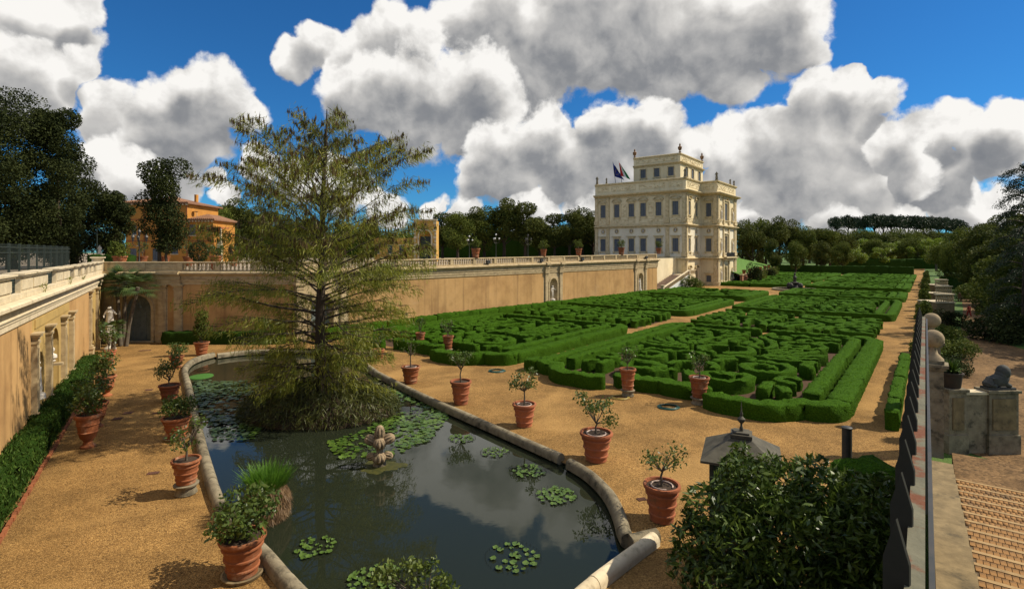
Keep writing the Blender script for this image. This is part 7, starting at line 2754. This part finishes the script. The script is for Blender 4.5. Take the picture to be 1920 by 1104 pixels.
# ---- park: path, people, balustrades
pp_ = [(1760, 830), (1990, 905), (1990, 640), (1920, 655), (1870, 640), (1850, 610), (1850, 585), (1838, 565), (1830, 545), (1812, 532), (1790, 528), (1800, 545), (1803, 560), (1806, 580), (1802, 610), (1804, 650), (1802, 690), (1770, 740)]
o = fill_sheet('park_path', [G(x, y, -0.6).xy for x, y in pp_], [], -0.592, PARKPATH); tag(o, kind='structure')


def person(px, py, z0, label, shirt, trousers, rz=0.0, stride=0.25, h=1.74):
    p = G(px, py, z0)
    o = thing('person', p, label, 'person', None, rz)
    J, Ed, Rd = human_joints(armL=(-0.27, 0.05, 1.12), handL=(-0.25, 0.16, 0.90), armR=(0.27, -0.05, 1.12), handR=(0.25, 0.06, 0.88), stride=stride)
    sc = h / 1.8
    skin_figure('body', J, Ed, Rd, shirt, o, scale=sc)
    m = MB(); m.ball((0, -0.01, 1.70), 0.105, 0.12, 0.11, 10, 7); a = m.build('hair', HAIR, o, smooth=True); a.scale = (sc,) * 3
    m = MB(); m.ball((0, 0.055, 1.645), 0.08, 0.075, 0.105, 10, 7); m.ball((0, 0.135, 1.64), 0.015, 0.02, 0.02, 6, 4); a = m.build('face', SKIN, o, smooth=True); a.scale = (sc,) * 3
    m = MB()
    for sx, st in ((-1, stride), (1, -stride)):
        m.tube([(sx * 0.1, 0, 0.95), (sx * 0.11, 0.04 + st * 0.45, 0.5), (sx * 0.11, st * 0.9, 0.1)], [0.125, 0.095, 0.075], 8)
    a = m.build('trousers', trousers, o, smooth=True); a.scale = (sc,) * 3
    return o


HAIR = M('dark_hair', (0.03, 0.02, 0.015), (0.02, 0.015, 0.01), scale=8)
SKIN = M('skin', (0.45, 0.25, 0.17), (0.40, 0.22, 0.15), scale=4, rough=0.6)
REDC = M('red_cloth', (0.26, 0.03, 0.02), (0.20, 0.025, 0.018), scale=6)
DARKC = M('dark_cloth', (0.03, 0.03, 0.035), (0.05, 0.045, 0.04), scale=6)
WHTC = M('white_cloth', (0.62, 0.64, 0.60), (0.5, 0.55, 0.52), scale=6)
BRNC = M('brown_cloth', (0.17, 0.09, 0.05), (0.12, 0.07, 0.04), scale=6)
person(1817, 594, -0.6, 'person in dark red walking alone on the park path', REDC, REDC, 0.2)
person(1857, 612, -0.6, 'person in dark clothes standing in the shade at the right of the park path', DARKC, DARKC, 1.8, 0.05)
person(1799, 566, -0.6, 'person in brown in the small group farther along the park path, on the left', BRNC, BRNC, 2.8, 0.2)
person(1806, 558, -0.6, 'person in dark clothes in the small group farther along the park path, on the right', DARKC, BRNC, 3.0, 0.2)
person(1793, 541, -0.6, 'farthest person on the park path, small and dark, near the balustrades', DARKC, DARKC, 0.3, 0.2)
person(1822, 790, -0.6, 'person in a white jacket with a dark bag behind the pier wall', WHTC, DARKC, 0.3, 0.1)
pf = ff((ff.u_of_px(12), -1.1, 0))
o = person(900, 700, 0, 'person with a red face seen through the tall railing fence at the far left', DARKC, DARKC, 2.2, 0.05)
o.location = (pf[0], pf[1], TZ)
# bag of the jacketed person
b_ = G(1822, 790, -0.6)
o = thing('shoulder_bag', (b_.x - 0.12, b_.y - 0.22, 0.25), 'dark bag carried by the person in the white jacket', 'bag')
m = MB(); m.lathe([(0.10, 0), (0.17, 0.05), (0.18, 0.3), (0.12, 0.4), (0.001, 0.42)], 10, (0, 0, 0), 1, 0.6); m.build('bag_body', DARKC, o, smooth=True)
m = MB(); m.tube([(-0.12, 0, 0.3), (-0.08, 0.05, 0.62), (0.1, 0.1, 0.62), (0.12, 0, 0.3)], 0.02, 5); m.build('strap', DARKC, o)

# viewing balconies with balustrades beyond the hedge
BM3 = bal_mesh(0.7, 8, 1.1)
for i, (px0, px1, ytop, ybot, d, lab) in enumerate([(1756, 1790, 551, 566, 66, 'nearest'), (1756, 1786, 536, 550, 82, 'second'), (1754, 1778, 524, 534, 100, 'farthest')]):
    pa, pb = P(px0, ytop, d), P(px1, ytop, d)
    zt_ = pa.z
    zb_ = P(px0, ybot, d).z
    o = thing('viewing_balcony', (pa.x, pa.y, -0.6), '%s of the three stone balconies with balustrades right of the garden path' % lab, 'balcony', 'balconies beside the path')
    bfr = Frame((pa.x, pa.y), (pb.x, pb.y))
    L_ = bfr.len
    w = WB(bfr); w.box(0, L_, -3.0, 0, -0.6, zb_ - 0.12); w.build('base', KERB, o)  # dark kerb tone stands in for shadow on the base
    w = WB(bfr); w.box(-0.08, L_ + 0.08, -3.1, 0.1, zb_ - 0.12, zb_); w.build('ledge', COPING, o)
    w = WB(bfr); w.box(-0.05, L_ + 0.05, -0.3, 0.04, zt_ - 0.13, zt_); w.box(L_ - 0.28, L_ + 0.05, -3.0, -0.3, zt_ - 0.13, zt_); w.build('rail', COPING, o)
    n = max(4, int(L_ / 0.3))
    for k in range(n + 1):
        p = bfr((0.1 + (L_ - 0.2) * k / n, -0.14, zb_))
        b = new_obj('baluster', BM3, o, (p[0] - pa.x, p[1] - pa.y, zb_ + 0.6)); b.scale.z = (zt_ - zb_ - 0.13) / 0.7
# park bench
bp = G(1905, 535, -0.6)
o = thing('park_bench', bp, 'pale bench under the dark trees at the far right of the park', 'bench', None, 0.3)
m = MB(); m.box(-1.3, 1.3, -0.25, 0.25, 0.42, 0.52); m.build('seat', COPING, o)
m = MB(); m.box(-1.3, 1.3, 0.22, 0.3, 0.6, 0.95); m.build('backrest', COPING, o)
for sx in (-1, 1):
    m = MB(); m.box(sx * 1.1 - 0.08, sx * 1.1 + 0.08, -0.2, 0.28, 0, 0.42); m.build('leg', COPING, o)

# hose coils and drain covers
def coil(px, py, r, mat, label, turns=4):
    p = G(px, py)
    o = thing('hose_coil', (p.x, p.y, 0), label, 'hose')
    m = MB()
    pts_ = [((r - 0.03 * (k / 20)) * math.cos(2 * math.pi * k / 20 + 0.15 * math.sin(k)), (r - 0.03 * (k / 20)) * 0.9 * math.sin(2 * math.pi * k / 20), 0.025 + 0.012 * (k / 20) + 0.008 * math.sin(k * 1.7)) for k in range(20 * turns)]
    m.tube(pts_, 0.022, 6); m.build('tubing', mat, o, smooth=True)


GH = M('green_hose', (0.02, 0.09, 0.07), (0.015, 0.06, 0.05), scale=5, rough=0.4)
YH = M('yellow_hose', (0.35, 0.27, 0.06), (0.28, 0.2, 0.05), scale=5, rough=0.5)
coil(932, 696, 0.62, GH, 'coil of green garden hose at the corner of the left-hand hedge bed', 6)
coil(1163, 746, 0.55, YH, 'coil of yellow garden hose before the nearest right-hand bed', 4)
coil(1254, 764, 0.6, GH, 'coil of dark green garden hose before the scalloped hedge', 5)
for i, (px, py, sx, sy, lab) in enumerate([(220, 785, .42, .42, 'nearer one of two rusty square drain covers side by side on the left path'), (240, 774, .42, .42, 'farther one of two rusty square drain covers side by side on the left path'), (287, 887, .4, .25, 'small rusty drain cover left of the second pot by the pond'), (279, 731, .4, .3, 'small dark drain cover in the middle of the left path'), (297, 774, .5, .25, 'rusty drain cover behind the third pot by the pond'), (272, 657, .9, .4, 'dark drain grille before the green door'), (1203, 936, .32, .2, 'dark red object lying on the gravel beside the nearest right-hand pot')]):
    p = G(px, py)
    o = thing('drain_cover', (p.x, p.y, 0), lab, 'drain cover', None, 0.3)
    m = MB(); m.box(-sx / 2, sx / 2, -sy / 2, sy / 2, 0.0, 0.02)
    RU = MATS.get('rust_plate') or M('rust_plate', (0.12, 0.05, 0.03), (0.08, 0.04, 0.025), scale=8, rough=0.9)
    m.build('plate', RU, o)
    m = MB()
    for k in range(5):
        x = -sx / 2 + sx * (k + 0.5) / 5
        m.box(x - 0.015, x + 0.015, -sy * 0.42, sy * 0.42, 0.02, 0.032)
    m.build('grille_bars', RU, o)

# fallen leaves and weeds on the gravel
rr = np.random.default_rng(201)
cl = []
while len(cl) < 2600:
    x, y = rr.uniform(-30, 16), rr.uniform(11, 48)
    px_ = 960 + F * x / y
    if in_poly(x, y, pond_loop) or px_ < 30 or px_ > 1560:
        continue
    q_ = E1 * -22 + E2 * 29
    if Vector((x, y)).dot(E2) > 29.0 and Vector((x, y)).dot(E1) > -44:
        continue
    if (Vector((x, y)) - Vector((LWf.a.x, LWf.a.y))).dot(LWf.n) < 1.8:
        continue
    if math.sin(x * 0.9 + 1.3) + math.sin(y * 0.7 + x * 0.4) + rr.normal() * 0.8 < 0.5:
        continue
    cl.append((x, y, 0.014))
v, q = leaf_arrays(np.array(cl), 0.075, 0.05, rr, axis=np.array([0, 0, 0]), spread=1.0)
v[:, 2] = np.abs(v[:, 2] - 0.014) * 0.35 + 0.008
o = new_obj('fallen_leaves', np_mesh('fallen_leaves', v, q, leaf_mat('dry_leaf', (0.10, 0.055, 0.02), (0.24, 0.15, 0.05), trans=0.0, rough=0.9, spec=0.1, scale=1.0)))
tag(o, 'scattered dry fallen leaves on the gravel round the pond', 'fallen leaves', kind='stuff')
# tufts of weeds on the ledge of the left wall
for k, (px, h_) in enumerate([(74, 0.5), (124, 0.42), (150, 0.3)]):
    p = LWf((U(px), 0.12, 6.5))
    o = thing('weed_tuft', p, ['tallest yellowish weed tuft on the ledge of the left wall, before the wide pier', 'weed tuft on the left wall ledge before the second wide pier', 'smallest weed tuft on the left wall ledge, farthest along'][k], 'weed', 'weeds on the left wall')
    n = 60
    a_ = rr.uniform(0, 6.28, n); t_ = rr.uniform(0, 1, n)
    c = np.stack([np.cos(a_) * 0.1 * (1 + t_), np.sin(a_) * 0.1 * (1 + t_), t_ * h_], 1)
    v, q = leaf_arrays(c, 0.16, 0.035, rr, axis=np.stack([np.cos(a_) * 0.4, np.sin(a_) * 0.4, 0.9 + 0 * a_], 1), spread=0.5)
    new_obj('blades', np_mesh('blades', v, q, LEAF_CYP), o)

# ---------------------------------------------------------------- terrace: houses, lamps, palms
ORG = M('orange_render', (0.50, 0.235, 0.055), (0.43, 0.195, 0.045), scale=0.8, rough=0.95, bump=0.2, bscale=6, c3=(0.48, 0.22, 0.07), c3scale=0.6, c3lo=0.55, c3hi=0.8, spec=0.1)
TILE = M('roof_tile', (0.26, 0.13, 0.07), (0.17, 0.09, 0.05), scale=3, rough=0.9, bump=0.4, bscale=10)
hd = 84.0
ho = thing('orange_house', (P(300, 490, hd).x, hd, TZ), 'orange rendered house with tiled hip roof and grey shutters behind the trees', 'house')
hx = lambda px: P(px, 490, hd).x - ho.location.x
hz_ = lambda py: P(300, py, hd).z - TZ
x0, x1, x2 = hx(236), hx(350), hx(397)
ez, ez2 = hz_(380), hz_(411)


def house_wall(xa, xb, y, z1, wins, nm):
    m = MB()
    us = sorted(set([xa, xb] + [w[0] for w in wins] + [w[1] for w in wins])); zs_ = sorted(set([0, z1] + [w[2] for w in wins] + [w[3] for w in wins]))
    for i in range(len(us) - 1):
        for j in range(len(zs_) - 1):
            um, zm = (us[i] + us[i + 1]) / 2, (zs_[j] + zs_[j + 1]) / 2
            if any(w[0] < um < w[1] and w[2] < zm < w[3] for w in wins):
                continue
            m.poly([(us[i], y, zs_[j]), (us[i + 1], y, zs_[j]), (us[i + 1], y, zs_[j + 1]), (us[i], y, zs_[j + 1])])
    for (a, b, c, d) in wins:
        for q in ([(a, c), (a, d)], [(b, d), (b, c)], [(a, d), (b, d)], [(b, c), (a, c)]):
            (u0, z0), (u1, z1_) = q
            m.poly([(u0, y, z0), (u1, y, z1_), (u1, y + 0.25, z1_), (u0, y + 0.25, z0)])
    m.build(nm, ORG, ho)
    for (a, b, c, d) in wins:
        m = MB(); m.box(a - 0.06, b + 0.06, y - 0.1, y + 0.02, c - 0.12, c - 0.003); f_ = m.build('window', COPING, ho)
        m = MB(); m.box(a, b, y + 0.16, y + 0.2, c, d); m.build('pane', GLASS_D, f_)
        for s_ in (0, 1):
            m = MB(); mid_ = (a + b) / 2
            u0, u1 = (a, mid_ - 0.02) if s_ == 0 else (mid_ + 0.02, b)
            m.box(u0, u1, y + 0.06, y + 0.10, c, d)
            for k in range(8):
                z = c + (d - c) * (k + 0.5) / 8
                m.box(u0 + 0.06, u1 - 0.06, y + 0.035, y + 0.06, z - 0.06, z + 0.05)
            m.build('shutter', SHUTTER, f_)


house_wall(x0, x1, 0, ez, [(hx(244), hx(256), hz_(488), hz_(466)), (hx(286), hx(296), hz_(488), hz_(466)), (hx(321), hx(334), hz_(476), hz_(463)), (hx(321), hx(332), hz_(440), hz_(422)), (hx(247), hx(256), hz_(440), hz_(422))], 'wall')
house_wall(x1, x2, 0.4, ez2, [(hx(352), hx(364), hz_(441), hz_(421))], 'wing_wall')
m = MB()
for (xa, xb, y0, y1, zt_) in ((x0, x1, 0, 9, ez), (x1, x2, 0.4, 7, ez2)):
    m.poly([(xb, y0, 0), (xb, y1, 0), (xb, y1, zt_), (xb, y0, zt_)])
    m.poly([(xa, y1, 0), (xa, y0, 0), (xa, y0, zt_), (xa, y1, zt_)])
    m.poly([(xb, y1, 0), (xa, y1, 0), (xa, y1, zt_), (xb, y1, zt_)])
m.build('side_wall', ORG, ho)
m = MB()
m.box(x0, x1, -0.08, 0, hz_(452.5), hz_(451)); m.box(x1, x2, 0.3, 0.4, hz_(452.5), hz_(451)); m.box(x0, x1 - 0.01, -0.06, 0, hz_(412.5), hz_(411))
m.build('string_course', TERRA_O, ho)


def hip_roof(xa, xb, y0, y1, z, h, ov, nm):
    m = MB()
    xa -= ov; xb += ov; y0 -= ov; y1 += ov
    ins = min((xb - xa), (y1 - y0)) / 2
    if xb - xa >= y1 - y0:
        r0, r1 = ((xa + ins, (y0 + y1) / 2), (xb - ins, (y0 + y1) / 2))
    else:
        r0, r1 = (((xa + xb) / 2, y0 + ins), ((xa + xb) / 2, y1 - ins))
    R0, R1 = (*r0, z + h), (*r1, z + h)
    if xb - xa >= y1 - y0:
        m.poly([(xa, y0, z), (xb, y0, z), R1, R0]); m.poly([(xb, y0, z), (xb, y1, z), R1]); m.poly([(xb, y1, z), (xa, y1, z), R0, R1]); m.poly([(xa, y1, z), (xa, y0, z), R0])
    else:
        m.poly([(xa, y0, z), (xb, y0, z), R0]); m.poly([(xb, y0, z), (xb, y1, z), R1, R0]); m.poly([(xb, y1, z), (xa, y1, z), R1]); m.poly([(xa, y1, z), (xa, y0, z), R0, R1])
    m.box(xa, xb, y0, y1, z - 0.2, z - 0.003)
    rf_ = m.build(nm, TILE, ho)
    # tile rolls on the slope facing the garden
    m = MB()
    n = int((xb - xa) / 0.3)
    for k in range(n):
        x = xa + (xb - xa) * (k + 0.5) / n
        t = min(1.0, min(x - xa, xb - x) / ins) if ins > 0 else 1
        if xb - xa < y1 - y0:
            t = min(1.0, min(x - xa, xb - x) / ins)
        yt = y0 + ins * t; zt_ = z + h * t
        m.tube([(x, y0 - 0.05, z + 0.05), (x, yt, zt_ + 0.05)], 0.09, 5)
    b = m.build('tile_rolls', TILE, rf_); b['kind'] = 'stuff'
    m = MB()
    for k in range(int((xb - xa) / 0.5)):
        x = xa + 0.2 + k * 0.5
        m.box(x, x + 0.16, y0 + 0.05, y0 + ov, z - 0.4, z - 0.203)
    m.build('eaves_brackets', COPING, rf_)


hip_roof(x0, x1, 0, 9, ez, 1.3, 0.55, 'roof')
hip_roof(x1 + 0.56, x2, 0.4, 7, ez2, 0.9, 0.45, 'wing_roof')
m = MB(); m.box(hx(343), hx(347), 3, 3.6, ez + 0.4, hz_(361)); m.build('chimney', ORG, ho)
m = MB(); m.tube([(hx(355), 2, ez2 + 0.3), (hx(355), 2, ez2 + 1.2)], 0.04, 5)
m.lathe([(0.001, 0), (0.25, 0.05), (0.42, 0.16)], 12, (hx(355), 1.7, ez2 + 1.2)); m.build('dish', COPING, ho)
m = MB(); m.tube([(hx(271), -0.1, 0), (hx(271), -0.1, ez)], 0.06, 6); m.tube([(hx(351), -0.1, 0), (hx(351), -0.1, ez)], 0.06, 6); m.build('downpipes', TERRA_O, ho)
# porch at its right end
m = MB(); m.box(hx(398), hx(411), 0.6, 3, hz_(427.5), hz_(425.5)); m.build('porch_roof', TERRA_O, ho)
m = MB()
for px in (409,):
    m.box(hx(px) - 0.12, hx(px) + 0.12, 0.6, 0.85, hz_(452), hz_(427.5))
m.box(hx(405), hx(412), 0.4, 0.9, 0, hz_(452)); m.build('porch_posts', COPING, ho)

# yellow gate house with an arch
gd = 104.0
gh = thing('gate_house', (P(780, 490, gd).x, gd, TZ), 'yellow gatehouse with a high stone-edged arch behind the balustrade', 'gatehouse')
gx = lambda px: P(px, 490, gd).x - gh.location.x
gz = lambda py: P(300, py, gd).z - TZ
xa, xb, xc = gx(700), gx(776), gx(818)
YEL = M('yellow_render', (0.56, 0.33, 0.08), (0.46, 0.27, 0.07), scale=0.8, rough=0.95, c3=(0.40, 0.24, 0.09), c3scale=0.7)


class _L:
    pass


def flipxf(p):
    return (p[0], -p[1], p[2])


m = MB(flipxf)
arch_panel(m, xb, xc, 0, gz(414), gx(797), gx(808) - gx(786), gz(443), 0, 0.7, 'flat')
m.build('arch_wall', YEL, gh)
m = MB(flipxf); arch_band(m, gx(797), gx(808) - gx(786), gz(443), 0, 0.3, 0, 0.12); m.box(xb - 0.15, xc + 0.15, -0.5, 0.3, gz(414), gz(411)); m.build('arch_moulding', COPING, gh)
m = MB(flipxf)
for k in range(11):
    z = gz(489) + (gz(414) - gz(489)) * k / 11
    m.box(xb - 0.02, xb + 0.55 - 0.2 * (k % 2), 0, 0.1, z + 0.03, z + 0.58); m.box(xc - 0.55 + 0.2 * (k % 2), xc + 0.02, 0, 0.1, z + 0.03, z + 0.58)
m.build('quoins', COPING, gh)
m = MB(flipxf)
m.box(gx(786) + 0.05, gx(808) - 0.05, -0.75, -0.7, 0, gz(443)); m.build('gate', IRON_G, gh)
m = MB(flipxf)
m.poly([(xc, 0, 0), (xc, -3.5, 0), (xc, -3.5, gz(414)), (xc, 0, gz(414))]); m.poly([(xb, -3.5, 0), (xb, 0, 0), (xb, 0, gz(414)), (xb, -3.5, gz(414))]); m.poly([(xc, -3.5, gz(470)), (xb, -3.5, gz(470)), (xb, -3.5, gz(414)), (xc, -3.5, gz(414))])
m.build('side_wall', YEL, gh)
m = MB(flipxf); m.box(xa, xb, -4.5, -0.6, 0, gz(446)); m.build('low_wing', YEL, gh)
for px in (706, 730, 752):
    m = MB(flipxf); m.box(gx(px) - 0.45, gx(px) + 0.45, -0.6, -0.55, gz(475), gz(460)); f_ = m.build('window', GLASS_D, gh)
    m = MB(flipxf); m.box(gx(px) - 0.62, gx(px) + 0.62, -0.6, -0.45, gz(460), gz(458.5)); m.box(gx(px) - 0.62, gx(px) + 0.62, -0.6, -0.45, gz(476.5), gz(475)); m.build('surround', COPING, f_)

# lamp posts
def lantern_post(px, d, z0, ztop, label, globes=False):
    p = P(px, 480, d)
    o = thing('lamp_post', (p.x, p.y, z0), label, 'lamp post')
    h = ztop - z0
    m = MB(); m.lathe([(0.22, 0), (0.22, 0.25), (0.12, 0.4), (0.09, 1.0), (0.06, 1.1), (0.05, h * 0.75), (0.08, h * 0.76), (0.045, h * 0.78), (0.04, h * 0.86)], 10); m.build('post', IRON, o, smooth=True)
    GL = MATS.get('lamp_glass') or M('lamp_glass', (0.65, 0.66, 0.62), (0.5, 0.5, 0.47), scale=3, rough=0.2)
    spots = [(0, 0, h * 0.86)] + [(0.7 * math.cos(a), 0.7 * math.sin(a), h * 0.72) for a in (0.2, 2.3, 4.4)]
    for k, s in enumerate(spots):
        if k:
            m = MB(); m.tube([(0, 0, h * 0.62), (s[0] * 0.5, s[1] * 0.5, h * 0.58), (s[0], s[1], h * 0.64), s], [0.03, 0.03, 0.03, 0.03], 6); m.build('arm', IRON, o, smooth=True)
        if globes:
            m = MB(); m.ball((s[0], s[1], s[2] + 0.2), 0.2, n=12, m=8); m.build('globe', GL, o, smooth=True)
        else:
            m = MB(); m.lathe([(0.08, 0), (0.17, 0.45), (0.001, 0.451)], 6, s); lg = m.build('lantern', GLASS_D, o)
            m = MB(); m.lathe([(0.21, 0.45), (0.12, 0.6), (0.03, 0.7), (0.001, 0.85)], 6, s); m.build('lantern_cap', IRON, lg)
    return o


lantern_post(261, 58, TZ, P(261, 432, 58).z, 'dark iron lamp post with scrolled lantern arms before the orange house')
lantern_post(930, 118, TZ, P(930, 434, 118).z, 'lamp post with a cluster of white globes behind the balustrade', True)
lantern_post(990, 120, TZ, P(990, 438, 120).z, 'dark lantern post behind the balustrade right of the white-globed lamp')
lantern_post(880, 122, TZ, P(880, 438, 122).z, 'lamp post with pale globes half lost among the trees left of the white-globed lamp', True)
tl = P(182, 428, 56)
o = thing('path_lamp', (tl.x, tl.y, TZ), 'thin teal lamp pole above the end of the railing fence', 'lamp post')
m = MB(); m.tube([(0, 0, 0), (0, 0, tl.z - TZ)], 0.04, 6); m.tube([(0, 0, tl.z - TZ), (0.25, 0, tl.z - TZ + 0.1), (0.42, 0, tl.z - TZ)], 0.03, 5); m.build('pole', IRON_G, o)
m = MB(); m.ball((0.45, 0, tl.z - TZ - 0.03), 0.16, 0.1, 0.07, 8, 6); m.build('lamp_head', M('teal_lamp', (0.12, 0.35, 0.32), (0.1, 0.28, 0.26), scale=3), o, smooth=True)
# dark clipped hedge on the terrace corner
o = thing('terrace_hedge', (P(196, 490, 56).x, 56, TZ), 'dark clipped hedge on the terrace behind the corner pier', 'hedge')
v, q = hedge_arrays([(-1.2, 0), (2.6, 0)], 1.4, 1.55, hr, 0.25, 0.06)
new_obj('hedge_body', np_mesh('hedge_body', v, q, HEDGE_D), o)

# floodlights on the cornice
for px, lab in ((912, 'leftmost small black floodlight on the terrace wall cornice'), (1012, 'black floodlight beside the nearer statue niche'), (1089, 'black floodlight on the cornice right of the nearer niche'), (1209, 'black floodlight above the niche beside the palace stair')):
    p = lift(WBf((WBf.u_of_px(px), 0.3, 6.66)))
    o = thing('floodlight', p, lab, 'floodlight', None, WBf.rz())
    m = MB(); m.box(-0.3, 0.3, -0.2, 0.12, 0.12, 0.55); m.build('housing', IRON, o)
    m = MB(); m.box(-0.05, 0.05, -0.1, 0.1, 0, 0.12); m.build('bracket', IRON, o)

# palms by the green door
def palm(px, py, d_top, lean, h, seed, label, crown=1.5):
    b = G(px, py)
    o = thing('palm_tree', b, label, 'tree', 'fan palms by the green door')
    m = MB()
    pts_ = [Vector((0, 0, -0.1)), Vector((lean * 0.25, 0, h * 0.35)), Vector((lean * 0.7, 0, h * 0.75)), Vector((lean, 0, h))]
    m.tube(pts_, [0.20, 0.16, 0.14, 0.17], 9); m.build('trunk', BARK_L, o, smooth=True)
    rr = np.random.default_rng(seed)
    V, Q = [], []
    for k in range(34):
        a_, el = rr.uniform(0, 6.283), rr.uniform(-0.5, 1.2)
        d3 = np.array([math.cos(a_) * math.cos(el), math.sin(a_) * math.cos(el), math.sin(el)])
        st = np.array([lean, 0, h]); hub = st + d3 * crown * 0.6
        side = np.array([-math.sin(a_), math.cos(a_), 0]); upv = np.cross(d3, side)
        for j in range(11):
            t = (j - 5) / 5 * 1.25
            dr = d3 * math.cos(t) + side * math.sin(t)
            tip = hub + dr * crown * 0.55 * rr.uniform(0.85, 1.1) + np.array([0, 0, -0.18])
            w_ = np.cross(dr, upv) * 0.03
            i = len(V)
            V += [hub - w_, hub + w_, (hub + tip) / 2 + w_ * 1.2 + np.array([0, 0, 0.05]), tip, (hub + tip) / 2 - w_ * 1.2 + np.array([0, 0, 0.05])]
            Q += [[i, i + 1, i + 2, i + 4], [i + 4, i + 2, i + 3, i + 3]]
    new_obj('fronds', np_mesh('fronds', V, Q, LEAF_PALM), o)


palm(226, 648, 0, -0.35, 5.3, 71, 'leftmost of the clustered fan palms before the green door', 1.7)
palm(232, 647, 0, 0.1, 5.8, 72, 'tallest middle fan palm before the green door', 1.8)
palm(236, 649, 0, 1.1, 5.3, 73, 'right-leaning fan palm reaching over the green door', 1.7)
palm(212, 660, 0, 0.1, 1.9, 74, 'low young fan palm at the foot of the statue', 1.1)
